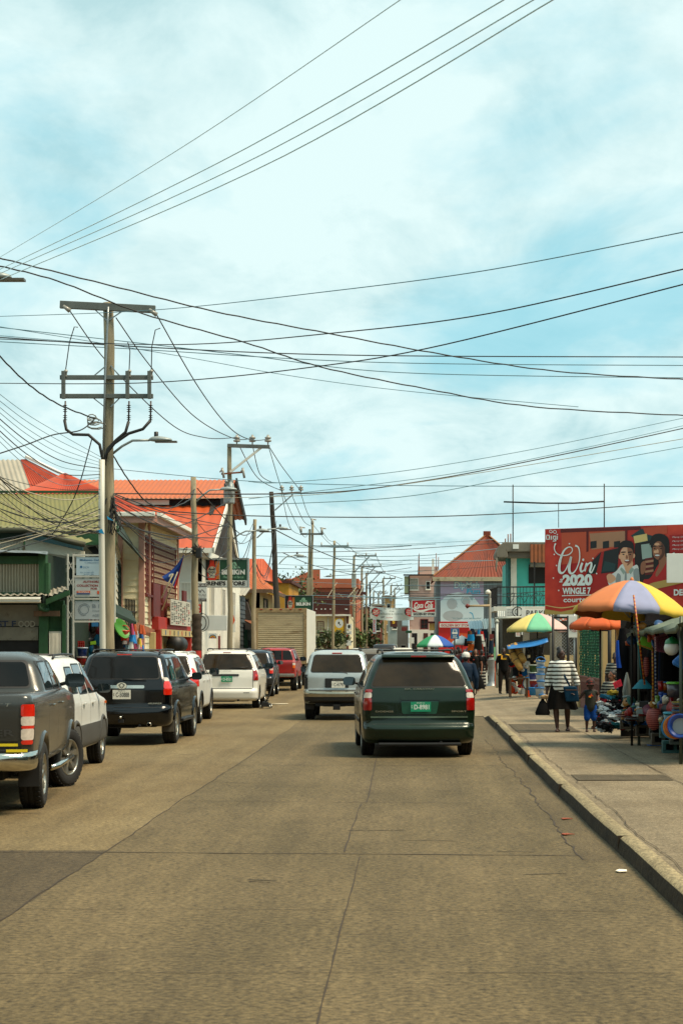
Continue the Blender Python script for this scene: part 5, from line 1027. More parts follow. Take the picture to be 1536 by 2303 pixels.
t=house('turquoise_building','two storey turquoise building with a crumbling concrete roof slab and iron balcony',8,Y)
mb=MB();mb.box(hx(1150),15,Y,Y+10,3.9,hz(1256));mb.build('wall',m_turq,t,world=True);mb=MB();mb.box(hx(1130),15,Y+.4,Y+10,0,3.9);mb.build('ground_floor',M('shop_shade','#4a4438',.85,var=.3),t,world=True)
mb=MB();mb.box(hx(1148),hx(1161),Y-.12,Y+.2,4,hz(1256));mb.build('column',m_plaster,t,world=True);mb=MB();mb.box(hx(1136),hx(1141),Y-.4,Y-.1,4,hz(1256));mb.box(hx(1141),hx(1148),Y-.02,Y+.2,4,hz(1256));mb.build('column',M('teal_column','#2f6a66',.7,var=.3),t,world=True)
mb=MB();mb.box(hx(1133),15,Y-1.2,Y+10,hz(1243),hz(1222));mb.box(hx(1140),15,Y-.9,Y,hz(1256),hz(1243));mb.prism([V((hx(1112),Y-1.2,hz(1246))),V((hx(1118),Y-1.2,hz(1232))),V((hx(1128),Y-1.2,hz(1223))),V((hx(1134),Y-1.2,hz(1222))),V((hx(1140),Y-1.2,hz(1256))),V((hx(1114),Y-1.2,hz(1256)))],V((0,3,0)));mb.build('roof_slab',m_grey,t,world=True,bevel=.04)
mb=MB();mb.box(hx(1150),hx(1163),Y-1.23,Y-1.2,hz(1237),hz(1227));mb.build('slab_patch',m_signw,t,world=True)
mb=MB();mb.tube([(hx(1115),Y-1.1,hz(1256)),(hx(1113),Y-1.1,hz(1280)),(hx(1113),Y-1.1,hz(1288))],[.09,.05,.03],6);mb.build('hanging_rubble',m_grey,t,world=True)
mb=MB();mb.corr((hx(1188),Y-1.4,hz(1268)),(hx(1240),Y-1.4,hz(1268)),(hx(1240),Y-1.3,hz(1227)),(hx(1188),Y-1.3,hz(1227)),.2,.03);mb.build('rust_panel',m_rustp,t,world=True);mb=MB();mb.box(hx(1188),hx(1260),Y-.1,Y-.02,hz(1312),hz(1270));mb.build('window',m_dark,t,world=True);mb=MB();mb.box(hx(1190),hx(1260),Y-1.3,Y-.1,hz(1276),hz(1269));mb.build('lintel',m_grey,t,world=True)
mb=MB();mb.box(hx(1193),hx(1196),Y-2.4,Y-2.3,hz(1375),hz(1268));mb.build('post',m_iron,t,world=True)
yb=92.5;bx0=X_(1117,yb);zf,zt=Z_(1364,yb),Z_(1319,yb);mb=MB();mb.box(X_(1101,yb)+.2,14,yb,Y,zf-.25,zf);mb.build('balcony_floor',m_plaster,t,world=True,bevel=.02)
mb=MB();pl=Pl((0,yb+.05,0));mb.pbox(pl,bx0,14,zt-.06,zt,0,.05);mb.pbox(pl,bx0,14,zf+.08,zf+.12,0,.05)
x=bx0
while x<13:mb.pbox(pl,x,x+.025,zf,zt,.01,.035);x+=.17
for k in range(4):
 c=X_(1148+k*31,yb)
 for sg in(-1,1):mb.ribbon(pl,[(c,zf+.2),(c+sg*.17,zf+.5),(c+sg*.18,zf+.66),(c+sg*.08,zf+.7),(c+sg*.03,zf+.6)],[.03]*5,.05,0,4);mb.ribbon(pl,[(c+.36-.08*sg,zf+.4),(c+.36,zf+.5),(c+.36-.08*sg,zf+.6)],[.025]*3,.05,0,3)
mb.build('balcony_rail',m_iron,t,world=True)
mb=MB();p2=V((bx0,yb,0));p3=V((X_(1102,yb+3.5)-.05,yb+3.5,0));n=16
mb.bar(p2+V((0,0,zt-.03)),p3+V((0,0,zt-.03)),.05,.06);mb.bar(p2+V((0,0,zf+.1)),p3+V((0,0,zf+.1)),.04,.04)
for i in range(n+1):q=p2.lerp(p3,i/n);mb.bar(q+V((0,0,zf)),q+V((0,0,zt)),.025)
mb.build('balcony_rail',m_iron,t,world=True)
for px,top,yy in((1153,1090,Y),(1358,1088,Y)):mb=MB();mb.tube([(hx(px),yy,6.5),(hx(px),yy,hz(top))],.035,6);tag(mb.build('antenna_mast',m_iron),'thin dark metal mast rising from the turquoise roof %s'%('left of the billboard' if px<1200 else 'behind the red billboard'),'mast')
mb=MB();mb.tube([(hx(1132),Y-.1,hz(1129)),(hx(1220),Y-.1,hz(1132)),(hx(1290),Y-.1,hz(1132)),(hx(1358),Y-.1,hz(1128))],.045,5);mb.tube([(hx(1255),Y-.1,hz(1132)),(hx(1255),Y-.1,hz(1187))],.018,4);tag(mb.build('antenna_boom',m_iron),'long dark horizontal aerial rod held between the two masts','aerial')
for px,b_ in((1137,1210),(1143,1200),(1149,1199)):mb=MB();mb.tube([(hx(px),Y+.5,hz(1224)),(hx(px),Y+.5,hz(b_))],.03,4);mb.build('rebar',m_rustp,t,world=True)
def flatsign(name,label,pts,Y,base,arts,th=.06,cat='sign',frame=None,group=None):
 """pts = px0, px1, py_top, py_bottom; arts: fn(mb, pl, x, z)"""
 x0,x1,z1,z0=X_(pts[0],Y),X_(pts[1],Y),Z_(pts[2],Y),Z_(pts[3],Y)
 s=thing(name,label,cat,((x0+x1)/2,Y,z0),0,group);pl=Pl((0,Y,0));mb=MB();mb.pbox(pl,x0,x1,z0,z1,-th,0);mb.build('board',base,s,world=True,bevel=.01)
 if frame:
  f=(z1-z0)*.035;mb=MB();mb.pbox(pl,x0-f,x1+f,z1,z1+f,-th-.02,.04);mb.pbox(pl,x0-f,x1+f,z0-f,z0,-th-.02,.04);mb.pbox(pl,x0-f,x0,z0,z1,-th-.02,.04);mb.pbox(pl,x1,x1+f,z0,z1,-th-.02,.04);mb.build('frame',frame,s,world=True)
 for nm,mats,fn in arts:
  mb=MB();fn(mb,pl,lambda p:X_(p,Y),lambda p:Z_(p,Y));mb.build(nm,mats,s,world=True,recalc=False)
 return s
def T(txt,px,py,w_,h,mi=0,bold=.02,shear=0,d=.006):
 return lambda mb,pl,x,z:mb.text(pl,txt,x(px),z(py),x(px+w_)-x(px),z(py)-z(py+h),d,mi,bold,shear)
def multi(*fs):return lambda mb,pl,x,z:[f(mb,pl,x,z)for f in fs]
flatsign('parking_sign','long white parking sign with black and red capitals partly behind the umbrellas',(1172,1330,1371,1428),80,m_signw,[('lettering',[m_signink,m_signor],multi(T('PARKING',1216,1379,66,13,0,.01),T('FOR',1267,1392,20,10,1,.03),T('OBE',1268,1403,24,10,0,.01),T('ONLY',1285,1415,30,6,1,.02),T('PARKING AT YOUR OWN RISK',1236,1423,104,8,0,.01)))])
def logo(mb,pl,x,z):mb.ring(pl,x(1163),z(1376),x(1173)-x(1163),x(1175)-x(1163),.01,0);mb.pbox(pl,x(1162),x(1164.5),z(1388),z(1366),.01,.02);mb.ring(pl,x(1163),z(1376),x(1168)-x(1163),x(1169.5)-x(1163),.01,0,a0=1.6,a1=4.7)
def scrib(x0,x1,y0,y1,n,w_,seed,mi=0,fill=.8):
 def f(mb,pl,x,z):
  r=random.Random(seed)
  for i in range(n):
   yy=y0+(y1-y0)*(i+.5)/n;xx=x0
   while xx<x1:l=r.uniform(1.5,5);mb.poly(pl,[(x(xx),z(yy+w_/2)),(x(min(x1,xx+l)),z(yy+w_/2)),(x(min(x1,xx+l)),z(yy-w_/2)),(x(xx),z(yy-w_/2))],.006,mi);xx+=l+r.uniform(.6,1.5)
 return f
flatsign('notice_sign','small white notice with faint print and a round black emblem under the balcony',(1137,1180,1367,1388),91,m_signw,[('printed_text',m_signink,scrib(1140,1153,1369,1386,5,.8,4)),('emblem',m_signink,logo)])
mb=MB();mb.corr((X_(1118,92),91.9,Z_(1387,92)),(X_(1136,92),91.9,Z_(1387,92)),(X_(1136,92),92,Z_(1374,92)),(X_(1118,92),92,Z_(1374,92)),.12,.03);tag(mb.build('ribbed_board',m_signw),'small white ribbed tin panel under the balcony corner','panel')
for k,(a,b_,c,d,Y_,m_)in enumerate(((1051,1085,1395,1417,104,m_pale),(1083,1112,1390,1415,100,m_signw))):
 mb=MB();mb.corr(P(a+5,d,Y_-1.2),P(b_,d-4,Y_-1.2),P(b_-2,c,Y_+.4),P(a,c+2,Y_+.4),.14,.03);tag(mb.build('tin_awning',m_),['pale blue ribbed tin awning over the crowded market stalls','white ribbed tin awning touching the tall grey lamp post'][k],'awning')
mfp=M('fence_cream','#b39866',.8,var=.1,scale=2,bump=.1,stain='#8a744a',stain_amt=.64);mpw=M('pink_wall','#7d4f44',.8,var=.15,scale=3)
t=thing('netted_fence','cream post fence with green netting above a low pinkish brown wall','fence',(4.8,47,.15))
for y0 in(51.0,44.4,41.3):mb=MB();mb.box(4.72,5.02,y0-.16,y0+.16,.15,2.95);mb.box(4.69,5.05,y0-.19,y0+.19,2.95,3.02);mb.build('post',mfp,t,world=True,bevel=.01)
mb=MB();mb.box(4.78,4.96,44.56,50.84,.15,1.02);mb.box(4.74,5.0,44.56,50.84,1.02,1.07)
for k in range(20):y=44.8+k*.3;mb.box(4.76,4.78,y,y+.09,.45,.9)
mb.build('low_wall',mpw,t,world=True,bevel=.008);mb=MB();mb.box(4.78,4.96,41.5,44.2,.15,1.0);mb.build('low_wall',mpw,t,world=True)
net=MB();rnd=random.Random(4);ny,nz_=46,24;gp=[[V((4.80+.05*math.sin(i*.9)+rnd.uniform(-.02,.02),44.5+6.3*i/ny,1.07+1.85*j/nz_))for j in range(nz_+1)]for i in range(ny+1)]
for i in range(ny+1):net.tube(gp[i],.018,4,cap=False)
for j in range(nz_+1):net.tube([gp[i][j]for i in range(ny+1)],.018,4,cap=False)
net.build('netting',M('green_net','#0e4d33',.8,var=.4),t,world=True)
mb=MB();mb.tube([(4.75,43,.15),(4.75,43,2.9)],.05,6);mb.tube([(4.3,43,2.28),(4.78,43,2.28)],.035,6);mb.build('gate_post',m_iron,t,world=True)
t=thing('chain_link_gate','tall chain link gate hung between dark pipes beside the concrete post','gate',(4.9,55,.15))
mb=MB();
for px in(1243,1277,1295):mb.tube([(X_(px,56),56,.15),(X_(px,56),56,2.85)],.045,6)
mb.tube([(X_(1243,56),56,2.4),(X_(1298,56),56,2.4)],.03,6);mb.tube([(X_(1243,56),56,2.8),(X_(1298,56),56,2.8)],.035,6);mb.build('frame',m_iron,t,world=True)
mb=MB();a,b_=X_(1243,56),X_(1297,56);w_=b_-a
for k in range(-16,16):
 for sg in(1,-1):
  x0=a+k*.1;p=[V((x0,56,.4)),V((x0+sg*2.3,56,2.75))]
  q=[u for u in(p[0].lerp(p[1],s_/24)for s_ in range(25))if a<=u.x<=b_]
  if len(q)>1:mb.tube([q[0],q[-1]],.006,3,cap=False)
for k in range(6,22):
 x0=b_-w_+k*.1;p=[V((x0,56,.4)),V((x0-2.3,56,2.75))];q=[u for u in(p[0].lerp(p[1],s_/24)for s_ in range(25))if a<=u.x<=b_]
 if len(q)>1:mb.tube([q[0],q[-1]],.006,3,cap=False)
mb.build('mesh_panel',m_galv,t,world=True)
mb=MB();mb.box(X_(1238,58.5),X_(1262,58.5),58.5,58.85,.15,2.3);mb.prism([V((X_(1238,58.5),58.5,2.3)),V((X_(1262,58.5),58.5,2.3)),V((X_(1250,58.5),58.5,2.42))],V((0,.35,0)));tag(mb.build('concrete_post',m_grey.copy()if False else M('pale_concrete','#7d7565',.9,var=.2,scale=3,bump=.3,stain='#4b4537',stain_amt=.58),bevel=.015),'thick pitted concrete gate post behind the woman in stripes','post')
mb=MB();mb.box(X_(1176,66),X_(1190,66),66,66.3,.15,2.7);tag(mb.build('concrete_post',MATS['pale_concrete'],bevel=.015),'weathered concrete post behind the bucket stall','post')
t=thing('back_yard_wall','dark yard wall with a pale band seen through the chain link gate','wall',(7.5,70,0));mb=MB();mb.box(X_(1180,70),12,70,70.3,0,1.1,0);mb.build('wall',m_grey,t,world=True);mb=MB();mb.box(X_(1180,70),12,69.9,70.3,1.1,1.55);mb.build('band',m_creamp,t,world=True);mb=MB();mb.box(X_(1185,70),12,70,70.3,1.55,2.9);mb.build('shade_cloth',M('shade_cloth','#2c2a20',.9,var=.4),t,world=True)
def ne(mb,pl,x,z):mb.disc(pl,x(1291),z(1410),x(1303)-x(1291),None,.006,0,28);mb.pbox(pl,x(1282),x(1300),z(1412),z(1407),.008,.012,1);mb.text(pl,'DO NOT',x(1291),z(1402),x(1300)-x(1282),z(1399)-z(1404),.01,1,.01);mb.text(pl,'ENTER',x(1291),z(1418.5),x(1302)-x(1281),z(1414)-z(1422),.01,1,.01)
s=flatsign('no_entry_sign','square white sign with a red disc reading do not enter beside the netted fence',(1278,1304,1385,1434),53,m_signw,[('symbol',[M('disc_red','#8d2f2a',.5,var=.1),m_signw],ne)])
mb=MB();mb.tube([(X_(1291,53.1),53.12,.15),(X_(1291,53.1),53.12,2.9)],.03,6);mb.build('post',m_galv,s,world=True)
mmist=M('bottle_red','#b3290f',.4,var=.1);mlab=M('bottle_label','#a9a48f',.5,var=.08);mamber=M('beer_amber','#b4661a',.4,var=.4,scale=8);mgl=M('temple_green','#7fa98c',.5,var=.1)
def beer(x0,x1,y0,y1,script=True):
 W_,H_=x1-x0,y1-y0;fx_=lambda a:x0+W_*a;fy_=lambda b:y0+H_*b
 def f(mb,pl,x,z):
  q=lambda pts,d,mi:mb.poly(pl,[(x(fx_(a)),z(fy_(b)))for a,b in pts],d,mi)
  q([(0,0),(.33,0),(.33,1),(0,1)],.004,0);q([(.24,.08),(.33,.08),(.33,.95),(.24,.95)],.006,3)
  q([(.07,1),(.045,.85),(.045,.45),(.08,.32),(.10,.18),(.10,.02),(.21,.02),(.21,.18),(.23,.32),(.265,.45),(.265,.85),(.24,1)],.008,1)
  mb.disc(pl,x(fx_(.155)),z(fy_(.55)),x(fx_(.26))-x(fx_(.155)),z(fy_(.32))-z(fy_(.55)),.010,2,20);mb.disc(pl,x(fx_(.155)),z(fy_(.55)),x(fx_(.25))-x(fx_(.155)),z(fy_(.35))-z(fy_(.55)),.0115,0,20);q([(.06,.5),(.25,.5),(.25,.62),(.06,.62)],.013,2);q([(.07,.66),(.24,.66),(.22,.88),(.09,.88)],.013,2)
  mb.text(pl,'BELIKIN',x(fx_(.155)),z(fy_(.56)),x(fx_(.17))-x(fx_(0)),z(fy_(0))-z(fy_(.08)),.015,0,.02);q([(.11,.44),(.2,.44),(.18,.34),(.13,.34)],.013,2)
  q([(.34,0),(1,0),(1,1),(.34,1)],.004,4)
  q([(.50,.40),(.55,.32),(.58,.33),(.61,.2),(.64,.12),(.70,.1),(.74,.15),(.76,.3),(.80,.32),(.84,.41),(.7,.43)],.008,5);q([(.66,.2),(.68,.2),(.68,.4),(.66,.4)],.010,4);q([(.60,.34),(.62,.26),(.64,.26),(.63,.4)],.010,4);q([(.73,.3),(.75,.36),(.77,.36),(.74,.28)],.010,4)
  mb.text(pl,'BELIKIN',x(fx_(.67)),z(fy_(.60)),x(fx_(.56))-x(fx_(0)),z(fy_(0))-z(fy_(.24)),.008,6,.05)
  if script:mb.text(pl,'The Beer of Belize',x(fx_(.67)),z(fy_(.84)),x(fx_(.5))-x(fx_(0)),z(fy_(0))-z(fy_(.13)),.008,5,.01,.35)
 return f
bm_=[m_signink,mmist,mlab,mamber,m_signgreen,mgl,m_signw]
flatsign('store_sign','large green beer sign with a bottle and black store name below, on the white store',(460,558,1257,1319),72.8,m_signw,[('beer_print',bm_,beer(463,556,1259,1305)),('lettering',m_signink,T("IRENE'S STORE",508,1312,88,10,0,.05,0,.01))],frame=M('frame_grey','#8f9290',.5),th=.25)
flatsign('beer_sign','smaller dark green beer sign standing above the box truck roof',(642,703,1340,1372),106,m_signink,[('beer_print',bm_,beer(644,701,1341,1370,False))],frame=m_galv,th=.2)
mred=M('cola_red','#a8101a',.45,var=.06,scale=1)
def cola(mb,pl,x,z):
 mb.poly(pl,[(x(927),z(1351)),(x(978),z(1349)),(x(978),z(1376)),(x(927),z(1377))],.006,0)
 mb.text(pl,'Coca Cola',x(952),z(1361),x(974)-x(932),z(1354)-z(1367),.012,1,.035,.38)
 mb.ribbon(pl,[(x(933),z(1361)),(x(932),z(1367)),(x(938),z(1369)),(x(944),z(1366))],[.03,.07,.06,.03],.014,1)
 mb.ribbon(pl,[(x(956),z(1359)),(x(961),z(1353)),(x(968),z(1354)),(x(974),z(1352))],[.03,.08,.07,.03],.014,1)
 mb.ribbon(pl,[(x(927),z(1367)),(x(936),z(1373)),(x(950),z(1374)),(x(964),z(1370)),(x(978),z(1369))],[.04,.13,.16,.13,.05],.012,1)
flatsign('cola_sign','red and white cola sign with a white wave and store name hung over the street',(925,980,1348,1386),128,m_signw,[('logo',[mred,m_signw],cola),('lettering',m_signink,T('GOLDEN SKY STORE',953,1381,48,6,0,.05,0,.01))],frame=m_galv,th=.3)
Yb=150;bx=lambda p:X_(p,Yb);bz=lambda p:Z_(p,Yb);t=thing('street_banner','white cloth banner with red shields strung across the far end of the street','banner',(bx(880),Yb,bz(1392)))
mb=MB();rows=[]
for k in range(25):
 u=k/24;sag=3.2*math.sin(math.pi*u);rows.append([V((bx(832+98*u),Yb+.12*math.sin(u*14),bz(1363+sag+2*u))),V((bx(832+98*u),Yb+.2*math.sin(u*9+1),bz(1391+sag+3*u)))])
mb.grid(rows);mb.build('cloth',M('banner_cloth','#c5cfcd',.8,var=.06,scale=.8),t,world=True)
pl=Pl((0,Yb-.3,0));bpm=[m_signred,m_signink,m_signw,M('olive_ink','#4a5a50',.6)]
for c in(845,919):
 mb=MB();mb.disc(pl,bx(c-1),bz(1376),.34,.34,0,1,16);mb.poly(pl,[(bx(c-7),bz(1371)),(bx(c),bz(1368)),(bx(c+9),bz(1371)),(bx(c+9),bz(1379)),(bx(c+3),bz(1388)),(bx(c-6),bz(1382))],.006,0);mb.text(pl,'THE',bx(c+1),bz(1373),.4,.1,.012,2,.02,.2);mb.text(pl,'SALVATION',bx(c+1),bz(1377),.5,.1,.012,2,.02,.2);mb.text(pl,'ARMY',bx(c+1),bz(1381),.4,.1,.012,2,.02,.2);mb.build('shield',bpm,t,world=True,recalc=False)
mb=MB()
for tx,yy,w_ in(('TIS THE SEASON',1369,38),('FOR',1375,11),('SHARING & CARING',1381,50)):mb.text(pl,tx,bx(881),bz(yy),bx(w_)-bx(0),bz(0)-bz(3.6),.006,3,.01)
mb.text(pl,'LDC',bx(861),bz(1388),bx(9)-bx(0),bz(0)-bz(4),.006,1,.04);mb.text(pl,'Scotiabank',bx(876),bz(1389),bx(15)-bx(0),bz(0)-bz(2.5),.006,0,.02);mb.build('lettering',bpm,t,world=True,recalc=False)
flatsign('yellow_sign','yellow sign with a white disc on the cream shop wall beside a pole',(752,774,1390,1429),139,m_signyel,[('symbol',[m_signw,m_signink],lambda mb,pl,x,z:[mb.disc(pl,x(763),z(1402),.32,.36,.006,0),mb.disc(pl,x(762),z(1401),.07,.1,.009,1),mb.disc(pl,x(765),z(1405),.04,.06,.009,1),scrib(756,771,1415,1426,3,1,2,1)(mb,pl,x,z)])],frame=m_maroon)
flatsign('small_white_sign','small white sign with a dark picture on the far pole beside the yellow sign',(779,791,1403,1416),138,m_signw,[('symbol',m_signink,lambda mb,pl,x,z:mb.disc(pl,x(785),z(1409),.1,.14,.006,0))])
flatsign('blank_sign','blank white board low on the pole under the small white sign',(779,791,1418,1427),138,m_signw,[]);flatsign('red_sign','small dark red sign beneath the blank white board on the far pole',(779,786,1429,1436),138,m_signred,[]);flatsign('blank_sign','blank white board lowest under the small dark red sign',(779,790,1440,1452),138,m_signw,[])
def sale(mb,pl,x,z):
 mb.pbox(pl,x(440),x(466),z(1320),z(1312),.004,.008,0);mb.pbox(pl,x(440),x(465),z(1352),z(1346),.004,.008,0);mb.text(pl,'FOR SALE',x(452),z(1316),x(25)-x(0),z(0)-z(5),.012,1,.02);mb.text(pl,'UPSCALE',x(453),z(1338),x(22)-x(0),z(0)-z(5),.006,0,.0);mb.text(pl,'REAL ESTATE',x(453),z(1343),x(20)-x(0),z(0)-z(2),.006,0,.0);mb.text(pl,'616-0753',x(454),z(1349),x(18)-x(0),z(0)-z(3),.012,1,.01)
 for a in(444,453):mb.ribbon(pl,[(x(a-3),z(1333)),(x(a+2),z(1326)),(x(a+8),z(1333))],[.03]*3,.006,0,2)
flatsign('sale_sign','for sale sign with dark bands and a house outline on the white store',(440,466,1311,1353),70.5,m_signw,[('lettering',[M('sale_dark','#2a1512',.6),m_signw],sale)])
flatsign('red_sign','small bright red square sign below the for sale sign',(440,452,1359,1378),70.4,m_signred,[('lettering',m_signw,multi(T('24',446,1365,8,6),T('digi',446,1373,8,5)))])
flatsign('blank_sign','wide blank white board low on the white store behind two poles',(446,511,1384,1418),69.8,m_signw,[])
def swirl(mb,pl,x,z):mb.ring(pl,x(452),z(1401),.2,.23,.01,0,e=1.3);mb.ring(pl,x(455),z(1400),.26,.28,.01,0,a0=-1.5,a1=1.9,e=1.3)
mb=MB();swirl(mb,Pl((0,69.78,0)),lambda p:X_(p,69.8),lambda p:Z_(p,69.8));tag(mb.build('wire_coil',m_iron,recalc=False),'loose black wire coil hanging beside the wide blank white board','wire coil')
flatsign('blank_sign','blank pale board above the notice board beside the weathered short pole',(403,436,1349,1371),66.4,m_pale,[]);flatsign('side_sign','narrow white sign with a red diamond seen edge on past the store',(521,530,1362,1422),76,m_signw,[('symbol',m_signor,lambda mb,pl,x,z:mb.poly(pl,[(x(521.5),z(1372)),(x(529),z(1395)),(x(522),z(1410))],.008))])
flatsign('mural','small rainbow mural on the white store wall above the parked minivan',(470,488,1424,1436),71,m_signw,[('rainbow',[m_signred,m_signyel,m_signblue],lambda mb,pl,x,z:[mb.ring(pl,x(479),z(1436),.05+.035*k,.085+.035*k,.01,k,12,0,math.pi)for k in range(3)])])
flatsign('bus_stop_sign','blue bus stop sign with a white bus on a dark pole',(1013,1032,1413,1437),78,m_signblue,[('symbol',[m_signw,m_signblue],lambda mb,pl,x,z:[mb.pbox(pl,x(1018),x(1027),z(1424),z(1416),.004,.008,0),mb.pbox(pl,x(1016.5),x(1028.5),z(1426),z(1421),.004,.0075,0),mb.pbox(pl,x(1019.5),x(1025.5),z(1421),z(1417.5),.009,.012,1),mb.text(pl,'BUS',x(1022.5),z(1430),x(8)-x(0),z(0)-z(2.8),.008,0,.03),mb.text(pl,'STOP',x(1022.5),z(1434),x(11)-x(0),z(0)-z(2.8),.008,0,.03)])])
mb=MB();mb.tube([(X_(1022,78.1),78.15,.05),(X_(1022,78.1),78.15,2.6)],.035,8);ob=mb.build('post',m_iron,[o for o in SC.objects if o.name.startswith('bus_stop_sign')][0],world=True)
for i,(a,b_,c,d,Y_,m_,lab)in enumerate(((838,846,1392,1425,170,m_pale,'tall narrow sign with red letters hanging below the street banner'),(877,893,1393,1410,165,m_brown,'brown square sign below the middle of the street banner'),(904,918,1392,1407,160,m_pale,'pale green sign below the right end of the street banner'),(903,915,1410,1419,160,m_maroon,'dark red sign under the pale green sign in the distance'),(912,926,1418,1424,158,m_signgreen,'long green sign low in the distance before the market umbrella'),(919,931,1434,1447,150,m_signw,'tilted white placard beside the blue and white umbrella'),(1159,1169,1420,1432,74,m_signw,'small white card hanging under the yellow and green umbrella'))):
 art=[('lettering',m_signred,lambda mb,pl,x,z:[mb.text(pl,ch,x(842),z(1396+k*4.7),x(5)-x(0),z(0)-z(3.6),.01,0,.03)for k,ch in enumerate('DOLLAR')])]if i==0 else([('emblem',m_signyel,lambda mb,pl,x,z:mb.text(pl,'S',x(885),z(1399),.25,.3,.01,0,.05))]if i==1 else([('lettering',m_signor,scrib(1161,1168,1422,1430,4,.7,8))]if i==6 else[]))
 flatsign('hanging_sign',lab,(a,b_,c,d),Y_,m_,art)
Ys=43.6;sx=lambda p:X_(p,Ys);sz=lambda p:Z_(p,Ys);t=thing('sign_frame','white lattice frame carrying three pale agency signs beside the tall pole','sign frame',(sx(205),Ys,.15))
mb=MB()
for a in(154,166.5):mb.pbox(Pl((0,Ys,0)),sx(a-1.8),sx(a+1.8),.15,sz(1246),0,.05)
mb.pbox(Pl((0,Ys,0)),sx(258),sx(261),sz(1400),sz(1246),0,.05)
for z_ in(1249,1297,1347,1398):mb.pbox(Pl((0,Ys,0)),sx(166),sx(258),sz(z_+2),sz(z_-2),.002,.048)
for k in range(4):
 z0=1262+k*37
 for u in(0,1):mb.bar((sx(155 if u else 166),Ys-.03,sz(z0)),(sx(166 if u else 155),Ys-.03,sz(z0+20)),.02)
mb.build('frame',M('frame_white','#b9b7ab',.5,var=.1,stain='#8a6a44',stain_amt=.66),t,world=True,bevel=.004)
for k,(z0,z1)in enumerate(((1253,1294),(1301,1342),(1352,1393))):
 mb=MB();mb.pbox(Pl((0,Ys,0)),sx(173 if k==0 else 170),sx(256),sz(z1),sz(z0),.01,.03);b_=mb.build('sign_panel',M('panel_pale%d'%k,['#a9bcc4','#b4b6b0','#9da5a6'][k],.5,var=.05),t,world=True)
 mb=MB();pl=Pl((0,Ys-.034,0))
 if k==0:mb.text(pl,'Midtown Collections',sx(215),sz(1259.5),sx(68)-sx(0),sz(0)-sz(4.5),0,0,.03);mb.text(pl,'Collections Agency',sx(220),sz(1266),sx(56)-sx(0),sz(0)-sz(4),0,0,0);mb.text(pl,'DCV',sx(195),sz(1276),sx(14)-sx(0),sz(0)-sz(4),0,0,0,.2);mb.disc(pl,sx(184),sz(1275),.03,.03,0,0);mb.text(pl,'Mon - Fri 9AM - 6PM',sx(197),sz(1287.5),sx(30)-sx(0),sz(0)-sz(2.5),0,0,0);mb.text(pl,'Sat 9AM - 2PM',sx(201),sz(1291.5),sx(22)-sx(0),sz(0)-sz(2.2),0,0,0)
 if k==1:mb.text(pl,'AUTHORIZED',sx(213),sz(1308.5),sx(50)-sx(0),sz(0)-sz(5),0,1,.04);mb.text(pl,'COLLECTION AGENCY',sx(215),sz(1317),sx(82)-sx(0),sz(0)-sz(5),0,1,.04);mb.text(pl,'FOR',sx(213),sz(1324),sx(15)-sx(0),sz(0)-sz(4.5),0,1,.04);mb.pbox(pl,sx(174),sx(204),sz(1336),sz(1329),0,.004,2);mb.pbox(pl,sx(174),sx(204),sz(1337),sz(1334),.004,.006,0);mb.text(pl,'TROPIGAS',sx(189),sz(1331.7),sx(26)-sx(0),sz(0)-sz(3),.01,3,.03);mb.pbox(pl,sx(220),sx(227),sz(1336),sz(1329),0,.004,2)
 if k==2:mb.ring(pl,sx(191),sz(1371),.10,.115,0,4);mb.ring(pl,sx(191),sz(1371),.135,.15,0,4,a0=.4,a1=5);mb.text(pl,'B I',sx(217),sz(1363),sx(16)-sx(0),sz(0)-sz(8),0,4,.02);mb.text(pl,'COLLECTION',sx(224),sz(1374),sx(30)-sx(0),sz(0)-sz(3),0,4,.02);mb.text(pl,'AGENCY',sx(224),sz(1384),sx(30)-sx(0),sz(0)-sz(5.5),0,4,.01)
 mb.build('lettering',[m_signblue,M('letter_red','#8c2219',.5),m_signor,m_signw,M('letter_grey','#6f7a80',.5)],b_,world=True,recalc=False)
BA=V((X_(1225,66),66,0));BB=V((11.6,62.4,0));pl=Pl(BA,(BB-BA));BW=(BB-BA).length;z0,z1=Z_(1381,66),Z_(1190,66)
t=thing('billboard','big red billboard with white prize lettering, a smiling man and a laughing woman','billboard',(BA.x,BA.y,0))
def gradmat():
 m=M('billboard_red','#a4130d',.45,var=.0);nt=m.node_tree;b=nt.nodes['Principled BSDF'];L=nt.links.new;tc=nt.nodes['Texture Coordinate']
 n=nt.nodes.new('ShaderNodeTexNoise');n.inputs['Scale'].default_value=.9;n.inputs['Detail'].default_value=3;L(tc.outputs['Object'],n.inputs['Vector'])
 r=nt.nodes.new('ShaderNodeValToRGB');r.color_ramp.elements[0].position=.38;r.color_ramp.elements[1].position=.72;r.color_ramp.elements[0].color=(*lin('#a30d0a'),1);r.color_ramp.elements[1].color=(*lin('#d8452a'),1);L(n.outputs['Fac'],r.inputs['Fac']);L(r.outputs[0],b.inputs['Base Color']);return m
mbr=gradmat();mb=MB();mb.pbox(pl,0,BW,z0,z1,-.15,0);mb.build('board',mbr,t,world=True)
mb=MB();
for a in(.3,2.2,4.0):mb.pbox(pl,a,a+.12,0,z1-.1,-.4,-.16)
mb.build('support',m_galv,t,world=True)
def bc(px,py):
 k=(px-HX)/F;den=pl.r.x-k*pl.r.y;a=(k*BA.y-BA.x)/den;yy=BA.y+a*pl.r.y;return a,H-(py-HY)*yy/F
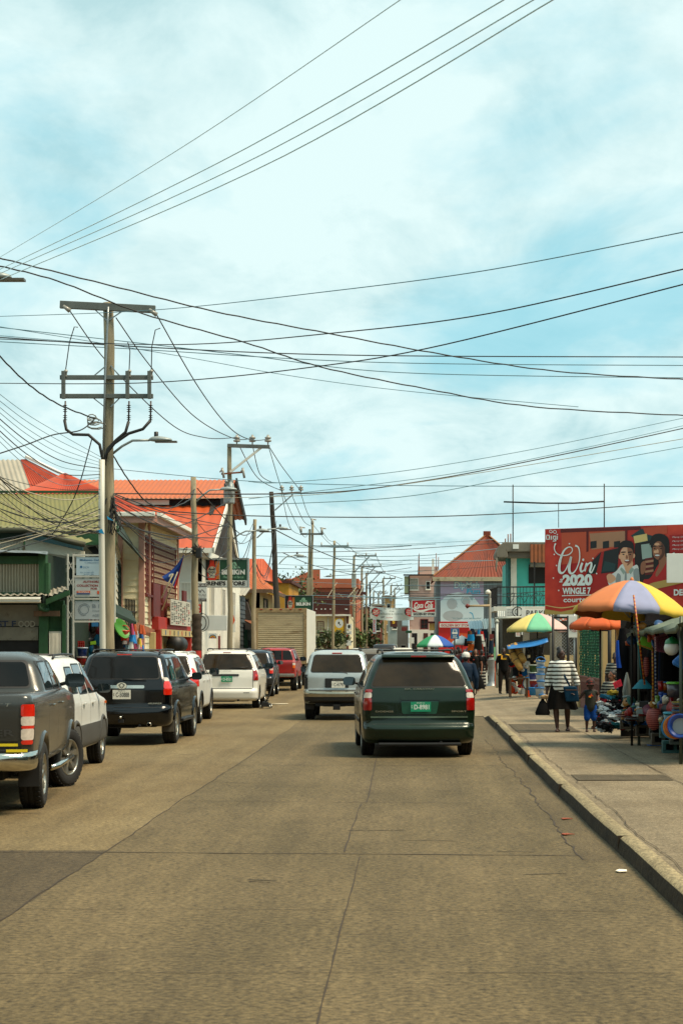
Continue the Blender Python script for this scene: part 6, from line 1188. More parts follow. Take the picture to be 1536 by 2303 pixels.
cm=dict(red2='#a01210',dkred='#5a0a08',orange='#b8492a',beige='#a5785a',gold='#b0944e',golds='#d0b874',white='#d5dcd8',skin='#d2a07c',skin2='#8c5a40',hair='#0e0b09',shirt='#d2d8d4',dress='#a81214',glass='#10191b',teal='#12383a',silver='#8fa39a',wall='#b99b7c',lip='#6f1713',skinsh='#8f5c42',skinhi='#d0a284',skin2sh='#522e20',shirtsh='#8a9494')
keys=list(cm);bmats=[M('print_'+k,v,.5,var=.06 if k not in('white','hair')else 0,scale=2)for k,v in cm.items()]
pic=MB()
def smo(pts):
 q=[];n=len(pts)
 for i in range(n):
  p0,p1,p2,p3=pts[i-1],pts[i],pts[(i+1)%n],pts[(i+2)%n]
  for t_ in(0,.25,.5,.75):q.append(tuple(.5*(2*b+(c-a)*t_+(2*a-5*b+4*c-e)*t_*t_+(3*b-a-3*c+e)*t_**3)for a,b,c,e in zip(p0,p1,p2,p3)))
 return q
def pg(c,pts,d):pic.poly(pl,[bc(*p)for p in(smo(pts)if c in('hair','skin','skin2','skinsh','skin2sh','shirt','dress','shirtsh')else pts)],d,keys.index(c))
def pe(c,px,py,rx,ry,d,n=18):pic.poly(pl,[bc(px+rx*math.cos(2*math.pi*i/n),py+ry*math.sin(2*math.pi*i/n))for i in range(n)],d,keys.index(c))
pg('orange',[(1262,1198),(1400,1190),(1400,1235),(1330,1262),(1262,1270)],.003);pg('beige',[(1325,1200),(1405,1194),(1405,1226),(1330,1236)],.006)
for a in(1327,1355,1380):pg('glass',[(a,1218),(a+14,1216),(a+14,1232),(a,1234)],.009)
for a in(1318,1405):pg('dkred',[(a,1192),(a+5,1192),(a+5,1240),(a,1242)],.012)
pg('dkred',[(1260,1189.5),(1440,1184),(1440,1191),(1260,1198)],.010)
pg('red2',[(1318,1300),(1325,1265),(1345,1244),(1380,1232),(1440,1226),(1440,1340),(1300,1340)],.014);pg('glass',[(1318,1292),(1330,1264),(1352,1240),(1352,1240),(1340,1290)],.017);pg('glass',[(1351,1290),(1358,1240),(1392,1232),(1388,1286)],.017);pg('teal',[(1353,1286),(1360,1262),(1384,1268),(1382,1284)],.020)
pg('hair',[(1428,1222),(1445,1204),(1470,1190),(1480,1300),(1440,1330),(1428,1280)],.016);pg('teal',[(1418,1205),(1440,1190),(1475,1186),(1475,1210),(1440,1222)],.018);pg('golds',[(1424,1206),(1454,1200),(1456,1216),(1427,1222)],.021);pg('silver',[(1441,1225),(1464,1222),(1466,1254),(1444,1258)],.021)
for k in range(7):pg('beige' if k%2 else 'dkred',[(1450,1256+k*5.5),(1469,1253+k*5.5),(1469,1258+k*5.5),(1450,1261+k*5.5)],.022)
pg('orange',[(1445,1187),(1500,1182),(1500,1200),(1470,1206),(1450,1200)],.019);pg('red2',[(1505,1204),(1560,1200),(1560,1240),(1506,1242)],.024)
for k in range(4):pic.text(pl,'Merry Christmas',*bc(1534,1208+k*9),.75,.07,.030,keys.index('white'),0,.3)
pg('shirt',[(1366,1306),(1372,1294),(1386,1284),(1400,1268),(1420,1274),(1434,1272),(1438,1310),(1434,1340),(1385,1340)],.026);pg('skin',[(1400,1262),(1422,1262),(1420,1282),(1410,1290),(1404,1276)],.028);pg('skin',[(1364,1296),(1372,1290),(1382,1296),(1384,1304),(1370,1312)],.030)
pe('skin',1409,1250,15,22,.032,22);pe('skin',1394,1252,3,5,.031);pg('skinsh',[(1411,1228),(1423,1234),(1424,1252),(1418,1266),(1410,1272),(1414,1258),(1412,1246)],.0335);pe('skinhi',1403,1239,7,4,.034);pe('skinhi',1402,1256,4,4,.034);pe('skin',1425,1250,3,5,.031)
pg('hair',[(1392,1246),(1390,1232),(1394,1222),(1404,1216),(1418,1217),(1425,1226),(1425,1246),(1420,1234),(1405,1231),(1396,1235)],.036);pe('lip',1410,1262,6,3.6,.037);pe('white',1410,1260.6,5,1.6,.041);pe('lip',1410,1263.5,4.8,2.0,.040)
for a in(1402,1417):pg('hair',[(a-5,1243.5),(a+5,1242.5),(a+4,1240.5),(a-4,1241)],.038);pe('hair',a,1247,2.4,1.3,.038)
pg('skin2',[(1408,1249),(1411,1249),(1412,1256),(1407,1256)],.037);pg('silver',[(1398,1276),(1407,1286),(1402,1292),(1394,1280)],.034);pg('silver',[(1420,1276),(1413,1286),(1418,1292),(1426,1280)],.034)
pg('shirtsh',[(1388,1290),(1396,1296),(1392,1318),(1384,1312)],.029);pg('shirtsh',[(1424,1284),(1436,1280),(1436,1312),(1428,1312)],.029);pg('shirtsh',[(1405,1290),(1409,1290),(1408,1330),(1404,1330)],.029)
pg('dress',[(1446,1306),(1462,1300),(1480,1270),(1496,1256),(1514,1262),(1518,1300),(1514,1340),(1456,1340)],.026);pg('skin2',[(1481,1246),(1498,1246),(1496,1268),(1478,1296),(1474,1290),(1482,1270)],.028);pg('skin2',[(1441,1268),(1450,1262),(1452,1276),(1448,1290),(1441,1290)],.030);pg('skin2',[(1505,1252),(1516,1250),(1516,1290),(1508,1280)],.030)
pg('hair',[(1460,1226),(1466,1206),(1480,1200),(1496,1204),(1504,1216),(1504,1244),(1496,1252),(1492,1226),(1470,1222)],.029);pe('skin2',1481,1238,14,21,.032,22);pg('skin2sh',[(1488,1218),(1495,1228),(1494,1246),(1486,1258),(1480,1259),(1488,1244),(1487,1232)],.0335);pe('skin',1474,1241,4,3.5,.034);pe('skin',1477,1224,6,3,.034);pg('hair',[(1464,1232),(1466,1214),(1480,1205),(1494,1210),(1498,1236),(1490,1222),(1478,1217)],.036)
pe('lip',1478,1249.5,6.6,3,.037);pe('white',1478,1249,5.4,1.7,.040)
for a in(1472,1486):pg('hair',[(a-4,1230),(a+4,1229),(a+3,1227),(a-3,1228)],.038);pe('hair',a,1233.5,2.2,1.2,.038)
pg('skin',[(1477,1236),(1480,1236),(1481,1243),(1476,1243)],.037);pg('white',[(1505,1248),(1516,1242),(1520,1250),(1508,1258)],.034)
pg('gold',[(1225,1370),(1262,1376),(1310,1366),(1400,1336),(1470,1310),(1540,1295),(1540,1310),(1470,1326),(1400,1356),(1330,1376),(1330,1382),(1225,1382)],.044)
pic.ribbon(pl,[bc(1226,1361),bc(1262,1367),bc(1300,1361),bc(1360,1342)],[.02,.035,.04,.02],.048,keys.index('golds'))
pic.build('picture',bmats,t,world=True,recalc=False)
L_=MB();wv=.052
def st(pts,ws):L_.ribbon(pl,[bc(*p)for p in pts],[w_*66/F for w_ in ws],wv,0,7)
st([(1250,1222),(1247,1232),(1251,1243),(1262,1249),(1278,1248),(1287,1240),(1286,1232),(1278,1231),(1268,1240),(1260,1262),(1258,1282),(1263,1289),(1271,1284),(1281,1264),(1285,1252)],[3.5,2.5,2,2,2,2,2,2.5,4,6,7,5,2.5,3,4])
st([(1285,1252),(1281,1270),(1281,1285),(1287,1290),(1296,1281),(1303,1262),(1304,1244),(1301,1231),(1294,1227)],[5,6.5,6.5,4,2.5,2.5,2.5,3,4])
st([(1310,1266),(1306,1278),(1308,1286),(1315,1281)],[5,5.5,4,2]);st([(1320,1266),(1315,1285)],[4.5,5]);st([(1316,1280),(1324,1268),(1330,1266),(1330,1274),(1327,1284),(1331,1287),(1339,1270)],[2,3,4,5,5,3.5,2]);L_.disc(pl,*bc(1312,1259),.04,.045,wv,0)
def tx(s_,px,py,w_,h_,bold=.03,shear=0):a,b_=bc(px,py);L_.text(pl,s_,a,b_,w_*66/F*1.0,h_*66/F,wv,0,bold,shear)
tx('2020',1299,1304.5,72,26,.06);tx('WINGLE 7',1297,1329,68,15,.04);tx('courtesy Digi',1318,1350,108,15,.02);tx('a',1262,1306,8,8,.01,.3);tx('DEC 2020',1550,1332,70,14,.04)
pic_a,pic_b=bc(1264,1340),bc(1333,1338);L_.ribbon(pl,[pic_a,pic_b],[.03,.03],wv,0,2)
st([(1240,1199),(1236,1196),(1239,1192),(1244,1197),(1249,1200),(1252,1196),(1248,1193),(1243,1197),(1240,1199)],[1.2]*9)
def rect(x0,y0,x1,y1):L_.poly(pl,[bc(x0,y0),bc(x1,y0),bc(x1,y1),bc(x0,y1)],wv,0)
for r_ in((1228,1203,1230.5,1214),(1228,1203,1236,1205),(1228,1212,1236,1214),(1234.5,1203,1237,1214),(1239,1205,1241.5,1214),(1243.5,1205,1246,1214),(1243.5,1205,1250,1207),(1243.5,1212,1250,1214),(1249,1205,1251.5,1218),(1243.5,1216,1251.5,1218),(1253,1205,1255,1214),(1252.5,1201,1255,1203)):rect(*r_)
rnd=random.Random(8)
for px,py in((1281,1223),(1247,1247),(1245,1300),(1257,1328),(1252,1272),(1342,1290),(1262,1258),(1334,1256)):a,b_=bc(px,py);L_.disc(pl,a,b_,.03,.03,wv,0,6)
L_.build('lettering',M('billboard_white','#d9e4e0',.5,var=0),t,world=True,recalc=False)
mb=MB();a,b_=bc(1516,1305),bc(1560,1238);mb.pbox(Pl(BA+V((0,-4,0)),(1,0,0)),X_(1517,60)-BA.x,X_(1560,60)-BA.x,Z_(1306,60),Z_(1238,60),0,.06);tag(mb.build('notice_board',m_signw,bevel=.01),'grey white printed notice board before the billboard at the right edge','notice board')
# ================================================================ poles, lamps and wires
m_pole=M('pole_wood','#8d8268',.9,var=.4,scale=3,stretch=(3,3,.35),bump=.35,stain='#2c261d',stain_amt=.56)
m_poled=M('pole_wood_dark','#2b241b',.9,var=.35,scale=3,stretch=(3,3,.35),bump=.3)
m_steel=M('crossarm_steel','#5f625c',.55,metal=.3,var=.25,scale=4);m_porc=M('porcelain','#8d8a80',.3,var=.1);m_lampm=M('lamp_grey','#8c9492',.45,metal=.2,var=.1)
m_wire=M('wire_black','#14130f',.6,var=0);m_wiret=M('wire_grey','#4f727c',.6,var=0);m_wirew=M('wire_pale','#a89f86',.7,var=.1)
def lampx(parent,px,py,Y,side,arm_from,L_=.75,name='lamp'):
 """street lamp head whose near end is at the pixel, on an arm from another pixel"""
 p=P(px,py,Y);a=P(*arm_from,Y);mb=MB();mid=V((a.x+(p.x-a.x)*.55,Y,a.z+(p.z-a.z)*.85));mb.tube([a,a.lerp(mid,.5)+V((0,0,.05)),mid+V((0,0,.04)),p],.03,6);m1=mb.build('lamp_arm',m_lampm,parent,world=True)
 mb=MB();R=[]
 for t_,w_,h in((0,.05,.05),(.12,.1,.08),(.35,.14,.1),(.7,.13,.075),(.95,.07,.04),(1,.01,.01)):
  x=p.x+side*L_*t_;R.append([V((x,Y+w_*math.cos(q),p.z+(h*math.sin(q)if math.sin(q)>0 else h*.35*math.sin(q))))for q in[2*math.pi*i/12 for i in range(12)]])
 mb.grid(R,0,True,True);h_=mb.build('lamp_head',m_lampm,parent,world=True)
 mb=MB();mb.lathe([(.05,.06),(.05,.17),(.001,.18)],c=(p.x+side*.22*L_/.75,Y,p.z+.02),n=10);mb.build('photocell',m_black,h_,world=True)
 mb=MB();x0=p.x+side*L_*.25;mb.box(min(x0,x0+side*.5),max(x0,x0+side*.5),Y-.08,Y+.08,p.z-.055,p.z-.02);mb.build('lens',M('lamp_lens','#4f4636',.3),h_,world=True)
def pole(label,base,top,Y,r0=.14,r1=.11,mat=None,name='utility_pole',Yt=None):
 b_=V((X_(base,Y),Y,.1));t_=P(top[0],top[1],Yt or Y);o=thing(name,label,'pole',b_);mb=MB();n=9
 mb.tube([b_.lerp(t_,i/n)+V((.02*math.sin(i*1.7+base),0,0))for i in range(n+1)],[r0+(r1-r0)*i/n for i in range(n+1)],14);mb.build('shaft',mat or m_pole,o,world=True);return o
def insul(parent,px,py,Y,s=1.):
 mb=MB();c=P(px,py,Y);mb.lathe([(.02,0),(.02,.1),(.1,.12),(.11,.16),(.04,.18),(.09,.21),(.1,.25),(.04,.28),(.03,.33),(.001,.33)],c=c,n=12)
 mb.v=[c+(p-c)*s for p in mb.v];mb.build('insulator',m_porc,parent,world=True)
def xarm(parent,x0,x1,y,Y,d=0,h=.13,y1=None,mat=None):mb=MB();mb.bar(P(x0,y,Y-d),P(x1,y1 or y,Y-d),.1,h);mb.build('crossarm',mat or m_steel,parent,world=True,bevel=.01)
def brace(parent,a,b_,Y,w_=.05,mat=None):mb=MB();mb.bar(P(*a,Y-.12),P(*b_,Y-.12),w_,w_);mb.build('brace',mat or m_galv,parent,world=True)
def can(parent,x0,x1,y0,y1,Y):
 a,b_=X_(x0,Y),X_(x1,Y);r=(b_-a)/2;z0,z1=Z_(y1,Y),Z_(y0,Y);mb=MB();mb.lathe([(.001,z0),(r*.97,z0),(r,z0+.05),(r,z1-.1),(r*1.05,z1-.08),(r*1.05,z1-.02),(r*.8,z1+.05),(.001,z1+.08)],c=((a+b_)/2,Y-.3,0),n=20)
 for s_ in(-1,1):mb.lathe([(.05,0),(.05,.2),(.08,.22),(.03,.3),(.001,.3)],c=((a+b_)/2+s_*r*.5,Y-.3,z1),n=8)
 mb.build('transformer',m_lampm,parent,world=True)
Y=40.7;o=pole('tall weathered wooden pole with three crossarms and a lamp beside the sign frame',246,(245,681),Y,.14,.115)
xarm(o,136,350,685,Y,.15,.17,696);xarm(o,136,345,849,Y,.15,.1);xarm(o,136,345,891,Y,.15,.1)
for a,b_ in(((207,690),(243,722)),((280,697),(243,722)),((210,847),(240,822)),((270,847),(250,822)),((208,893),(236,915)),((272,893),(250,915))):brace(o,a,b_,Y,.025)
mb=MB();mb.tube([P(244,690,Y-.2),P(243,724,Y-.2),P(237,860,Y-.2),P(233,1030,Y-.25)],.025,6);mb.build('ground_strap',m_galv,o,world=True)
for px,e in((148,(187,975)),(291,(265,980)),(340,(278,972))):
 mb=MB();mb.box(X_(px-4,Y),X_(px+4,Y),Y-.28,Y-.18,Z_(900,Y),Z_(838,Y));mb.build('cutout_bracket',m_steel,o,world=True,bevel=.008)
 mb=MB();c=P(px+1,835,Y-.2);mb.ball(c,.045,10);mb.lathe([(.03,0),(.03,.09),(.045,.1),(.045,.14),(.001,.14)],c=c-V((0,0,.12)),n=8);mb.build('insulator',m_porc,o,world=True)
 mb=MB();mb.tube([P(px,902,Y-.22),P(px-1,950,Y-.22)],.02,6)
 for k in range(8):
  if k!=4:mb.lathe([(.02,-.01),(.055,0),(.02,.015)],c=P(px-.6,912+k*4.6,Y-.22),n=10)
 mb.build('cable_bushing',M('bushing','#2a1d18',.4),o,world=True)
for pts in(([(146,945),(150,966),(165,977),(200,978),(225,1000),(233,1040)]),([(290,948),(283,972),(262,990),(243,1010),(236,1045)]),([(339,946),(322,965),(290,975),(258,997),(240,1020),(234,1045)])):mb=MB();q=[P(*p,Y-.25)for p in pts];mb.tube(q,.035,8);mb.build('power_cable',m_wire,o,world=True)
for pts in(((148,835),(157,770),(168,735),(176,736)),((291,835),(293,790),(290,776),(288,770)),((341,832),(342,780),(350,742),(361,738))):mb=MB();mb.tube([P(*p,Y-.2)for p in pts],.012,5);mb.build('jumper_wire',m_wire,o,world=True)
mb=MB();mb.tube([P(230,1034,Y-.3),P(229,1160,Y-.3),P(232,1466,Y-.3),V((X_(233,Y),Y-.3,.12))],.068,14);mb.build('cable_guard',M('pvc_white','#c3c1b3',.45,var=.1,scale=1.5,stretch=(1,1,.3)),o,world=True)
lampx(o,337,990,Y,1,(252,1022),.52)
mb=MB();mb.poly(Pl(P(214,1195,Y-.45)),[(0,0),(.16,.06),(.22,-.07)],0,0,.004);tag(mb.build('pennant',M('pennant_blue','#1b8fc0',.7)),'small bright blue triangular pennant caught on the front of the tall pole','pennant')
mb=MB();mb.poly(Pl(P(241,1160,Y-.3)),[(0,0),(.02,-.08),(.16,-.12)],0,0,.004);tag(mb.build('pennant',MATS['pennant_blue']),'upper blue pennant folded against the right side of the tall pole','pennant')
rnd=random.Random(12)
for k in range(16):
 mb=MB();x,y=248+rnd.uniform(-2,14),1108+rnd.uniform(0,30);pts=[P(x,y,Y-.1)]
 for j in range(7):x+=rnd.uniform(-5,6.5);y+=rnd.uniform(3,16);pts.append(P(min(x,290),y,Y-.1-.02*j))
 mb.tube(pts,rnd.choice((.012,.018,.01)),5);mb.build('hanging_cable',m_wire if rnd.random()<.8 else m_wirew,o,world=True)
for k in range(5):mb=MB();c=P(208+k*3,940+k*5+rnd.uniform(-6,6),Y-.1);mb.tube([c+V((.1*math.cos(a)*(1+.3*k),-.02*a,.08*math.sin(a)))for a in[j*.7 for j in range(9)]],.014,5);mb.build('cable_clamp',m_porc,o,world=True)
Y=57;o=pole('short weathered pole with a red painted foot and shaggy bark beside the orange roofs',443,(436,1073),Y,.13,.085,None);lampx(o,497,1101,Y,1,(442,1128),.52)
mb=MB();b_=V((X_(443,Y),Y,.1));mb.lathe([(.15,0),(.147,1.66)],c=b_,n=14);mb.build('painted_foot',m_redp,o,world=True);mb=MB();mb.lathe([(.155+.02*math.sin(i*2.3),1.66+i*.09)for i in range(14)],c=b_,n=14);mb.build('shaggy_wrap',M('bark','#35291c',.95,var=.4,scale=8,bump=.8),o,world=True)
mb=MB();mb.box(X_(440,Y)+.05,X_(452,Y)+.06,Y-.4,Y-.1,Z_(1256,Y),Z_(1233,Y));mb.build('splice_box',m_black,o,world=True,bevel=.03)
for k in range(9):mb=MB();pts=[P(436+rnd.uniform(-8,8),1235+rnd.uniform(-6,14),Y-.2)];[pts.append(pts[-1]+V((rnd.uniform(-.12,.12),0,rnd.uniform(-.1,.12))))for j in range(6)];mb.tube(pts,.014,4);mb.build('hanging_cable',m_wire,o,world=True)
Y=68;o=pole('tall pole with a right hand crossarm and a grey transformer can below it',518,(517,1000),Y,.115,.082);xarm(o,512,607,1002,Y,.15,.14,1005);brace(o,(590,1005),(518,1062),Y,.08,m_plaster)
for px in(533,568,603):insul(o,px,1002,Y,1.25)
can(o,505,530,1098,1134,Y);lampx(o,577,1194,Y,1,(524,1212),.5);mb=MB();mb.bar(P(498,1066,Y-.15),P(546,1062,Y-.15),.06);mb.build('fuse_arm',m_rustp,o,world=True)
for px in(500,546):mb=MB();mb.tube([P(px,1052,Y-.25),P(px+4,1075,Y-.25)],.05,6);mb.tube([P(px-5,1062,Y-.3),P(px,1054,Y-.25)],.03,5);mb.build('fuse_cutout',m_porc,o,world=True)
mb=MB();mb.lathe([(.001,0),(.3,0),(.36,.08),(.26,.16),(.001,.16)],c=P(517,1103,Y-.3),n=16,ax=(1,0,.05));mb.build('lamp_cowl',m_lampm,o,world=True)
Y=79;o=pole('short plain wooden pole between the tall transformer pole and the dark leaning pole',570,(573,1168),Y,.115,.08);lampx(o,623,1189,Y,1,(578,1210),.5)
Y=90;o=pole('dark leaning pole with a thin crossarm, rising just left of the box truck',631,(611,1106),Y,.18,.11,m_poled);xarm(o,614,678,1111,Y,.2,.07,1107,m_wood);brace(o,(659,1112),(618,1148),Y,.06)
for px in(634,656,677):insul(o,px,1109,Y,1.2)
lampx(o,662,1250,Y,1,(628,1268),.5)
Y=122;o=pole('twin bound pole with three white cutouts on its crossarm beyond the truck',697,(703,1172),Y,.115,.08);mb=MB();mb.tube([V((X_(690,Y),Y+.1,.1)),P(697,1190,Y+.1)],[.12,.075],10);mb.build('second_shaft',m_pole,o,world=True);mb=MB();mb.box(X_(690,Y),X_(704,Y),Y-.4,Y-.2,.1,Z_(1300,Y));mb.build('cladding',m_pole,o,world=True,bevel=.03);xarm(o,676,727,1201,Y,.15,.13)
for px,py in((677,1188),(702,1170),(724,1190)):mb=MB();mb.tube([P(px,py+10,Y-.25),P(px,py-2,Y-.25)],.09,6);mb.tube([P(px-4,py-3,Y-.25),P(px+9,py-1,Y-.25)],.045,5);mb.build('fuse_cutout',m_porc,o,world=True)
Y=130;o=pole('slim pole with a plain two ended crossarm in front of the yellow sign',748,(752,1216),Y,.12,.09);xarm(o,722,782,1228,Y,.15,.12);lampx(o,748,1296,Y,-1,(750,1300),.5)
for px in(723,782,754):mb=MB();mb.tube([P(px,1230,Y-.15),P(px,1220,Y-.15)],.05,6);mb.build('insulator',m_porc,o,world=True)
for i,(px,top,Y,xa,tr,lab)in enumerate(((796,1249,151,846,(1290,1322),'pole with a tall white transformer can, first of the far row of bracketed poles'),(814,1273,171,857,(1317,1335),'second pole of the far bracketed row, with a squat transformer'),(824,1288,186,866,None,'third pole of the far bracketed row, plain shafted'),(832,1309,213,860,None,'fourth pole of the far bracketed row'),(840,1330,250,868,None,'fifth and shortest pole of the far bracketed row left of the banner'),(862,1300,202,889,(1345,1362),'slender far pole rising behind the middle of the banner'),(879,1316,224,903,(1340,1352),'far pole above the brown sign, next to the last one'),(887,1324,237,906,None,'last far pole before the pink building'),(851,1333,255,872,None,'faint low pole between the banner and the far row'))):
 o=pole(lab,px,(px,top),Y,.14,.1,m_pole if i!=3 else m_poled);xarm(o,px,xa,top+1,Y,.2,.12);brace(o,(px+(xa-px)*.7,top+2),(px+1,top+(xa-px)*.75),Y,.1)
 for q in(.08,.55,.98):mb=MB();c=P(px+(xa-px)*q,top,Y-.2);mb.tube([c,c+V((0,0,.22))],.06,6);mb.build('insulator',m_porc,o,world=True)
 if tr:can(o,px-5*151/Y,px+5*151/Y,tr[0],tr[1],Y)
Y=27;o=pole('street lamp on a pole just beyond the left edge, only its head in view',-170,(-170,560),Y,.16,.12);lampx(o,-32,624,Y,1,(-165,668),.40)
Y=88;t=thing('lamp_post','thin grey post with a white lamp on top and a red tipped boom pointing left','lamp post',(X_(1101,Y),Y,.1));mb=MB();mb.tube([(X_(1101,Y),Y,.1),P(1101,1345,Y)],.075,8);mb.tube([P(1099,1362,Y),P(1101,1330,Y)],.07,8);mb.build('post',M('post_grey','#6b6a60',.6,var=.2),t,world=True)
mb=MB();mb.tube([P(1101,1362,Y-.1),P(1050,1363,Y-.1)],.06,6);mb.build('boom',M('boom','#a38c6a',.6),t,world=True);mb=MB();mb.lathe([(.001,0),(.13,.1),(.05,.25),(.001,.25)],c=P(1045,1363,Y-.1),ax=(1,0,0),n=8);mb.build('boom_tip',m_maroon,t,world=True);mb=MB();mb.lathe([(.001,0),(.1,0),(.14,.1),(.07,.2),(.001,.22)],c=P(1097,1336,Y-.1),n=12);mb.build('lamp',m_plaster,t,world=True)
Y=76;mb=MB();mb.tube([(X_(1117,Y),Y,.12),P(1117,1400,Y)],.06,8);mb.lathe([(.08,0),(.1,.05),(.05,.14),(.001,.14)],c=P(1117,1400,Y),n=10);mb.tube([P(1112,1391,Y),P(1172,1388,Y)],.05,6);tag(mb.build('awning_pole',M('pale_pipe','#a3a79c',.5)),'pale metal pipe holding a thin rail under the balcony sign','pole')
def wire(label,pts,Y0,Y1,th,mat=None,group='overhead wires',twist=0,name='overhead_wire',h0=0):
 k=len(pts);q=[];n=9
 for i in range(k-1):
  p0,p1,p2,p3=pts[max(0,i-1)],pts[i],pts[i+1],pts[min(k-1,i+2)]
  for t_ in[j/n for j in range(n)]:
   f=lambda a,b,c,d:.5*((2*b)+(-a+c)*t_+(2*a-5*b+4*c-d)*t_*t_+(-a+3*b-3*c+d)*t_**3)
   q.append((f(p0[0],p1[0],p2[0],p3[0]),f(p0[1],p1[1],p2[1],p3[1])))
 q.append(pts[-1]);m_=len(q)-1;out=[]
 for i,(x,y)in enumerate(q):u=i/m_;Yw=1/((1-u)/Y0+u/Y1);out.append(P(x,y+twist*math.sin(i*2.1),Yw))
 e0,e1=(out[0]-out[1]).normalized(),(out[-1]-out[-2]).normalized()
 if pts[-1][0]>1530 or pts[-1][1]<0:out.append(out[-1]+e1*9)
 if pts[0][0]>1530:out.insert(0,out[0]+e0*9)
 elif pts[0][0]<0:out.insert(0,out[0]+e0*7)
 r=th/2*((Y0*Y1)**.5)/F;mb=MB();mb.tube(out,r,5);return tag(mb.build(name,mat or m_wire,recalc=False),label,'wire',group)
W=wire
for i,(a,m_,b_,lab)in enumerate((((-10,585),(440,312),(905,-4),'lone thin grey wire, uppermost of those climbing to the top edge'),((-10,611),(560,330),(1140,-5),'left one of the close of three grey wires climbing to the top edge'),((-10,620),(600,342),(1205,-4),'middle one of the close of three grey wires climbing to the top edge'),((0,630),(640,350),(1250,-5),'right hand one of the close of three grey wires climbing to the top edge'))):W(lab,[a,m_,b_],27,12,(1.8,2.6,2.6,2.8)[i],M('wire_far_blur','#c2dde4',.6,var=0),'wires climbing to the top of the view')
W('thick twisted black cable sagging from the upper left, upper of the crossing pair',[(-10,578),(240,640),(480,700),(740,750),(1000,798),(1250,835),(1546,854)],27,36,3.2,twist=.7)
W('thick twisted black cable passing the main pole top, lower of the crossing pair',[(-10,596),(130,632),(320,705),(550,770),(720,825),(960,875),(1200,915),(1546,935)],27,36,3.2,twist=.7)
W('faint grey wire rising gently to the right edge, highest of the right hand fan',[(-10,712),(350,697),(700,660),(1100,607),(1546,520)],40,20,2,m_wiret);W('dark wire rising to the right edge, second of the right hand fan',[(-10,762),(400,775),(740,750),(1100,705),(1546,603)],44,24,2.6);W('dark wire with the deepest sag rising to the right edge, third of the fan',[(-10,862),(350,860),(700,826),(1000,775),(1546,637)],44,24,2.6)
for i,(p,w_)in enumerate((([(-10,758),(350,782),(800,799),(1546,803)],2.6),([(-10,768),(300,785),(850,815),(1546,822)],2),([(-10,735),(300,770),(560,800),(900,838),(1546,850)],2),([(-10,733),(400,800),(640,843),(900,878),(1300,915)],1.5),([(-10,754),(250,775),(500,789)],1.5))):W('thin cable in the flat bundle crossing behind the main pole top',p,46,46,w_,m_wire if w_>2 else m_wiret,'flat bundle of cables crossing the sky')
for i,(p,w_)in enumerate((([(1546,938),(1200,1010),(900,1060),(640,1085),(560,1083)],1.6),([(1546,961),(1250,1025),(950,1082),(700,1109),(250,1110)],2.6),([(1546,955),(1300,1010),(1000,1068),(560,1122)],1.5),([(1546,1003),(1200,1065),(900,1118),(550,1136)],1.8),([(1546,1128),(1200,1152),(900,1163),(560,1160),(380,1150)],2.4),([(250,1054),(560,1082),(900,1092),(1546,1094)],1.6),([(250,1122),(500,1120),(760,1108),(1100,1060),(1546,985)],1.4))):W('dark cable of the low group sweeping from the orange roofs to the right edge',p,62,50,w_,[m_wiret,m_wire,m_wiret,m_wiret,m_wire,m_wiret,m_wirew][i],'low cables sweeping to the right edge')
for p,lab in(([(158,699),(240,812),(380,950),(460,984),(533,984)],'left conductor from the main crossarm down to the transformer pole'),([(262,715),(330,812),(430,930),(520,984),(568,986)],'middle conductor from the main crossarm down to the transformer pole'),([(353,708),(440,860),(510,955),(560,988),(603,988)],'right conductor from the main crossarm down to the transformer pole')):W(lab,p,40.6,67.8,2.2,group='conductors between the poles')
for px,x1,y1,py in((150,158,699,692),(343,353,708,700)):mb=MB();mb.tube([P(px-7,py-4,40.5),P(x1,y1,40.5)],[.035,.055],8);mb.build('insulator',m_porc,[o_ for o_ in SC.objects if o_.get('label','').startswith('tall weathered')][0],world=True)
for a,b_ in(((537,1000),(634,1104)),((568,1000),(612,1085)),((604,1002),(677,1105))):W('slack line dropping from the transformer pole to the dark leaning pole',[a,((a[0]+b_[0])/2-6,(a[1]+b_[1])/2+(22 if a[0]<600 else-4)),b_],68,90,1.8,group='lines down to the leaning pole')
W('long steep line falling past the thin crossarm',[(606,1010),(640,1118),(682,1205),(695,1190)],68,122,1.4,m_wiret)
for a,m_,b_ in(((634,1112),(652,1185),(677,1203)),((656,1112),(682,1170),(702,1184)),((677,1110),(690,1150),(702,1172))):W('thin line from the leaning pole to the twin bound pole',[a,m_,b_],90,122,1.4,m_wiret,'lines to the twin pole')
for a,m_,b_ in(((726,1196),(740,1215),(754,1218)),((704,1180),(745,1225),(782,1226)),((782,1226),(800,1243),(820,1249)),((754,1218),(790,1240),(846,1247)),((846,1249),(852,1265),(857,1274)),((820,1250),(828,1270),(836,1274)),((857,1276),(862,1284),(866,1288))):W('thin line hung between the bracketed poles far down the street',[a,m_,b_],130,160,1.1,m_wiret,'lines between the far poles')
W('twisted black cable falling from the left edge to the clamps on the main pole',[(-10,790),(60,860),(130,908),(215,942)],34,40.6,3.6,twist=.8);W('black cable rising from the left edge to the main pole clamps',[(-10,1023),(60,1000),(120,978),(180,968),(212,945)],36,40.6,3);W('twisted black cable falling right from the main pole to the short shaggy pole',[(254,1022),(290,1080),(330,1128),(375,1143),(425,1125),(438,1100)],41,57,3,twist=.7);W('slack black wire dangling from the main pole across the olive roof',[(208,985),(196,1030),(182,1080),(160,1135),(120,1200),(100,1215)],40.6,43,2.6)
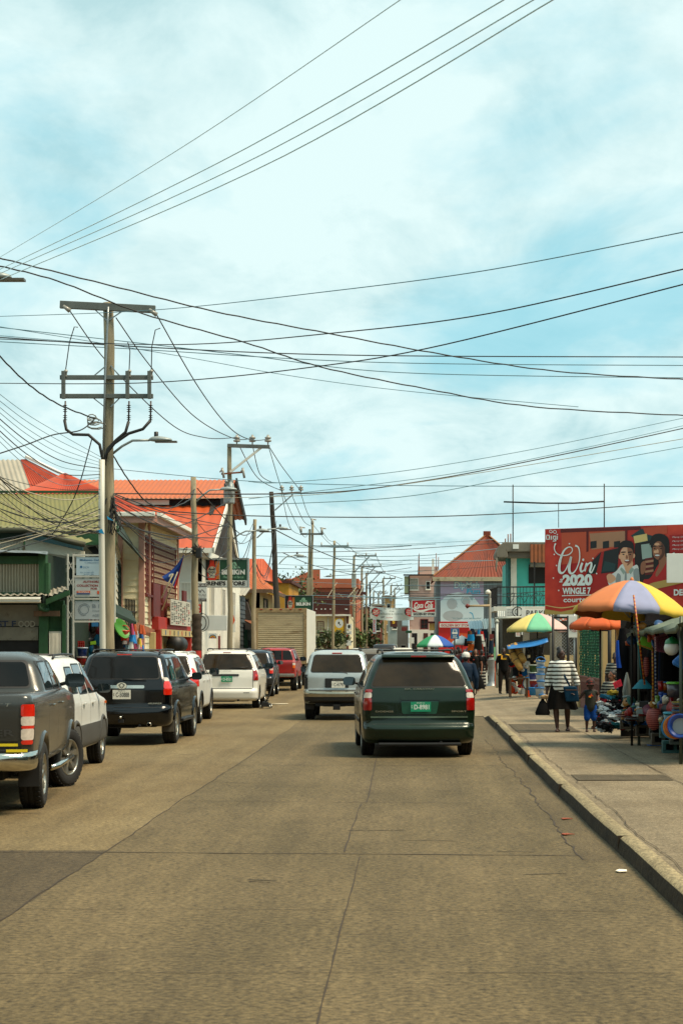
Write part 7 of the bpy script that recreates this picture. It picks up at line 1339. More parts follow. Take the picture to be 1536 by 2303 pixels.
for i in range(9):y0=880+i*13+rnd.uniform(-3,3);W('thin wire of the fan sagging from the left edge to the main pole',[(-10,y0),(60,y0+52+i*1.5),(140,y0+100+i),(228,1028+i*6.5)],30,40.6,2.2 if i in(4,6)else 1.3,m_wire if i in(4,6)else m_wiret,'fan of wires left of the main pole')
for i in range(26):
 y0,y1=rnd.uniform(1060,1260),rnd.uniform(1095,1205);sag=rnd.uniform(6,46)if y0<1180 else rnd.uniform(-10,12);c=rnd.random()
 W('wire in the dense tangle slung over the olive roof',[(-10,y0),(70,y0+(y1-y0)*.35+sag*.9),(150,y0+(y1-y0)*.68+sag),(230,y1)],rnd.uniform(33,38),40.6,rnd.uniform(1.2,2.4),m_wire if c<.62 else m_wirew,'tangle of wires over the olive roof')
for i in range(12):
 x1=rnd.choice((437,437,517));y0,y1=rnd.uniform(1090,1190),rnd.uniform(1095,1250);W('service cable looping between the main pole and the shaggy pole',[(250,y0),(250+(x1-250)*.5,(y0+y1)/2+rnd.uniform(5,60)),(x1,y1)],40.8,57 if x1<500 else 68,rnd.uniform(1.2,2.6),m_wire,'service cables along the left houses')
for i in range(12):
 a=rnd.choice(((437,57),(517,68),(573,79)));b_={437:(517,68),517:(573,79),573:(622,90)}[a[0]];y0,y1=rnd.uniform(1150,1290),rnd.uniform(1170,1300);W('service cable looping between the poles by the white store',[(a[0],y0),((a[0]+b_[0])/2,max(y0,y1)+rnd.uniform(0,45)),(b_[0],y1)],a[1],b_[1],rnd.uniform(1.2,2.2),m_wire,'service cables by the white store')
W('black cable running from the leaning pole far down over the banner',[(620,1192),(700,1232),(790,1268),(860,1288),(905,1302)],90,178,1.8);W('black cable from the middle of the leaning pole past the far poles',[(636,1243),(700,1270),(790,1292)],90,151,1.6);W('black cable from the shaggy pole down to the short plain pole',[(444,1098),(505,1165),(545,1203),(574,1192)],57,79,2.2)
for i in range(22):y0=rnd.uniform(1225,1350);x0=rnd.choice((573,622,700,750,796));x1=rnd.choice((905,925,980,1110,1140));y1=y0+rnd.uniform(-25,22);W('thin distant wire crossing the street between the far poles and the right hand roofs',[(x0,y0),((x0+x1)/2,(y0+y1)/2+rnd.uniform(2,9)),(x1,y1)],120,130,rnd.uniform(.8,1.5),m_wiret if i%3 else m_wire,'distant wires crossing the street')
for i in range(22):x0,y0=rnd.uniform(700,835),rnd.uniform(1310,1390);x1=x0+rnd.uniform(25,75);y1=rnd.uniform(1310,1395);W('tangled cable among the far poles',[(x0,y0),((x0+x1)/2,(y0+y1)/2+rnd.uniform(-12,22)),(x1,y1)],140,150,rnd.uniform(.9,1.4),m_wire if i%2 else m_wirew,'tangled cables among the far poles')
for i,y in enumerate((1319,1336,1341)):W('dark wire running level across the lilac baby poster',[(900,y-2),(1000,y),(1110,y+1),(1225,y+rnd.uniform(-8,2))],122,86,1.4,group='level wires over the poster')
mleaf=M('foliage','#2f3d18',.7,var=.5,scale=1.2,subs=0);mleaf2=M('foliage_pale','#4a5a26',.7,var=.4,scale=1.2)
def tree(label,c,R,n,mat,Y,seed,base_z=0,name='leafy_tree',sz=.35,sc=(1,.8,.75)):
 r_=random.Random(seed);t=thing(name,label,'tree',(c.x,c.y,0));mb=MB();mb.tube([(c.x,c.y,0),(c.x+.1,c.y,c.z*.5),(c.x,c.y,c.z)],[.22,.16,.08],8)
 cl=[V((r_.uniform(-1,1)*sc[0],r_.uniform(-1,1)*sc[1],r_.uniform(-1,1)*sc[2]))*R*.75+c for _ in range(11)]
 for q in cl:mb.tube([(c.x,c.y,c.z*.6),V((c.x,c.y,c.z*.8)).lerp(q,.5),q],[.1,.06,.02],5)
 mb.build('trunk',m_wood,t,world=True);mb=MB()
 for i in range(n):
  q=r_.choice(cl);d=V((r_.gauss(0,1),r_.gauss(0,1),r_.gauss(0,.8)))*R*.24;p=q+d;u=V((r_.uniform(-1,1),r_.uniform(-1,1),r_.uniform(-1,1))).normalized();v=u.cross(V((r_.uniform(-1,1),r_.uniform(-1,1),.5))).normalized();s_=sz*r_.uniform(.5,1.2)
  mb.add([p-u*s_,p-v*s_*.45,p+u*s_,p+v*s_*.45],[(0,1,2,3)],r_.random()<.35)
 mb.build('crown',[mat,mleaf2],t,world=True,recalc=False)
tree('thin sparse tree showing above the smaller beer sign',P(660,1318,135),1.9,900,mleaf,135,1,sz=.16,sc=(1.1,.8,.6));tree('dark bushy tree behind the far poles, right of the yellow sign',P(805,1408,190),2.3,2600,mleaf,190,2,sz=.3,sc=(.8,.8,1.1));tree('low green bush at the foot of the far poles',P(798,1438,155),1.2,1200,mleaf2,155,3,name='bush',sz=.2);tree('dusty shrub along the cream shop front beside the box truck',P(738,1440,133),1.2,900,mleaf,133,4,name='bush',sz=.16,sc=(1.3,.6,.5))
# ================================================================ people
def remesh(ob,vox,it=4):
 md=ob.modifiers.new('r','REMESH');md.mode='VOXEL';md.voxel_size=vox;md.use_smooth_shade=True
 s_=ob.modifiers.new('s','SMOOTH');s_.iterations=it;s_.factor=.5
 p=ob.parent;ob.parent=None;bpy.context.view_layer.update();m_=list(ob.data.materials);applied(ob);ob.parent=p
 if not ob.data.materials:[ob.data.materials.append(x)for x in m_]
 return ob
def cap(mb,a,b_,ra,rb,sc=None,n=12):
 a,b_=V(a),V(b_);mb.tube([a,b_],[ra,rb],n);mb.ball(a,ra,n);mb.ball(b_,rb,n)
def ell(mb,c,rx,ry,rz,n=14):mb.ball(c,1,n,sc=(rx,ry,rz))
SK=dict(dark=M('skin_dark','#3b2116',.55,var=.12,scale=6,subs=.03),mid=M('skin_mid','#7a4d34',.55,var=.1,scale=6,subs=.03))
m_hair=M('hair_black','#0c0a09',.6,var=.3,scale=20);m_eye=M('eye_white','#cfc8ba',.4,var=0);m_lips=M('lips','#3f1712',.5,var=0)
def cloth(name,col,**k):return M(name,col,.9,var=.22,scale=7,bump=.35,bscale=9,spec=.15,**k)
def person(label,loc,rz,h,skin='dark',lh=(-.22,-.02,.80),rh=(.22,-.02,.80),le=None,re=None,feet=((-.10,0),(.10,0)),knees=None,hips=.92,hip_y=0,w_=1.,look=0,hs=1.,hair='short',top=None,sleeve=.55,bottom=('trousers',None),shoes=None,extra=None,group=None,belly=0,vox=.013,lean=0,up=1.,hatm=None,seat=False):
 """x right as seen from the camera, -y towards it; lh and rh are the hands, feet are (x, y) at the ground"""
 t=thing('person',label,'person',loc,rz,group);t.scale=(h/1.7,)*3
 hp=V((0,hip_y,hips));ch=V((0,hip_y+lean*.5,hips+.38*up));nk=V((0,hip_y+lean,hips+.53*up));hd=nk+V((0,lean*.3-.015,.138*hs**.5))
 sh=[V((s_*.165*w_,nk.y,nk.z-.05))for s_ in(-1,1)];hands=[V(lh),V(rh)]
 el=[]
 for i,e in enumerate((le,re)):
  el.append(V(e)if e else sh[i].lerp(hands[i],.52)+V(((-1,1)[i]*.05,.045,0)))
 kn=knees or[V((f[0]*.95,hip_y*.5+f[1]*.4-.03,.5))for f in feet];kn=[V(k)for k in kn];an=[V((f[0],f[1]+.02,.09))for f in feet]
 mb=MB();cap(mb,hp,ch,.135*w_,.14*w_);cap(mb,ch+V((0,0,-.02)),nk-V((0,0,.05)),.135*w_,.085);cap(mb,nk-V((0,0,.06)),nk+V((0,0,.06)),.058,.052)
 cap(mb,sh[0]+V((.04,0,0)),sh[1]-V((.04,0,0)),.07,.07)
 ca,sa=math.cos(look),math.sin(look);hr=lambda x,y,z:hd+V((x*ca-y*sa,x*sa+y*ca,z))*hs;he=lambda mb,c,a,b_,d,n=12:ell(mb,c,a*hs,b_*hs,d*hs,n)
 he(mb,hr(0,.012,.035),.075,.094,.098,18);he(mb,hr(0,-.022,-.035),.055,.065,.075,14);he(mb,hr(0,-.092,-.012),.014,.018,.024);he(mb,hr(0,-.078,.025),.05,.02,.012);he(mb,hr(0,-.078,-.05),.026,.017,.012);he(mb,hr(0,-.07,-.09),.022,.02,.018)
 for s_ in(-1,1):he(mb,hr(s_*.078,.01,-.005),.012,.024,.034)
 for i in(0,1):
  s_=(-1,1)[i];cap(mb,sh[i],el[i],.052*w_**.5,.04*w_**.5);cap(mb,el[i],hands[i],.04*w_**.5,.026)
  d=(hands[i]-el[i]).normalized();side=V((0,1,0))if abs(d.y)<.8 else V((0,0,1));side=(side-d*side.dot(d)).normalized();pal=hands[i]+d*.045;nrm=d.cross(side)
  mb.add([hands[i]+d*a+side*b_+nrm*c for a in(-.01,.09)for b_ in(-.036,.036)for c in(-.013,.013)],[(0,1,3,2),(4,6,7,5),(0,4,5,1),(2,3,7,6),(0,2,6,4),(1,5,7,3)])
  for k,L_ in enumerate((.066,.078,.072,.055)):
   o_=hands[i]+d*.085+side*(-.028+k*.019);k1=o_+d*L_*.5-nrm*s_*.012;k2=k1+d*L_*.4-nrm*s_*.028;cap(mb,o_,k1,.0095,.009,n=8);cap(mb,k1,k2,.009,.008,n=8)
  o_=hands[i]+d*.025-side*.034;cap(mb,o_,o_+d*.035-side*.022-nrm*s_*.01,.012,.010,n=8);cap(mb,o_+d*.035-side*.022-nrm*s_*.01,o_+d*.068-side*.024-nrm*s_*.03,.010,.0085,n=8)
  cap(mb,hp+V((s_*.085*w_,0,-.02)),kn[i],.088*w_,.056*w_**.5);cap(mb,kn[i],kn[i].lerp(an[i],.35)+V((0,.02,0)),.056*w_**.5,.056*w_**.6);cap(mb,kn[i].lerp(an[i],.35)+V((0,.02,0)),an[i],.055*w_**.6,.036)
  f=feet[i];cap(mb,(f[0],f[1]+.045,.04),(f[0]+s_*.012,f[1]-.12,.028),.036,.028);ell(mb,(f[0]+s_*.01,f[1]-.13,.022),.04,.045,.02)
 b=mb.build('body',[SK[skin],m_eye,m_lips,m_hair],t);remesh(b,vox*.75,2)
 for p in b.data.polygons:
  q=(p.center-hd)/hs;x,y,z=q.x*ca+q.y*sa,-q.x*sa+q.y*ca,q.z
  if y<-.045:
   if abs(z+.055)<.011 and abs(x)<.026:p.material_index=2
   elif abs(abs(x)-.030)<.013 and abs(z-.004)<.0065:p.material_index=3 if abs(abs(x)-.030)<.006 else 1
   elif abs(abs(x)-.031)<.018 and abs(z-.030)<.005:p.material_index=3
 if top:
  mb=MB();g=.022;cap(mb,hp+V((0,0,-.02)),ch,(.15+belly)*w_+g*.3,(.15+belly*.4)*w_+g*.3,n=16);cap(mb,ch,nk-V((0,0,.085)),.148*w_+g*.3,.085,n=16);cap(mb,sh[0]+V((.03,0,-.01)),sh[1]-V((.03,0,.01)),.078,.078)
  if sleeve>0:
   for i in(0,1):
    if sleeve<=.5:e=sh[i].lerp(el[i],sleeve*2);cap(mb,sh[i],e,.066,.066 if sleeve<.45 else .07)
    else:cap(mb,sh[i],el[i],.068,.066);e=el[i].lerp(hands[i],(sleeve-.5)*2);cap(mb,el[i],e,.066,.068 if sleeve<.8 else .045)
  remesh(mb.build('top',top,t),vox,5)
 kind,bm_=bottom;mb=MB()
 if kind in('trousers','shorts'):
  cap(mb,hp+V((-.05*w_,0,0)),hp+V((.05*w_,0,0)),.128*w_,.128*w_);
  for i in(0,1):
   e=an[i]+V((0,0,.01))if kind=='trousers' else kn[i].lerp(an[i],.06);cap(mb,hp+V((.085*w_*(-1,1)[i],0,-.03)),kn[i],.108*w_,.078*w_ if kind=='trousers' else .095*w_)
   cap(mb,kn[i],e,.078*w_,.062 if kind=='trousers' else .095*w_)
  remesh(mb.build(kind,bm_,t),vox,3)
 elif kind in('skirt','long_skirt'):
  zb=.46 if kind=='skirt' else .12;rows=[]
  for k in range(12):
   u=k/11;z=hp.z+.10-(hp.z+.10-zb)*u;r=(.155+(.09 if kind=='skirt' else .02)*u**1.1)*w_;rows.append([V((r*(1+.055*u*math.sin(a*9)+.02*math.sin(a*4+1))*1.12*math.cos(a),hp.y+r*.86*(1+.05*u*math.sin(a*9))*math.sin(a),z+.015*u*math.sin(a*3)))for a in[2*math.pi*j/60 for j in range(60)]])
  mb.grid(rows,0,True,True);mb.build('skirt',bm_,t,recalc=False)
 if hair:
  mb=MB();he(mb,hr(0,.022,.05 if not hatm else .02),.083,.096,.092 if not hatm else .075,16);he(mb,hr(0,.05,0),.078,.07,.085)
  if hair=='bun':he(mb,hr(-.0,.055,.125),.072,.07,.055)
  if hair=='long':
   for s_ in(-1,1):cap(mb,hr(s_*.07,.02,.04),hr(s_*.10,.03,-.24),.04,.035)
   cap(mb,hr(0,.07,.02),hr(0,.08,-.28),.07,.06)
  ho=remesh(mb.build('hair',m_hair,t),.011,2)
 if hatm:
  mb=MB();mb.lathe([(r_*hs,z*hs)for r_,z in((.103,-.01),(.106,.04),(.09,.09),(.05,.12),(.001,.128))],c=hr(0,.01,.035),n=18,mi=0)
  br=[[hr(math.sin(a)*r,-math.cos(a)*r*1.0-.0,.04-.02*(r>.1))for a in[(-1+2*j/10)*1.05 for j in range(11)]]for r in(.088,.115,.15)]
  mb.grid(br,0);mb.grid([[p-V((0,0,.006))for p in r_]for r_ in br],0);mb.build('cap',hatm,t,recalc=False)
 if shoes:
  for i in(0,1):f=feet[i];mb=MB();cap(mb,(f[0],f[1]+.05,.045),(f[0]+(-1,1)[i]*.015,f[1]-.13,.035),.047,.04);cap(mb,(f[0],f[1]+.045,.05),an[i],.047,.043);mb.box(f[0]-.045,f[0]+.045,f[1]-.16,f[1]+.09,0,.02);remesh(mb.build('shoe',shoes,t),.012,2)
 else:
  for i in(0,1):f=feet[i];mb=MB();s_=(-1,1)[i];mb.prism([(f[0]+x,f[1]+y,0.002)for x,y in((-.04,.08),(.04,.08),(.045,-.06),(.03+s_*.01,-.175),(-.03+s_*.01,-.175),(-.045,-.06))],(0,0,.016));mb.tube([(f[0]-.045,f[1]-.08,.02),(f[0],f[1]-.09,.07),(f[0]+.05,f[1]-.08,.02)],.009,5);mb.build('sandal',M('sandal_brown','#3a2115',.7),t)
 if extra:extra(t,dict(hp=hp,ch=ch,nk=nk,hd=hd,sh=sh,hands=hands,hr=hr,el=el))
 return t
ms=stripes('stripe_blouse','#cfd0c8','#2b2415',12.5,thr=.60);mblk=cloth('black_cloth','#0e0d0c');mden=cloth('denim','#15202c');mbag=cloth('bag_blue','#0c2f44')
def x_woman(t,k):
 mb=MB();a,b_=k['nk']+V((-.08,-.07,-.02)),k['hp']+V((.17,-.16,.02));mb.grid([[V(a).lerp(b_,u)+V((o,-.075*math.sin(math.pi*u),o*.5))for u in[j/10 for j in range(11)]]for o in(-.018,.018)]);s_=mb.build('bag_strap',mbag,t,recalc=False)
 mb=MB();mb.add([],[]);c=k['hp']+V((.2,-.2,-.14));mb.box(c.x-.14,c.x+.14,c.y-.045,c.y+.045,c.z-.16,c.z+.16);mb.v=[V((p.x+(p.z-c.z)*-.18,p.y,p.z))for p in mb.v];o_=mb.build('shoulder_bag',mbag,t,bevel=.035,seg=3);mb=MB();mb.box(c.x-.12,c.x+.12,c.y-.05,c.y-.046,c.z+.08,c.z+.09);mb.build('zip',M('tan','#7a5432',.7),o_)
def bag_thing(label,p,w_,h,mat=None,name='carrier_bag',cat='bag'):
 mb=MB();rows=[]
 for u,r in((0,.10),(.06,.16),(.2,.45),(.5,.75),(.85,1),(1,.9)):rows.append([p+V((w_/2*r*math.cos(a)*(1+.06*math.sin(a*5+u*4)),w_*.28*r*math.sin(a),-h*u))for a in[2*math.pi*j/20 for j in range(20)]])
 mb.grid(rows,0,True,True);mb.add(rows[-1],[tuple(range(20))[::-1]]);mb.tube([p+V((-.03,0,-.03)),p+V((0,0,.03)),p+V((.03,0,-.03))],.012,6);return tag(mb.build(name,mat or m_black),label,cat)
Yw=36.2;wl=V((X_(1262,Yw),Yw,.157))
person('woman in a brown and white striped blouse leading a child by the hand',wl,math.radians(-4),1.66,'dark',lh=(-.31,-.06,.74),rh=(.35,-.06,.80),le=(-.28,.02,1.06),re=(.31,.03,1.08),feet=((-.09,-.16),(.13,.12)),knees=((-.12,-.13,.50),(.12,.02,.50)),w_=1.2,look=.75,hair='bun',top=ms,sleeve=.66,bottom=('skirt',cloth('dark_skirt','#0f0a06')),extra=x_woman,belly=.02)
bag_thing('black carrier bag hanging from the striped woman\'s right hand',V((X_(1219,Yw),Yw-.08,.157+.66)),.30,.33,mblk)
mb=MB();c=V((X_(1219,Yw)+.03,Yw-.12,.157+.70));ell(mb,c,.085,.04,.045);ell(mb,c+V((.03,0,.02)),.05,.05,.03);tag(remesh(mb.build('pale_parcel',M('parcel','#9c805c',.8)),.012,1),'pale crumpled parcel held above the black carrier bag','parcel')
Yk=36.0;kl=V((X_(1327,Yk),Yk,.157))
def x_kid(t,k):
 mb=MB();pl=Pl(k['ch']+V((-.09,-.205,-.06)));mb.poly(pl,[(0,0),(.07,-.02),(.1,.02),(.17,.03),(.12,.06),(.1,.12),(.07,.06),(.02,.04)],0,0,.004);mb.poly(pl,[(.02,-.01),(.08,-.03),(.09,.01),(.04,.015)],.006,1,.004);mb.build('shirt_print',[m_signor,m_signyel],t,recalc=False)
person('small child in a grey vest, blue shorts and a patterned cap',kl,0,1.07,'dark',lh=(-.50,-.04,1.18),rh=(.22,-.12,1.02),le=(-.34,.04,1.08),re=(.26,.04,1.16),feet=((-.12,-.02),(.12,0)),knees=((-.11,-.04,.46),(.11,-.03,.46)),hips=.80,w_=1.12,hs=1.38,top=cloth('grey_vest','#2d2e29'),sleeve=0,bottom=('shorts',cloth('blue_shorts','#0c3a7c')),hatm=M('cap_print','#2a1512',.8,var=.9,scale=14,stain='#b03018',stain_amt=.5),extra=x_kid,vox=.016)
def x_vest(t,k):
 mb=MB();pl=Pl(k['ch']+V((0,-.195,0)));mb.text(pl,'MARKET',0,.03,.17,.028,0,0,.03);mb.text(pl,'SECURITY',0,-.01,.17,.028,0,0,.03);mb.build('shirt_print',m_signyel,t,recalc=False)
 for s_ in(-1,1):mb=MB();cap(mb,k['sh'][0 if s_<0 else 1]+V((-s_*.09,-.02,.06)),k['sh'][0 if s_<0 else 1]+V((s_*.03,-.03,.035)),.03,.028);mb.build('shoulder_patch',m_signyel,t)
 mb=MB();mb.grid([[V((-.11+.05*u,-.10-.03*u,k['nk'].z-.01)),V((-.13+.05*u,-.17,k['nk'].z-.16))]for u in(0,.5,1)]);mb.build('towel',M('towel_orange','#c4891c',.9),t,recalc=False)
Ym=65.5;person('man in a black shirt with yellow shoulders standing by the yellow and green umbrella',(X_(1132,Ym),Ym,.155),math.radians(8),1.66,'dark',lh=(-.27,-.03,.82),rh=(.24,-.05,.86),feet=((-.14,-.05),(.15,.02)),w_=1.12,top=mblk,sleeve=.32,bottom=('trousers',cloth('dark_trousers','#221c17')),shoes=mblk,extra=x_vest)
Yl=70.5;person('woman with long dark hair in a black top walking towards the camera past the market',(X_(1069,Yl),Yl,.11),math.radians(-6),1.66,'mid',lh=(-.24,.03,.82),rh=(.25,-.06,.80),feet=((-.07,-.15),(.10,.12)),w_=.95,look=.2,hair='long',top=mblk,sleeve=.22,bottom=('trousers',mden),extra=lambda t,k:(lambda mb:(mb.box(-.08,-.045,-.165,-.155,1.27,1.31),mb.build('badge',m_redb,t)))(MB()))
person('woman in a black top and long striped skirt walking behind the long haired woman',(X_(1083,74),74,.11),math.radians(170),1.62,'dark',lh=(-.2,-.02,.82),rh=(.22,-.04,.82),w_=.95,hair='short',top=mblk,sleeve=.25,bottom=('long_skirt',stripes('skirt_stripe','#15130f','#a8a598',7.5,thr=.72)))
bag_thing('large black shopping bag carried low beside the striped skirt',V((X_(1080,70),70.3,.72)),.38,.5,mblk)
person('man in a dark blue jacket and white cap walking right of the green minivan',(X_(1046,44.5),44.5,.02),math.radians(168),1.68,'dark',lh=(-.28,-.02,.80),rh=(.27,-.06,.82),feet=((-.13,-.1),(.12,.1)),w_=1.2,top=cloth('navy_jacket','#142436'),sleeve=.95,bottom=('shorts',cloth('tan_shorts','#5c4a3a')),hatm=M('cap_white','#c9c8c0',.8),lean=-.06)
def chairless(t,k):pass
Yv=37.5;person('seated vendor with cropped hair in a striped shirt beside the pile of clothes',(X_(1376,Yv),Yv,.155),math.radians(-38),1.6,'mid',lh=(-.14,-.34,.62),rh=(.12,-.33,.62),le=(-.24,-.05,.72),re=(.23,-.05,.72),feet=((-.15,-.42),(.15,-.42)),knees=((-.15,-.44,.52),(.15,-.44,.52)),hips=.50,hip_y=.0,w_=1.15,look=-.25,top=stripes('vendor_stripe','#14130f','#8a8678',15,thr=.6),sleeve=.35,bottom=('trousers',mden),shoes=mblk)
mb=MB();mb.lathe([(.001,.0),(.17,0),(.19,.38),(.001,.38)],c=(X_(1376,Yv),Yv,.155),n=16);tag(mb.build('upturned_bucket',m_wood),'dark stool under the seated vendor','stool')
def glasses(t,k):
 mb=MB()
 for s_ in(-1,1):ell(mb,k['hr'](s_*.032,-.085,.006),.026,.008,.018)
 mb.build('sunglasses',m_black,t)
Yv=39.5;person('vendor in dark sunglasses and striped shirt standing behind the seated vendor',(X_(1384,Yv),Yv,.155),math.radians(-20),1.58,'dark',lh=(-.2,-.1,.84),rh=(.2,-.1,.84),top=MATS['vendor_stripe'],sleeve=.3,bottom=('trousers',mblk),shoes=mblk,extra=glasses)
cr=random.Random(21);cols=['#3a0f12','#101214','#1f2b38','#5a1414','#8b8b82','#20180f','#7a2a12','#283c2f']
spots=[(1026,84,1.62,'dark','person in a dark red top in the crowd beside the bus stop sign'),(1034,90,1.66,'dark','dark shirted person in the crowd just right of the bus stop pole'),(1044,80,1.6,'mid','person in a slate shirt in the crowd behind the white cap'),(1053,88,1.72,'dark','person in a maroon shirt in the crowd left of the long haired woman'),(1061,97,1.7,'dark','pale shirted person farthest left in the market crowd'),(1076,92,1.76,'dark','tall dark clothed person in the crowd behind the striped skirt'),(1091,99,1.7,'dark','person in a rust coloured shirt in front of the clothes racks'),(1016,95,1.64,'dark','person in a dark green shirt beneath the bus stop sign'),(1105,84,1.6,'mid','person in black bending by the racks near the lamp post'),(1099,90,1.74,'dark','person in a rust shirt at the right end of the market crowd'),(1065,82,1.58,'dark','person in a green top just left of the striped skirt'),(1050,76,1.55,'mid','shorter person in dark red beside the man in the white cap'),(1112,92,1.7,'dark','person in a grey shirt behind the lamp post'),(1030,100,1.75,'dark','distant person in black below the small white umbrella')]
for i,(px,Y,h,sk,lab)in enumerate(spots):person(lab,(X_(px,Y),Y,.11),math.radians(cr.choice((0,180,160,20,-25))),h,sk,lh=(-.22,cr.uniform(-.15,.05),.82),rh=(.22,cr.uniform(-.15,.05),.84),feet=((-.1,cr.uniform(-.15,0)),(.1,cr.uniform(0,.15))),top=cloth('crowd_cloth%d'%i,cols[i%8]),sleeve=.3,bottom=('trousers',[mden,mblk][i%2]),shoes=mblk,vox=.022,hair=['short','long','bun'][i%3])
# ================================================================ market: umbrellas, stalls and goods
rnd=random.Random(33)
def umbrella(label,px,py,Y,r,drop,cols,base_z=.15,rot=0,tilt=(0,0),n=8,pole=True,px_foot=None):
 ap=P(px,py,Y);t=thing('market_umbrella',label,'umbrella',(ap.x,ap.y,base_z),0,None);Rm=Matrix.Rotation(tilt[0],4,'X')@Matrix.Rotation(tilt[1],4,'Y')
 mats=[M('canvas_'+c,c,.8,var=.1,scale=3)for c in cols];u=[m_.name for m_ in mats];mb=MB()
 for k in range(n):
  a0,a1=rot+2*math.pi*k/n,rot+2*math.pi*(k+1)/n;rows=[]
  for q in(0,.15,.35,.55,.75,.9,1.0):
   row=[]
   for j in range(7):
    a=a0+(a1-a0)*j/6;cz=math.cos((j/6-.5)*(a1-a0))/math.cos((a1-a0)/2);rr=r*q/cz**.0;sagp=.035*r*math.sin(math.pi*j/6)*q;rad=r*q*(1-.055*math.sin(math.pi*j/6));z=-drop*(q**1.7)-sagp*.4
    row.append(ap+Rm@V((rad*math.cos(a),rad*math.sin(a),z)))
   rows.append(row)
  row=[]
  for j in range(7):a=a0+(a1-a0)*j/6;rad=r*(1-.055*math.sin(math.pi*j/6))*1.0;row.append(ap+Rm@V((rad*math.cos(a),rad*math.sin(a),-drop-.10-.02*math.sin(math.pi*j/6)-.012*math.sin(j*2.+k))))
  rows.append(row);mb.grid(rows,k%len(mats),True)
 ob=mb.build('canopy',mats,t,world=True,recalc=False);sd=ob.modifiers.new('s','SOLIDIFY');sd.thickness=.006
 mb=MB()
 for k in range(n):a=rot+2*math.pi*k/n;mb.tube([ap+Rm@V((r*q*math.cos(a),r*q*math.sin(a),-drop*(q**1.7)-.012))for q in(0,.3,.6,.85,1)],.007,4);mb.tube([ap+Rm@V((0,0,-drop*1.25)),ap+Rm@V((r*.5*math.cos(a),r*.5*math.sin(a),-drop*.33))],.006,4)
 mb.build('ribs',m_galv,t,world=True)
 mb=MB();mb.lathe([(.03,0),(.035,.03),(.012,.07),(.001,.075)],c=ap+V((0,0,-.01)),n=8);mb.build('finial',mats[0],t,world=True)
 mb=MB();f=V((ap.x if px_foot is None else X_(px_foot,Y),Y,base_z));mb.tube([ap,f],.022,8);mb.build('pole',m_iron,t,world=True);return t
umbrella('large orange, violet and yellow umbrella in front of the red billboard',1420,1306,31,1.02,.52,['#c07040','#8488a4','#c8a838','#c07040','#8488a4','#c8a838','#b8623a','#c8a838'],rot=math.radians(247.5-45),tilt=(math.radians(-3),math.radians(4)))
umbrella('small orange and green umbrella half hidden behind the large one, by the netted fence',1349,1374,41,.72,.32,['#b8501f','#b8501f','#2a5a30','#b8501f'],rot=1.0)
umbrella('yellow, mint green and pink umbrella over the bucket and basket stall',1208,1379,62,1.12,.55,['#6aae88','#c8a49c','#b8862c','#9f4a3c','#c8b464','#6aae88','#ccb868','#ccb868'],rot=math.radians(247))
umbrella('green, white, blue and red beach umbrella behind the green minivan roof',978,1428,95,1.08,.55,['#1d7a4c','#b9c4c6','#1a4a96','#b03418'],rot=math.radians(202),n=8)
umbrella('small white umbrella by the market crowd beside the bus stop sign',1038,1430,104,.62,.42,['#c3cccc','#b4bdbd'],rot=.2)
t=thing('market_stall','dark market stall with a grey green tarpaulin roof on thin pipes at the right edge','market stall',(5,29,.15))
for x,y in((3.95,31.1),(3.93,26.1),(5.9,31.1),(5.9,26.1)):mb=MB();mb.tube([(x,y,.15),(x,y,2.32 if x<5 else 2.9)],.026,8);mb.build('post',M('stall_pipe','#4d5448',.5,metal=.3,var=.3),t,world=True)
mb=MB();rows=[]
for i in range(15):
 y=25.6+i*.42;row=[]
 for j in range(13):u=j/12;x=3.8+2.6*u;row.append(V((x+.03*math.sin(i*2.1),y,2.20+.68*u-.09*math.sin(math.pi*((y-25.6)%1.7)/1.7)*(1-u*.4)+.02*math.sin(i*1.3+j*1.7))))
 rows.append(row)
mb.grid(rows);mb.grid([[r_[0]for r_ in rows],[r_[0]+V((.02,0,-.07-.02*math.sin(i*1.9)))for i,r_ in enumerate(rows)]]);tp=mb.build('tarpaulin',M('tarp','#5a6350',.75,var=.35,scale=3,stain='#8b8f7c',stain_amt=.6),t,world=True,recalc=False);tp.modifiers.new('s','SOLIDIFY').thickness=.006
mb=MB();mb.box(6.2,6.3,25.5,34,.15,2.9);mb.box(4.0,6.3,34.2,34.3,.15,2.65);mb.build('shade_backing',M('stall_shade','#14110e',.95,var=.4),t,world=True)  # near-black sheets stand in for the deep shade inside the stall
mb=MB();mb.box(4.35,6.1,25.6,34.0,.56,.60);mb.build('table_top',m_wood,t,world=True)
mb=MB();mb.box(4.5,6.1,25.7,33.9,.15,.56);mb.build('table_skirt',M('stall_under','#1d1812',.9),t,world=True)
for i in range(16):
 y=31.3+i*.19;x=4.6+rnd.uniform(-.05,.12);w_=rnd.uniform(.16,.3);z1=rnd.uniform(2.0,2.25);l=rnd.uniform(.9,1.35);rows=[]
 for k in range(7):u=k/6;rows.append([V((x-.1+.05*math.cos(a*3)*u+w_*.5*math.cos(a)*(.55+.5*min(1,u*3)),y+.06*math.sin(a),z1-l*u))for a in[2*math.pi*j/18 for j in range(18)]])
 mb=MB();mb.grid(rows,0,True,True);c=['#0d0c0f','#101216','#14110f','#0f1a33','#1c1413','#0b0b0b','#2a2522'][i%7];tag(mb.build('hanging_garment',cloth('garment'+c,c),recalc=False),'dark garment hanging among the clothes in the shade of the stall','garment','dark garments hanging inside the stall')
mb=MB();rows=[]
for k in range(8):u=k/7;rows.append([P(1388+3*math.cos(a)*(1+u)+6*u*(u-.4),1440+62*u,33.5+.06*math.sin(a))for a in[2*math.pi*j/14 for j in range(14)]])
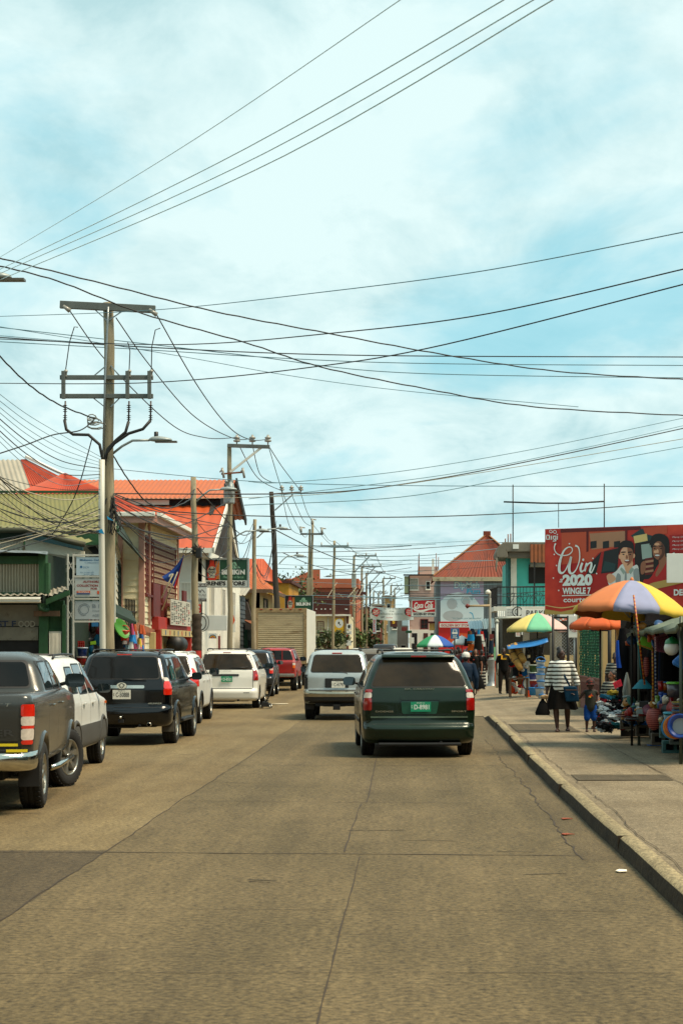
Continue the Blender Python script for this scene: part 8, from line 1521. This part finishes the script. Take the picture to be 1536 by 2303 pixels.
mb.grid(rows,0,True,True);tag(mb.build('hanging_garment',cloth('bright_blue','#123f96'),recalc=False),'bright blue garment hanging at the left end of the stall','garment')
def pxobj(name,label,cat,mats,fn,group=None,bevel=0):mb=MB();fn(mb);return tag(mb.build(name,mats,bevel=bevel,recalc=bool(bevel)),label,cat,group)
for i in range(13):
 x=3.96+i*.075+rnd.uniform(-.03,.03);y=33.6+rnd.uniform(-.25,.3);z1=rnd.uniform(1.95,2.3);l=rnd.uniform(1.0,1.6);w_=rnd.uniform(.14,.26);mb=MB();mb.grid([[V((x+w_*.5*math.cos(a)*(.5+.5*min(1,u*3)),y+.05*math.sin(a),z1-l*u))for a in[2*math.pi*j/16 for j in range(16)]]for u in(0,.1,.3,.6,.8,1)],0,True,True);c=['#0d0c0f','#15121a','#14110f','#1a1414','#0b0b0b'][i%5];tag(mb.build('hanging_garment',cloth('garment'+c,c),recalc=False),'dark garment hanging among the clothes in the shade of the stall','garment','dark garments hanging inside the stall')
t=thing('broom','teal broom hanging head down in front of the dark stall','broom',P(1446,1550,30.3));mb=MB();mb.tube([P(1428,1390,30.3),P(1442,1528,30.3)],.013,6);mb.build('handle',M('teal_plastic','#17747c',.4),t,world=True);mb=MB();q=[]
for k in range(7):u=k/6;q.append([P(1445+(6+19*u)*math.cos(a),1528+21*u,30.3+(.02+.05*u)*math.sin(a))for a in[2*math.pi*j/24 for j in range(24)]])
mb.grid(q,0,True,True);mb.build('bristles',M('teal_bristle','#1b7f92',.6,var=.5,scale=40,stretch=(8,8,.4)),t,world=True,recalc=False)
for(a,b_,c1,c2,lab)in(((1424,1338),(1449,1540),'#b8700f','#8c2010','slanting orange and red striped broom handle under the big umbrella'),((1466,1420),(1468,1596),'#c08a12','#8f3a10','upright yellow and orange striped pole beside the stall post'),((1472,1400),(1474,1596),'#1b2f6b','#9aa0a8','upright blue and white striped pole beside the stall post')):pxobj('striped_handle',lab,'broom handle',stripes('stripe'+c1,c1,c2,16,rough=.4),lambda mb:mb.tube([P(*a,30),P(*b_,30)],.016,8))
def prism_px(pts,Y,th):return lambda mb:mb.prism([P(*p,Y)for p in pts],V((0,th,0)))
pxobj('plastic_bin','lime green plastic bin with a red rim hanging under the tarpaulin','bin',[M('lime','#6aa81a',.35,var=.1),m_signred],lambda mb:(mb.prism([P(*p,30)for p in((1436,1444),(1446,1429),(1468,1447),(1466,1460),(1437,1450))],V((0,.25,0))),mb.bar(P(1435,1450,29.98),P(1467,1461,29.98),.03,.03,1)),bevel=.008)
def basket(mb):
 a,b_,c,d=P(1475,1434,28.5),P(1497,1425,28.5),P(1519,1470,28.5),P(1476,1463,28.5)
 for k in range(9):u=k/8;mb.bar(a.lerp(d,u),b_.lerp(c,u),.018);mb.bar(a.lerp(b_,u),d.lerp(c,u),.018);mb.bar(a.lerp(d,u),a.lerp(d,u)+V((0,.21,0)),.015)
 mb.bar(a,b_,.035);mb.bar(d,c,.03);mb.prism([a+V((0,.21,0)),b_+V((0,.21,0)),c+V((0,.21,0)),d+V((0,.21,0))],V((0,.01,0)))
pxobj('plastic_basket','plum coloured mesh basket hanging tilted under the tarpaulin','basket',M('plum','#5a1430',.4,var=.2),basket)
pxobj('toy_ball','white ball with a green top hanging at the right edge','ball',[m_signw,M('ball_green','#12723a',.4)],lambda mb:(mb.ball(P(1509,1457,27),.115,18),mb.lathe([(.118,-.0),(.1,.055),(.001,.118)],c=P(1511,1448,27),n=16,mi=1)))
pxobj('blue_scoop_bundle','bundle of bright blue plastic scoops hanging at the right edge','scoops',M('bright_blue_plastic','#1468b8',.35,var=.15),lambda mb:[cap(mb,P(1537-k*2,1466+k*3,26.8),P(1518+k*4,1490+k*2,26.8),.02,.05)for k in range(5)])
pxobj('price_card','bright pink red price card clipped to the clothes pile','price card',[M('card_pink','#c8203a',.6,var=0),M('card_ink','#8f0f1c',.6,var=0)],lambda mb:(mb.prism([P(*p,33.2)for p in((1377,1536),(1395,1527),(1399,1542),(1382,1549))],V((0,.01,0))),mb.text(Pl(P(1388,1538,33.19),(1,0,.45),(-.4,0,1)),'$ 10',0,0,.11,.07,.003,1,.01)))
pc=['#a8b0b4','#9aa4ac','#b8b9b4','#101114','#a8b0b4','#c0c4c2','#14506a','#101014','#101114','#7a1420','#a8541c','#1c3a6a','#0f4a4f','#2c2c30','#101114','#5a1018','#c0c4c2','#a88a2c']
for i in range(92):
 u=rnd.random();px=1353+u*62+rnd.uniform(-6,6);top=1558+max(0,(1375-px))*1.0+max(0,px-1392)*.7;py=rnd.uniform(top,1640-max(0,px-1395)*.3);Y=34.6-1.4*(py-1555)/90+rnd.uniform(-.1,.2)
 c=P(px,py,Y);c.z=max(.23,c.z);mb=MB();a=rnd.uniform(0,3.14);mb.ball((0,0,0),1,22);sx_,sy_,sz_=rnd.uniform(.08,.15),rnd.uniform(.07,.12),rnd.uniform(.035,.06);s1,s2,s3=rnd.uniform(2,4),rnd.uniform(3,6),rnd.uniform(0,6)
 vs=[]
 for p in mb.v:f=1+.22*math.sin(p.x*s1*3+s3)+.2*math.sin(p.y*s2*2+s3*2)+.15*math.sin(p.z*9+s3)+.12*math.sin((p.x+p.y)*11+s2)*math.sin(p.z*5+s1);q=V((p.x*sx_*f,p.y*sy_*f,p.z*sz_*f));q.rotate(Matrix.Rotation(a,3,'Z')@Matrix.Rotation(rnd.uniform(-.0,.0)+s3*.1,3,'X'));vs.append(q+c)
 mb.v=vs;cc=rnd.choice(pc if px<1395 else pc[3:]);tag(mb.build('folded_garment',cloth('garment'+cc,cc),recalc=False),'crumpled garment in the colourful heap of clothes beside the stall','garment','heap of clothes for sale on the pavement')
pxobj('clear_bag','large clear plastic bag hanging behind the clothes heap','plastic bag',M('clear_plastic','#6f7672',.25,var=.3,spec=.8,coat=.5),lambda mb:mb.grid([[P(1409+rr*9*math.cos(a)*(1+.12*math.sin(a*4)),y,33+.1*math.sin(a))for a in[2*math.pi*j/16 for j in range(16)]]for y,rr in((1512,.2),(1530,.7),(1555,1.1),(1575,.9),(1582,.2))],0,True,True))
tz=.60
def tub(label,px,Y,w_,h,c,lid,z=None,group=None,name='storage_tub',clear=True):
 z=tz if z is None else z;x=X_(px,Y);mb=MB();mb.lathe([(.001,0),(w_*.43,0),(w_*.5,h*.92),(w_*.5,h*.92)],c=(x,Y,z),n=18);mb.lathe([(w_*.53,h*.9),(w_*.54,h),(w_*.45,h*1.04),(.001,h*1.04)],c=(x,Y,z),n=18,mi=1);return tag(mb.build(name,[M('tub_'+c,c,.3,var=.25,scale=8,spec=.7),M('lid_'+lid,lid,.35,var=.05)],recalc=False),label,'tub',group)
tub('large clear tub of goods standing alone at the front of the stall table',1447,30.6,.28,.30,'#8d9290','#a59b80');tub('small pale tub resting behind the large clear tub',1432,31.4,.2,.3,'#8f8671','#a59878');tub('clear tub with a lime lid highest on the right of the table',1518,28.6,.28,.24,'#3f3a42','#5aa81e',1.06);tub('dark grey green tub with a teal lid on the front edge of the table',1510,27.5,.26,.24,'#27473c','#12839a',.62)
for i,(c,lab)in enumerate((('#b81a10','red'),('#c8901a','yellow'),('#17724a','green'),('#b81a10','lower red'),('#1560a0','blue'),('#a83a1a','rust'),('#b59a22','lower yellow'))):tub('shallow %s lidded box in the right hand stack on the stall table'%lab,1527,27.3,.24,.055,'#4f4a44',c,tz+i*.062,'stack of shallow lidded boxes','lidded_box')
for i,(px,c,lab)in enumerate(((1486,'#12408f','left blue'),(1493,'#12408f','right blue'),(1508,'#8f1212','dark red'),(1478,'#55781a','olive green'))):tub('tall %s flask standing at the back of the stall table'%lab,px,29.6,.085,.26,c,c,.85-.02*i,'flasks at the back of the table','flask')
tub('red labelled jar on the shelf behind the blue flasks',1485,30,.1,.15,'#a01612','#7a0f10',1.14,None,'jar');tub('orange jar with a blue lid on the shelf behind the blue flasks',1495,30,.1,.14,'#9a4a12','#1570b0',1.14,None,'jar')
mb=MB();mb.box(X_(1470,30),X_(1536,30)+.3,29.85,30.2,.60,.85);mb.box(X_(1470,30.1),X_(1536,30.1)+.3,30.2,30.5,.6,1.14);tag(mb.build('display_step',m_wood,bevel=.01),'wooden step raising the jars at the back of the stall table','display step')
for i in range(15):x=X_(rnd.uniform(1400,1432),31.2);y=31+rnd.uniform(-.5,.7);mb=MB();c=rnd.choice(['#8a8d86','#5a2012','#b04a16','#2b2a28','#a0a6a6']);a=rnd.uniform(-.4,.4);mb.box(-.11,.11,-.08,.08,0,.022,0,Matrix.Translation((x,y,tz+.024*(i%4)))@Matrix.Rotation(a,4,'Z'));tag(mb.build('packet',M('packet'+c,c,.4,var=.4,scale=20),bevel=.004),'flat packet in the loose layers at the left end of the stall table','packet','flat packets on the stall table')
for i in range(14):c=V((X_(rnd.uniform(1479,1500),28.2),28.2+rnd.uniform(-.15,.15),tz+.03+rnd.uniform(0,.12)));mb=MB();mb.ball(c,rnd.uniform(.03,.05),8);cc=rnd.choice(['#8a2a22','#2a5a3a','#b8a070','#1c1c22','#b05a6a']);tag(mb.build('trinket',M('trinket'+cc,cc,.4,var=.4,scale=20)),'small round trinket in the mixed pile on the front of the table','trinket','mixed trinkets on the table front')
for i in range(70):
 px=rnd.uniform(1404,1536);hang=i%5 ==0;py=rnd.uniform(1405,1450)if hang else rnd.uniform(1568,1626);Y=31.6-(px-1404)*.032+rnd.uniform(-.3,.3);p=P(px,py,Y);s1,s2,s3=rnd.uniform(.03,.08),rnd.uniform(.03,.06),rnd.uniform(.03,.09);a=rnd.uniform(0,3);mb=MB();k=i%4;mx=Matrix.Translation(p)@Matrix.Rotation(a,4,'Z')@Matrix.Rotation(rnd.uniform(-.5,.5),4,'X')
 if k==0:mb.box(-s1,s1,-s2,s2,-s3,s3*.6,0,mx)
 elif k==1:mb.lathe([(.001,-s3),(s1*.8,-s3),(s1,s3*.5),(s1*.5,s3*.8),(s1*.4,s3),(.001,s3)],c=p,n=12)
 elif k==2:mb.lathe([(.001,0),(s1*1.3,.0),(s1*1.5,.03),(.001,.02)],c=p,ax=V((rnd.uniform(-1,1),-1,rnd.uniform(0,1))),n=16)
 else:mb.tube([mx@V((-s3*1.5,0,0)),mx@V((0,0,.02)),mx@V((s3*1.5,0,0))],s2*.4,7)
 c=rnd.choice(['#8a1a14','#b8b0a0','#15406a','#1a1a1c','#a8702a','#7a8a8c','#2a6a5a','#6a2a3a','#c8c0b0','#3a2a1c','#b04a1c']);tag(mb.build('small_ware',M('ware'+c,c,.45,var=.35,scale=25),bevel=.004 if k==0 else 0),'small household ware %s the crowded stall under the large umbrella'%('hung at the top of' if hang else 'laid out on'),'goods','small wares hung in the stall' if hang else 'small wares laid out on the stall')
def netbag(px,py0,py1,Y,r,c):
 def f(mb):
  rows=[]
  for k in range(9):u=k/8;rr=r*(.25+.85*math.sin(math.pi*min(1,.12+u*.88))**.6);y=py0+(py1-py0)*u;rows.append([P(px,y,Y)+V((rr*math.cos(a)*(1+.05*math.sin(a*6+k*2)),rr*.7*math.sin(a),0))for a in[2*math.pi*j/18 for j in range(18)]])
  mb.grid(rows,0,True,True)
 return f
pxobj('net_bag','long net bag of pink red sweets hanging at the front of the table','net bag',stripes('net_pink','#6f1f1c','#a8584e',30,thr=.55,rough=.5),netbag(1470,1594,1642,28.6,.12,0));pxobj('net_bag','narrow red net bag hanging inside the dark stall above the broom','net bag',MATS['net_pink'],netbag(1453,1478,1522,31,.05,0))
def block(label,x,y,z,c,w_=.38,group='concrete blocks and crates under the stall'):
 mb=MB();pl=Pl((x,y,z));t_=.045
 for a0,a1,b0,b1 in((0,w_,0,t_),(0,w_,.19-t_,.19),(0,t_,t_,.19-t_),(w_-t_,w_,t_,.19-t_),(w_/2-t_/2,w_/2+t_/2,t_,.19-t_)):mb.pbox(pl,a0,a1,b0,b1,-.18,0)
 mb.add([pl.p(a,b_,-.17)for a,b_ in((0,0),(w_,0),(w_,.19),(0,.19))],[(0,1,2,3)],1);tag(mb.build('concrete_block',[M('block'+c,c,.8,var=.3,scale=6),m_dark],bevel=.004),label,'block',group)
for i,(px,py,Y,c)in enumerate(((1442,1633,31.2,'#1560a8'),(1446,1656,31.0,'#4c4234'),(1478,1655,29.0,'#3a362f'),(1482,1676,28.8,'#4c4234'),(1502,1660,27.6,'#2c4a44'),(1508,1694,27.2,'#27504f'),(1410,1640,32.6,'#3b3529'),(1525,1675,27.0,'#3a3f36'))):p=P(px,py,Y);block('%s hollow block under the stall table, %s'%(('bright blue','brown','grey','lower brown','dark green','teal','dusty','grey green')[i],('by the clear tub','below the blue one','behind the post','beside the post foot','upper right','lowest on the right','at the left end','under the basins')[i]),p.x-.12,p.y,max(.155,p.z),c)
for i,(c,dx)in enumerate((('#1b6fa0',0),('#c07a12',5),('#9a4a12',8),('#143f8f',15))):
 mb=MB();ctr=P(1514+dx,1636-i,26.3-i*.12);ax=V((-.35,-1,.1)).normalized();mb.lathe([(.001,-.03),(.13,-.03),(.165,.05),(.18,.055),(.18,.065),(.15,.06),(.12,-.015),(.001,-.015)],c=ctr,ax=ax,n=28);mb.lathe([(.001,-.012),(.118,-.012)],c=ctr,ax=ax,n=24,mi=1);tag(mb.build('plastic_basin',[M('basin'+c,c,.35,var=.1),M('basin_in'+str(i),['#1b6fa0','#c07a12','#9a4a12','#8a9296'][i],.4,var=.1)],recalc=False),'%s basin standing on edge in the row at the right edge'%('rearmost light blue','yellow','orange brown','front dark blue')[i],'basin','basins standing on edge')
pxobj('blue_wrapper','small bright blue plastic wrapper on the pavement by the stall post','wrapper',M('bright_blue_plastic','#1468b8',.35),lambda mb:mb.poly(Pl((X_(1460,30.8),30.8,.16),(1,0,0),(0,1,0)),[(0,0),(.2,.03),(.26,.15),(.12,.12),(-.03,.14)],.0,0,.012))
def bucket(label,px,ytop,Y,c,rim,w_=.27,h=.31,handle=False,group=None,text=None):
 p=P(px,ytop,Y);t=thing('bucket',label,'bucket',p-V((0,0,h)),0,group);mb=MB();mb.lathe([(.001,0),(w_*.38,0),(w_*.5,h)],n=20);mb.build('shell',M('bucket'+c,c,.35,var=.12,scale=5),t)
 mb=MB();mb.lathe([(w_*.5,h-.035),(w_*.55,h-.03),(w_*.55,h),(w_*.48,h+.005),(.001,h-.005)],n=20);mb.build('rim',M('rim'+rim,rim,.35),t)
 if handle:mb=MB();mb.tube([(w_*.54*math.cos(a),-.02,h+.13*math.sin(a))for a in[math.pi*j/10 for j in range(11)]],.012,5);mb.build('handle',M('rim'+rim,rim,.35),t)
 if text:mb=MB();mb.text(Pl((0,-w_*.49,h*.55)),text,0,0,w_*.6,h*.22,0,0,.02);mb.build('lettering',m_signblue,t,recalc=False)
for i in range(6):bucket(['topmost','second from top','third from top','fourth from top','fifth from top','lowest'][i]+' white bucket with a blue rim in the tall stack',1215+(.8*i if i%2 else-.5*i),1486+i*15.3-(0 if i==0 else 1),59.5-.02*i,'#b4bdc0','#1b6fb0',.30,.30,i in(0,4),'stack of white buckets','Nice' if i<2 else None)
for i,(c,r_)in enumerate((('#234a1c','#8f9a90'),('#132f7a','#8f9a90'),('#8c1410','#b0a8a0'),('#1478b8','#1478b8'))):bucket('%s bucket in the coloured stack beside the white buckets'%['dark green top','navy blue second','red third','light blue lowest'][i],1199.5-(i%2),1495+i*17,60.5-.04*i,c,r_,.31,.27,False,'stack of coloured buckets')
pxobj('plastic_basin','blue and white basin leaning on the coloured bucket stack','basin',[M('basin_blue','#1b6fb0',.35),m_signw],lambda mb:(mb.lathe([(.2,0),(.23,.05),(.001,.04)],c=P(1189,1537,60.8),ax=V((-.6,-1,0)),n=20),mb.lathe([(.001,.055),(.19,.055)],c=P(1189,1537,60.8),ax=V((-.6,-1,0)),n=20,mi=1)))
for i,(a,b_,r_)in enumerate((((1143,1452),(1171,1506),.10),((1157,1447),(1178,1488),.11),((1146,1474),(1168,1500),.08),((1150,1448),(1166,1495),.07))):
 mb=MB();p,q=P(*a,61+i*.1),P(*b_,60.6+i*.1);mb.tube([p,p.lerp(q,.3),p.lerp(q,.8),q],[r_*.55,r_*.95,r_*1.1,r_*.9],14)
 for u in(.3,.6):c=p.lerp(q,u);mb.tube([c,c+(q-p).normalized()*.03],r_*1.12,14,1)
 tag(mb.build('straw_mat_roll',[M('straw','#a87f3c',.8,var=.2,scale=10),m_wood]),'rolled straw mat leaning from the blue tarpaulin, %s of the bunch'%['longest','upper right','lowest','innermost'][i],'straw mat','rolled straw mats')
mb=MB();rows=[]
for i in range(13):u=i/12;x,yt=1139+91*u,1449-17*u;rows.append([P(x,yt-(0 if u>.12 else-2),61.4),P(x+1,yt+6+5*math.sin(math.pi*u),60.6),P(x+2,yt+11+7*math.sin(math.pi*u)*u,60.4)])
mb.grid(rows);ob=tag(mb.build('blue_tarpaulin',M('tarp_blue','#1668a8',.5,var=.2,scale=4),recalc=False),'sagging bright blue tarpaulin strung over the straw mats','tarpaulin');ob.modifiers.new('s','SOLIDIFY').thickness=.01
t=thing('wooden_table','small wooden table with odds and ends beside the man in black','table',(X_(1165,61),61,.15));mb=MB();mb.box(-.32,.32,-.3,.3,.62,.66);mb.build('table_top',m_wood,t)
for x in(-.28,.28):
 for y in(-.26,.26):mb=MB();mb.box(x-.03,x+.03,y-.03,y+.03,0,.62);mb.build('leg',m_wood,t)
for i in range(34):
 px,py=rnd.uniform(1148,1192),rnd.uniform(1490,1560);c=rnd.choice(['#c2481c','#a81414','#14568a','#15130f','#b4b8b4','#1a1c20','#6a4a2a','#c8c4b8']);mb=MB();k=rnd.random();Y=61.5+rnd.uniform(-.3,.8);p=P(px,py,Y);p.z=max(.2,p.z)
 if k<.5:mb.ball(p,1,10,sc=(rnd.uniform(.06,.13),.08,rnd.uniform(.06,.16)))
 else:mb.grid([[p+V((rnd.uniform(-.02,.02)+a,.04*math.sin(a*30),-b_))for a in(-.1,-.04,.03,.1)]for b_ in(0,.12,.24,.3)])
 tag(mb.build('market_item',cloth('item'+c,c),recalc=False),'small bright item in the jumble hung around the wooden table','goods','jumble around the wooden table')
pxobj('dark_goods','dark mass of bicycle parts hanging on the wall behind the bucket stacks','goods',m_iron,lambda mb:[mb.tube([P(1180+rnd.uniform(0,45),1440+rnd.uniform(0,55),63)for _ in range(3)],rnd.uniform(.02,.07),5)for _ in range(26)])
for i in range(70):
 px,py=rnd.uniform(1050,1122),rnd.uniform(1412,1535);Y=82+rnd.uniform(0,14);c=rnd.choice(['#8a1a14','#14120f','#1c2a3a','#b05018','#1470a0','#a8aaa2','#5a3a22','#0f0e0d','#7a2418','#2a2a26']);p=P(px,py,Y);w_,h=rnd.uniform(.08,.26),rnd.uniform(.25,.7);mb=MB()
 mb.grid([[p+V((w_*math.cos(a)*(.7+.3*u),.1*math.sin(a),-h*u))for a in[2*math.pi*j/10 for j in range(10)]]for u in(0,.3,.7,1)],0,True,True);tag(mb.build('hanging_garment',cloth('item'+c,c),recalc=False),'garment on the crowded racks behind the pedestrians','garment','garments on the far market racks')
t=thing('market_stall','cluttered dark clothes stall under the ribbed tin awnings beside the crowd','market stall',(X_(1090,97),97,.1));mb=MB();mb.box(X_(1052,100),X_(1135,100),100,100.3,.1,2.7);mb.build('shade_backing',MATS['stall_shade'],t,world=True)  # near-black sheet paints the shade behind the racks
for px in(1068,1092,1108):mb=MB();mb.tube([(X_(px,86),86,.1),(X_(px,86),86,2.3)],.03,6);mb.build('post',m_iron,t,world=True)
pxobj('display_figure','narrow grey wire display stand beside the lamp post foot','stand',m_galv,lambda mb:(mb.lathe([(.26,0),(.12,.25),(.14,.8),(.2,1.2)],c=(X_(1105,80),80,.1),n=14),mb.lathe([(.2,1.2),(.001,1.22)],c=(X_(1105,80),80,.1),n=14)))
pxobj('shop_board','tall dark red board beside the lamp post with pale lettering','board',[m_maroon,m_creamp],lambda mb:(mb.pbox(Pl((0,87,0)),X_(1100,87),X_(1110,87),Z_(1455,87),Z_(1426,87),0,.06),mb.text(Pl((0,87,0)),'TO',X_(1105,87),Z_(1440,87),.12,.1,.065,1,.02)))
pxobj('shop_board','mint green narrow board below the dark red board','board',M('mint','#6fa878',.6),lambda mb:mb.pbox(Pl((0,80,0)),X_(1110,80),X_(1116,80),Z_(1486,80),Z_(1455,80),0,.05));pxobj('shop_board','orange red base board under the mint green board','board',m_signor,lambda mb:mb.pbox(Pl((0,79.5,0)),X_(1111,80),X_(1118,80),.1,Z_(1487,80),0,.05))
t=thing('market_stall','shadowy housewares stall with a green plank awning beside the tall pole','market stall',(X_(225,46),46,.15));mb=MB();mb.box(X_(168,47.6),X_(300,47.6),47.4,47.6,.15,2.35);mb.build('shade_backing',MATS['stall_shade'],t,world=True)  # near-black sheet paints the shade at the back of this stall
mb=MB();mb.prism([P(254,1374,45.5),P(308,1399,46.8),P(306,1407,46.8),P(254,1384,45.5)],V((-.3,1,.3)));mb.build('awning',m_greend,t,world=True)
ob=pxobj('tin_roof_scrap','rotting brown tin edge of the awning beside the hanging clothes','awning',m_rustp,lambda mb:mb.prism([P(300,1408,47.5),P(340,1424,50),P(338,1432,50),P(300,1420,47.5)],V((0,.8,.1))))
for i,(px,py,c,r_,lab)in enumerate(((186,1456,'#12306a','#8a96a0','dark blue bucket'),(184,1477,'#8c1410','#8a8078','red bucket'),(183,1497,'#1f4a1c','#4a6a48','dark green bucket'))):bucket(lab+' in the stack beside the white sign frame',px,py,44.6,c,r_,.26,.24,False,'bucket stack by the sign frame')
bucket('orange red bucket hanging beside the tall pole',281,1418,45.4,'#b8300f','#b8300f',.24,.26,True)
pxobj('plastic_basin','lime green basin hanging on edge beside the tall pole','basin',M('basin_lime','#3d7a22',.4,var=.15),lambda mb:mb.lathe([(.001,0),(.2,0),(.27,.08),(.28,.08),(.2,-.015),(.001,-.015)],c=P(270,1416,45.2),ax=V((1,-.5,.5)),n=24))
pxobj('red_crate','red plastic crate in the shade under the sign frame','crate',m_signred,lambda mb:[mb.bar(P(170,1443+k*4,45),P(190,1443+k*4,45),.03)for k in range(5)]+[mb.bar(P(171+k*4.5,1443,45),P(171+k*4.5,1460,45),.03)for k in range(5)])
for i in range(44):
 px,py=rnd.uniform(283,322),rnd.uniform(1402,1452);c=rnd.choice(['#b8a8a0','#a83a5a','#1a78b8','#b8b8b4','#3a8a2a','#c8a83a','#c06a8a','#14508a','#8fa8b0','#b04a1c']);p=P(px,py,46.5+rnd.uniform(-.3,.6));mb=MB();h=rnd.uniform(.15,.32);w_=rnd.uniform(.03,.08)
 mb.grid([[p+V((w_*math.cos(a)*(.6+.5*u)+.03*u*math.sin(i),.03*math.sin(a),-h*u))for a in[2*math.pi*j/8 for j in range(8)]]for u in(0,.3,.7,1)],0,True,True);tag(mb.build('hanging_toy',M('toy'+c,c,.7,var=.2),recalc=False),'small bright item in the bunch hanging beside the tall pole','hanging goods','bunch of bright goods by the tall pole')
for i in range(16):
 px,py=rnd.uniform(172,228),rnd.uniform(1404,1490);c=rnd.choice(['#1a6a8a','#7a1420','#14120f','#2a3a6a','#4a7a1a','#3a2a22']);p=P(px,py,46.6);mb=MB();mb.ball(p,1,10,sc=(rnd.uniform(.1,.22),.1,rnd.uniform(.1,.26)));tag(mb.build('market_item',M('hw'+c,c,.5,var=.3)),'dim housewares item in the shade behind the sign frame','goods','housewares in the shaded stall')
pxobj('paper_tag','lime paper tag pinned in the shaded stall','tag',M('tag_lime','#8ab81c',.6),lambda mb:mb.prism([P(204,1443,45.4),P(216,1441,45.4),P(217,1449,45.4),P(204,1450,45.4)],V((0,.01,0))));pxobj('paper_tag','blue paper tag hanging just below the sign frame','tag',m_signblue,lambda mb:mb.prism([P(207,1400,43.4),P(222,1399,43.4),P(222,1409,43.4),P(207,1409,43.4)],V((0,.01,0))))
mb=MB();mb.box(X_(336,50),X_(350,50),50,50.1,.15,Z_(1422,50));tag(mb.build('cream_pillar',m_creamp,bevel=.02),'cream painted pillar left of the red shop front','pillar')
t=thing('flag','blue flag with red edges and a white disc drooping on the cream house','flag',P(345,1380,58));mb=MB();mb.tube([P(347,1352,58.2),P(396,1320-88,57.2),P(422,1230,57)],.02,6);mb.v=[];mb.f=[];mb.m=[];mb.sm=[];mb.tube([P(365,1372,58),P(422,1231,57)],.022,6);mb.build('staff',M('staff','#a89c80',.6),t,world=True)
mb=MB();rows=[];TL,TR,BR_,BL=(412,1250),(416,1248),(398,1324),(366,1292)
top_=[(414,1247),(408,1270),(404,1290),(400,1308),(396,1324)];bot_=[(411,1249),(398,1268),(384,1283),(370,1293),(367,1303)]
nR,nC=26,22
for i in range(nR+1):
 u=i/nR;L0=(413-48*u**1.1,1248+48*u+6*math.sin(u*3));R0=(415-19*u,1248+76*u);rows.append([P(L0[0]+(R0[0]-L0[0])*v,L0[1]+(R0[1]-L0[1])*v+3*math.sin(v*7)*u,57.1+.12*math.sin(v*8+u*4)*u)for v in[j/nC for j in range(nC+1)]])
nf=len(mb.f);mb.grid(rows)
for i in range(nR):
 for j in range(nC):
  u,v=(i+.5)/nR,(j+.5)/nC;k=1 if v>.86 else 0
  fx0,fy0=413-48*u**1.1+(2+29*u-0)*v,1248+48*u+28*u*v;r2=math.hypot(fx0-387,fy0-1290)
  if r2<6.5:k=2
  if r2<3:k=3
  mb.m[nf+i*nC+j]=k
mb.build('cloth',[M('flag_blue','#123f8c',.8,var=.2,scale=6),M('flag_red','#b0220f',.8),M('flag_white','#b5b8b0',.8),M('flag_green','#6a7a4a',.8,var=.4,scale=12)],t,world=True,recalc=False)
for a,b_ in(((364,1345),(390,1290)),((376,1345),(400,1286)),((325,1225),(309,1160)),((318,1228),(330,1170))):pxobj('bare_staff','bare pale staff %s'%{364:'left of the pair slanting over the flag',376:'right of the pair slanting over the flag',325:'leaning under the cream house eave, left one',318:'leaning under the cream house eave, right one'}[a[0]],'staff',M('staff','#a89c80',.6),lambda mb:mb.tube([P(*a,56.5),P(*b_,56.5)],.022,6))
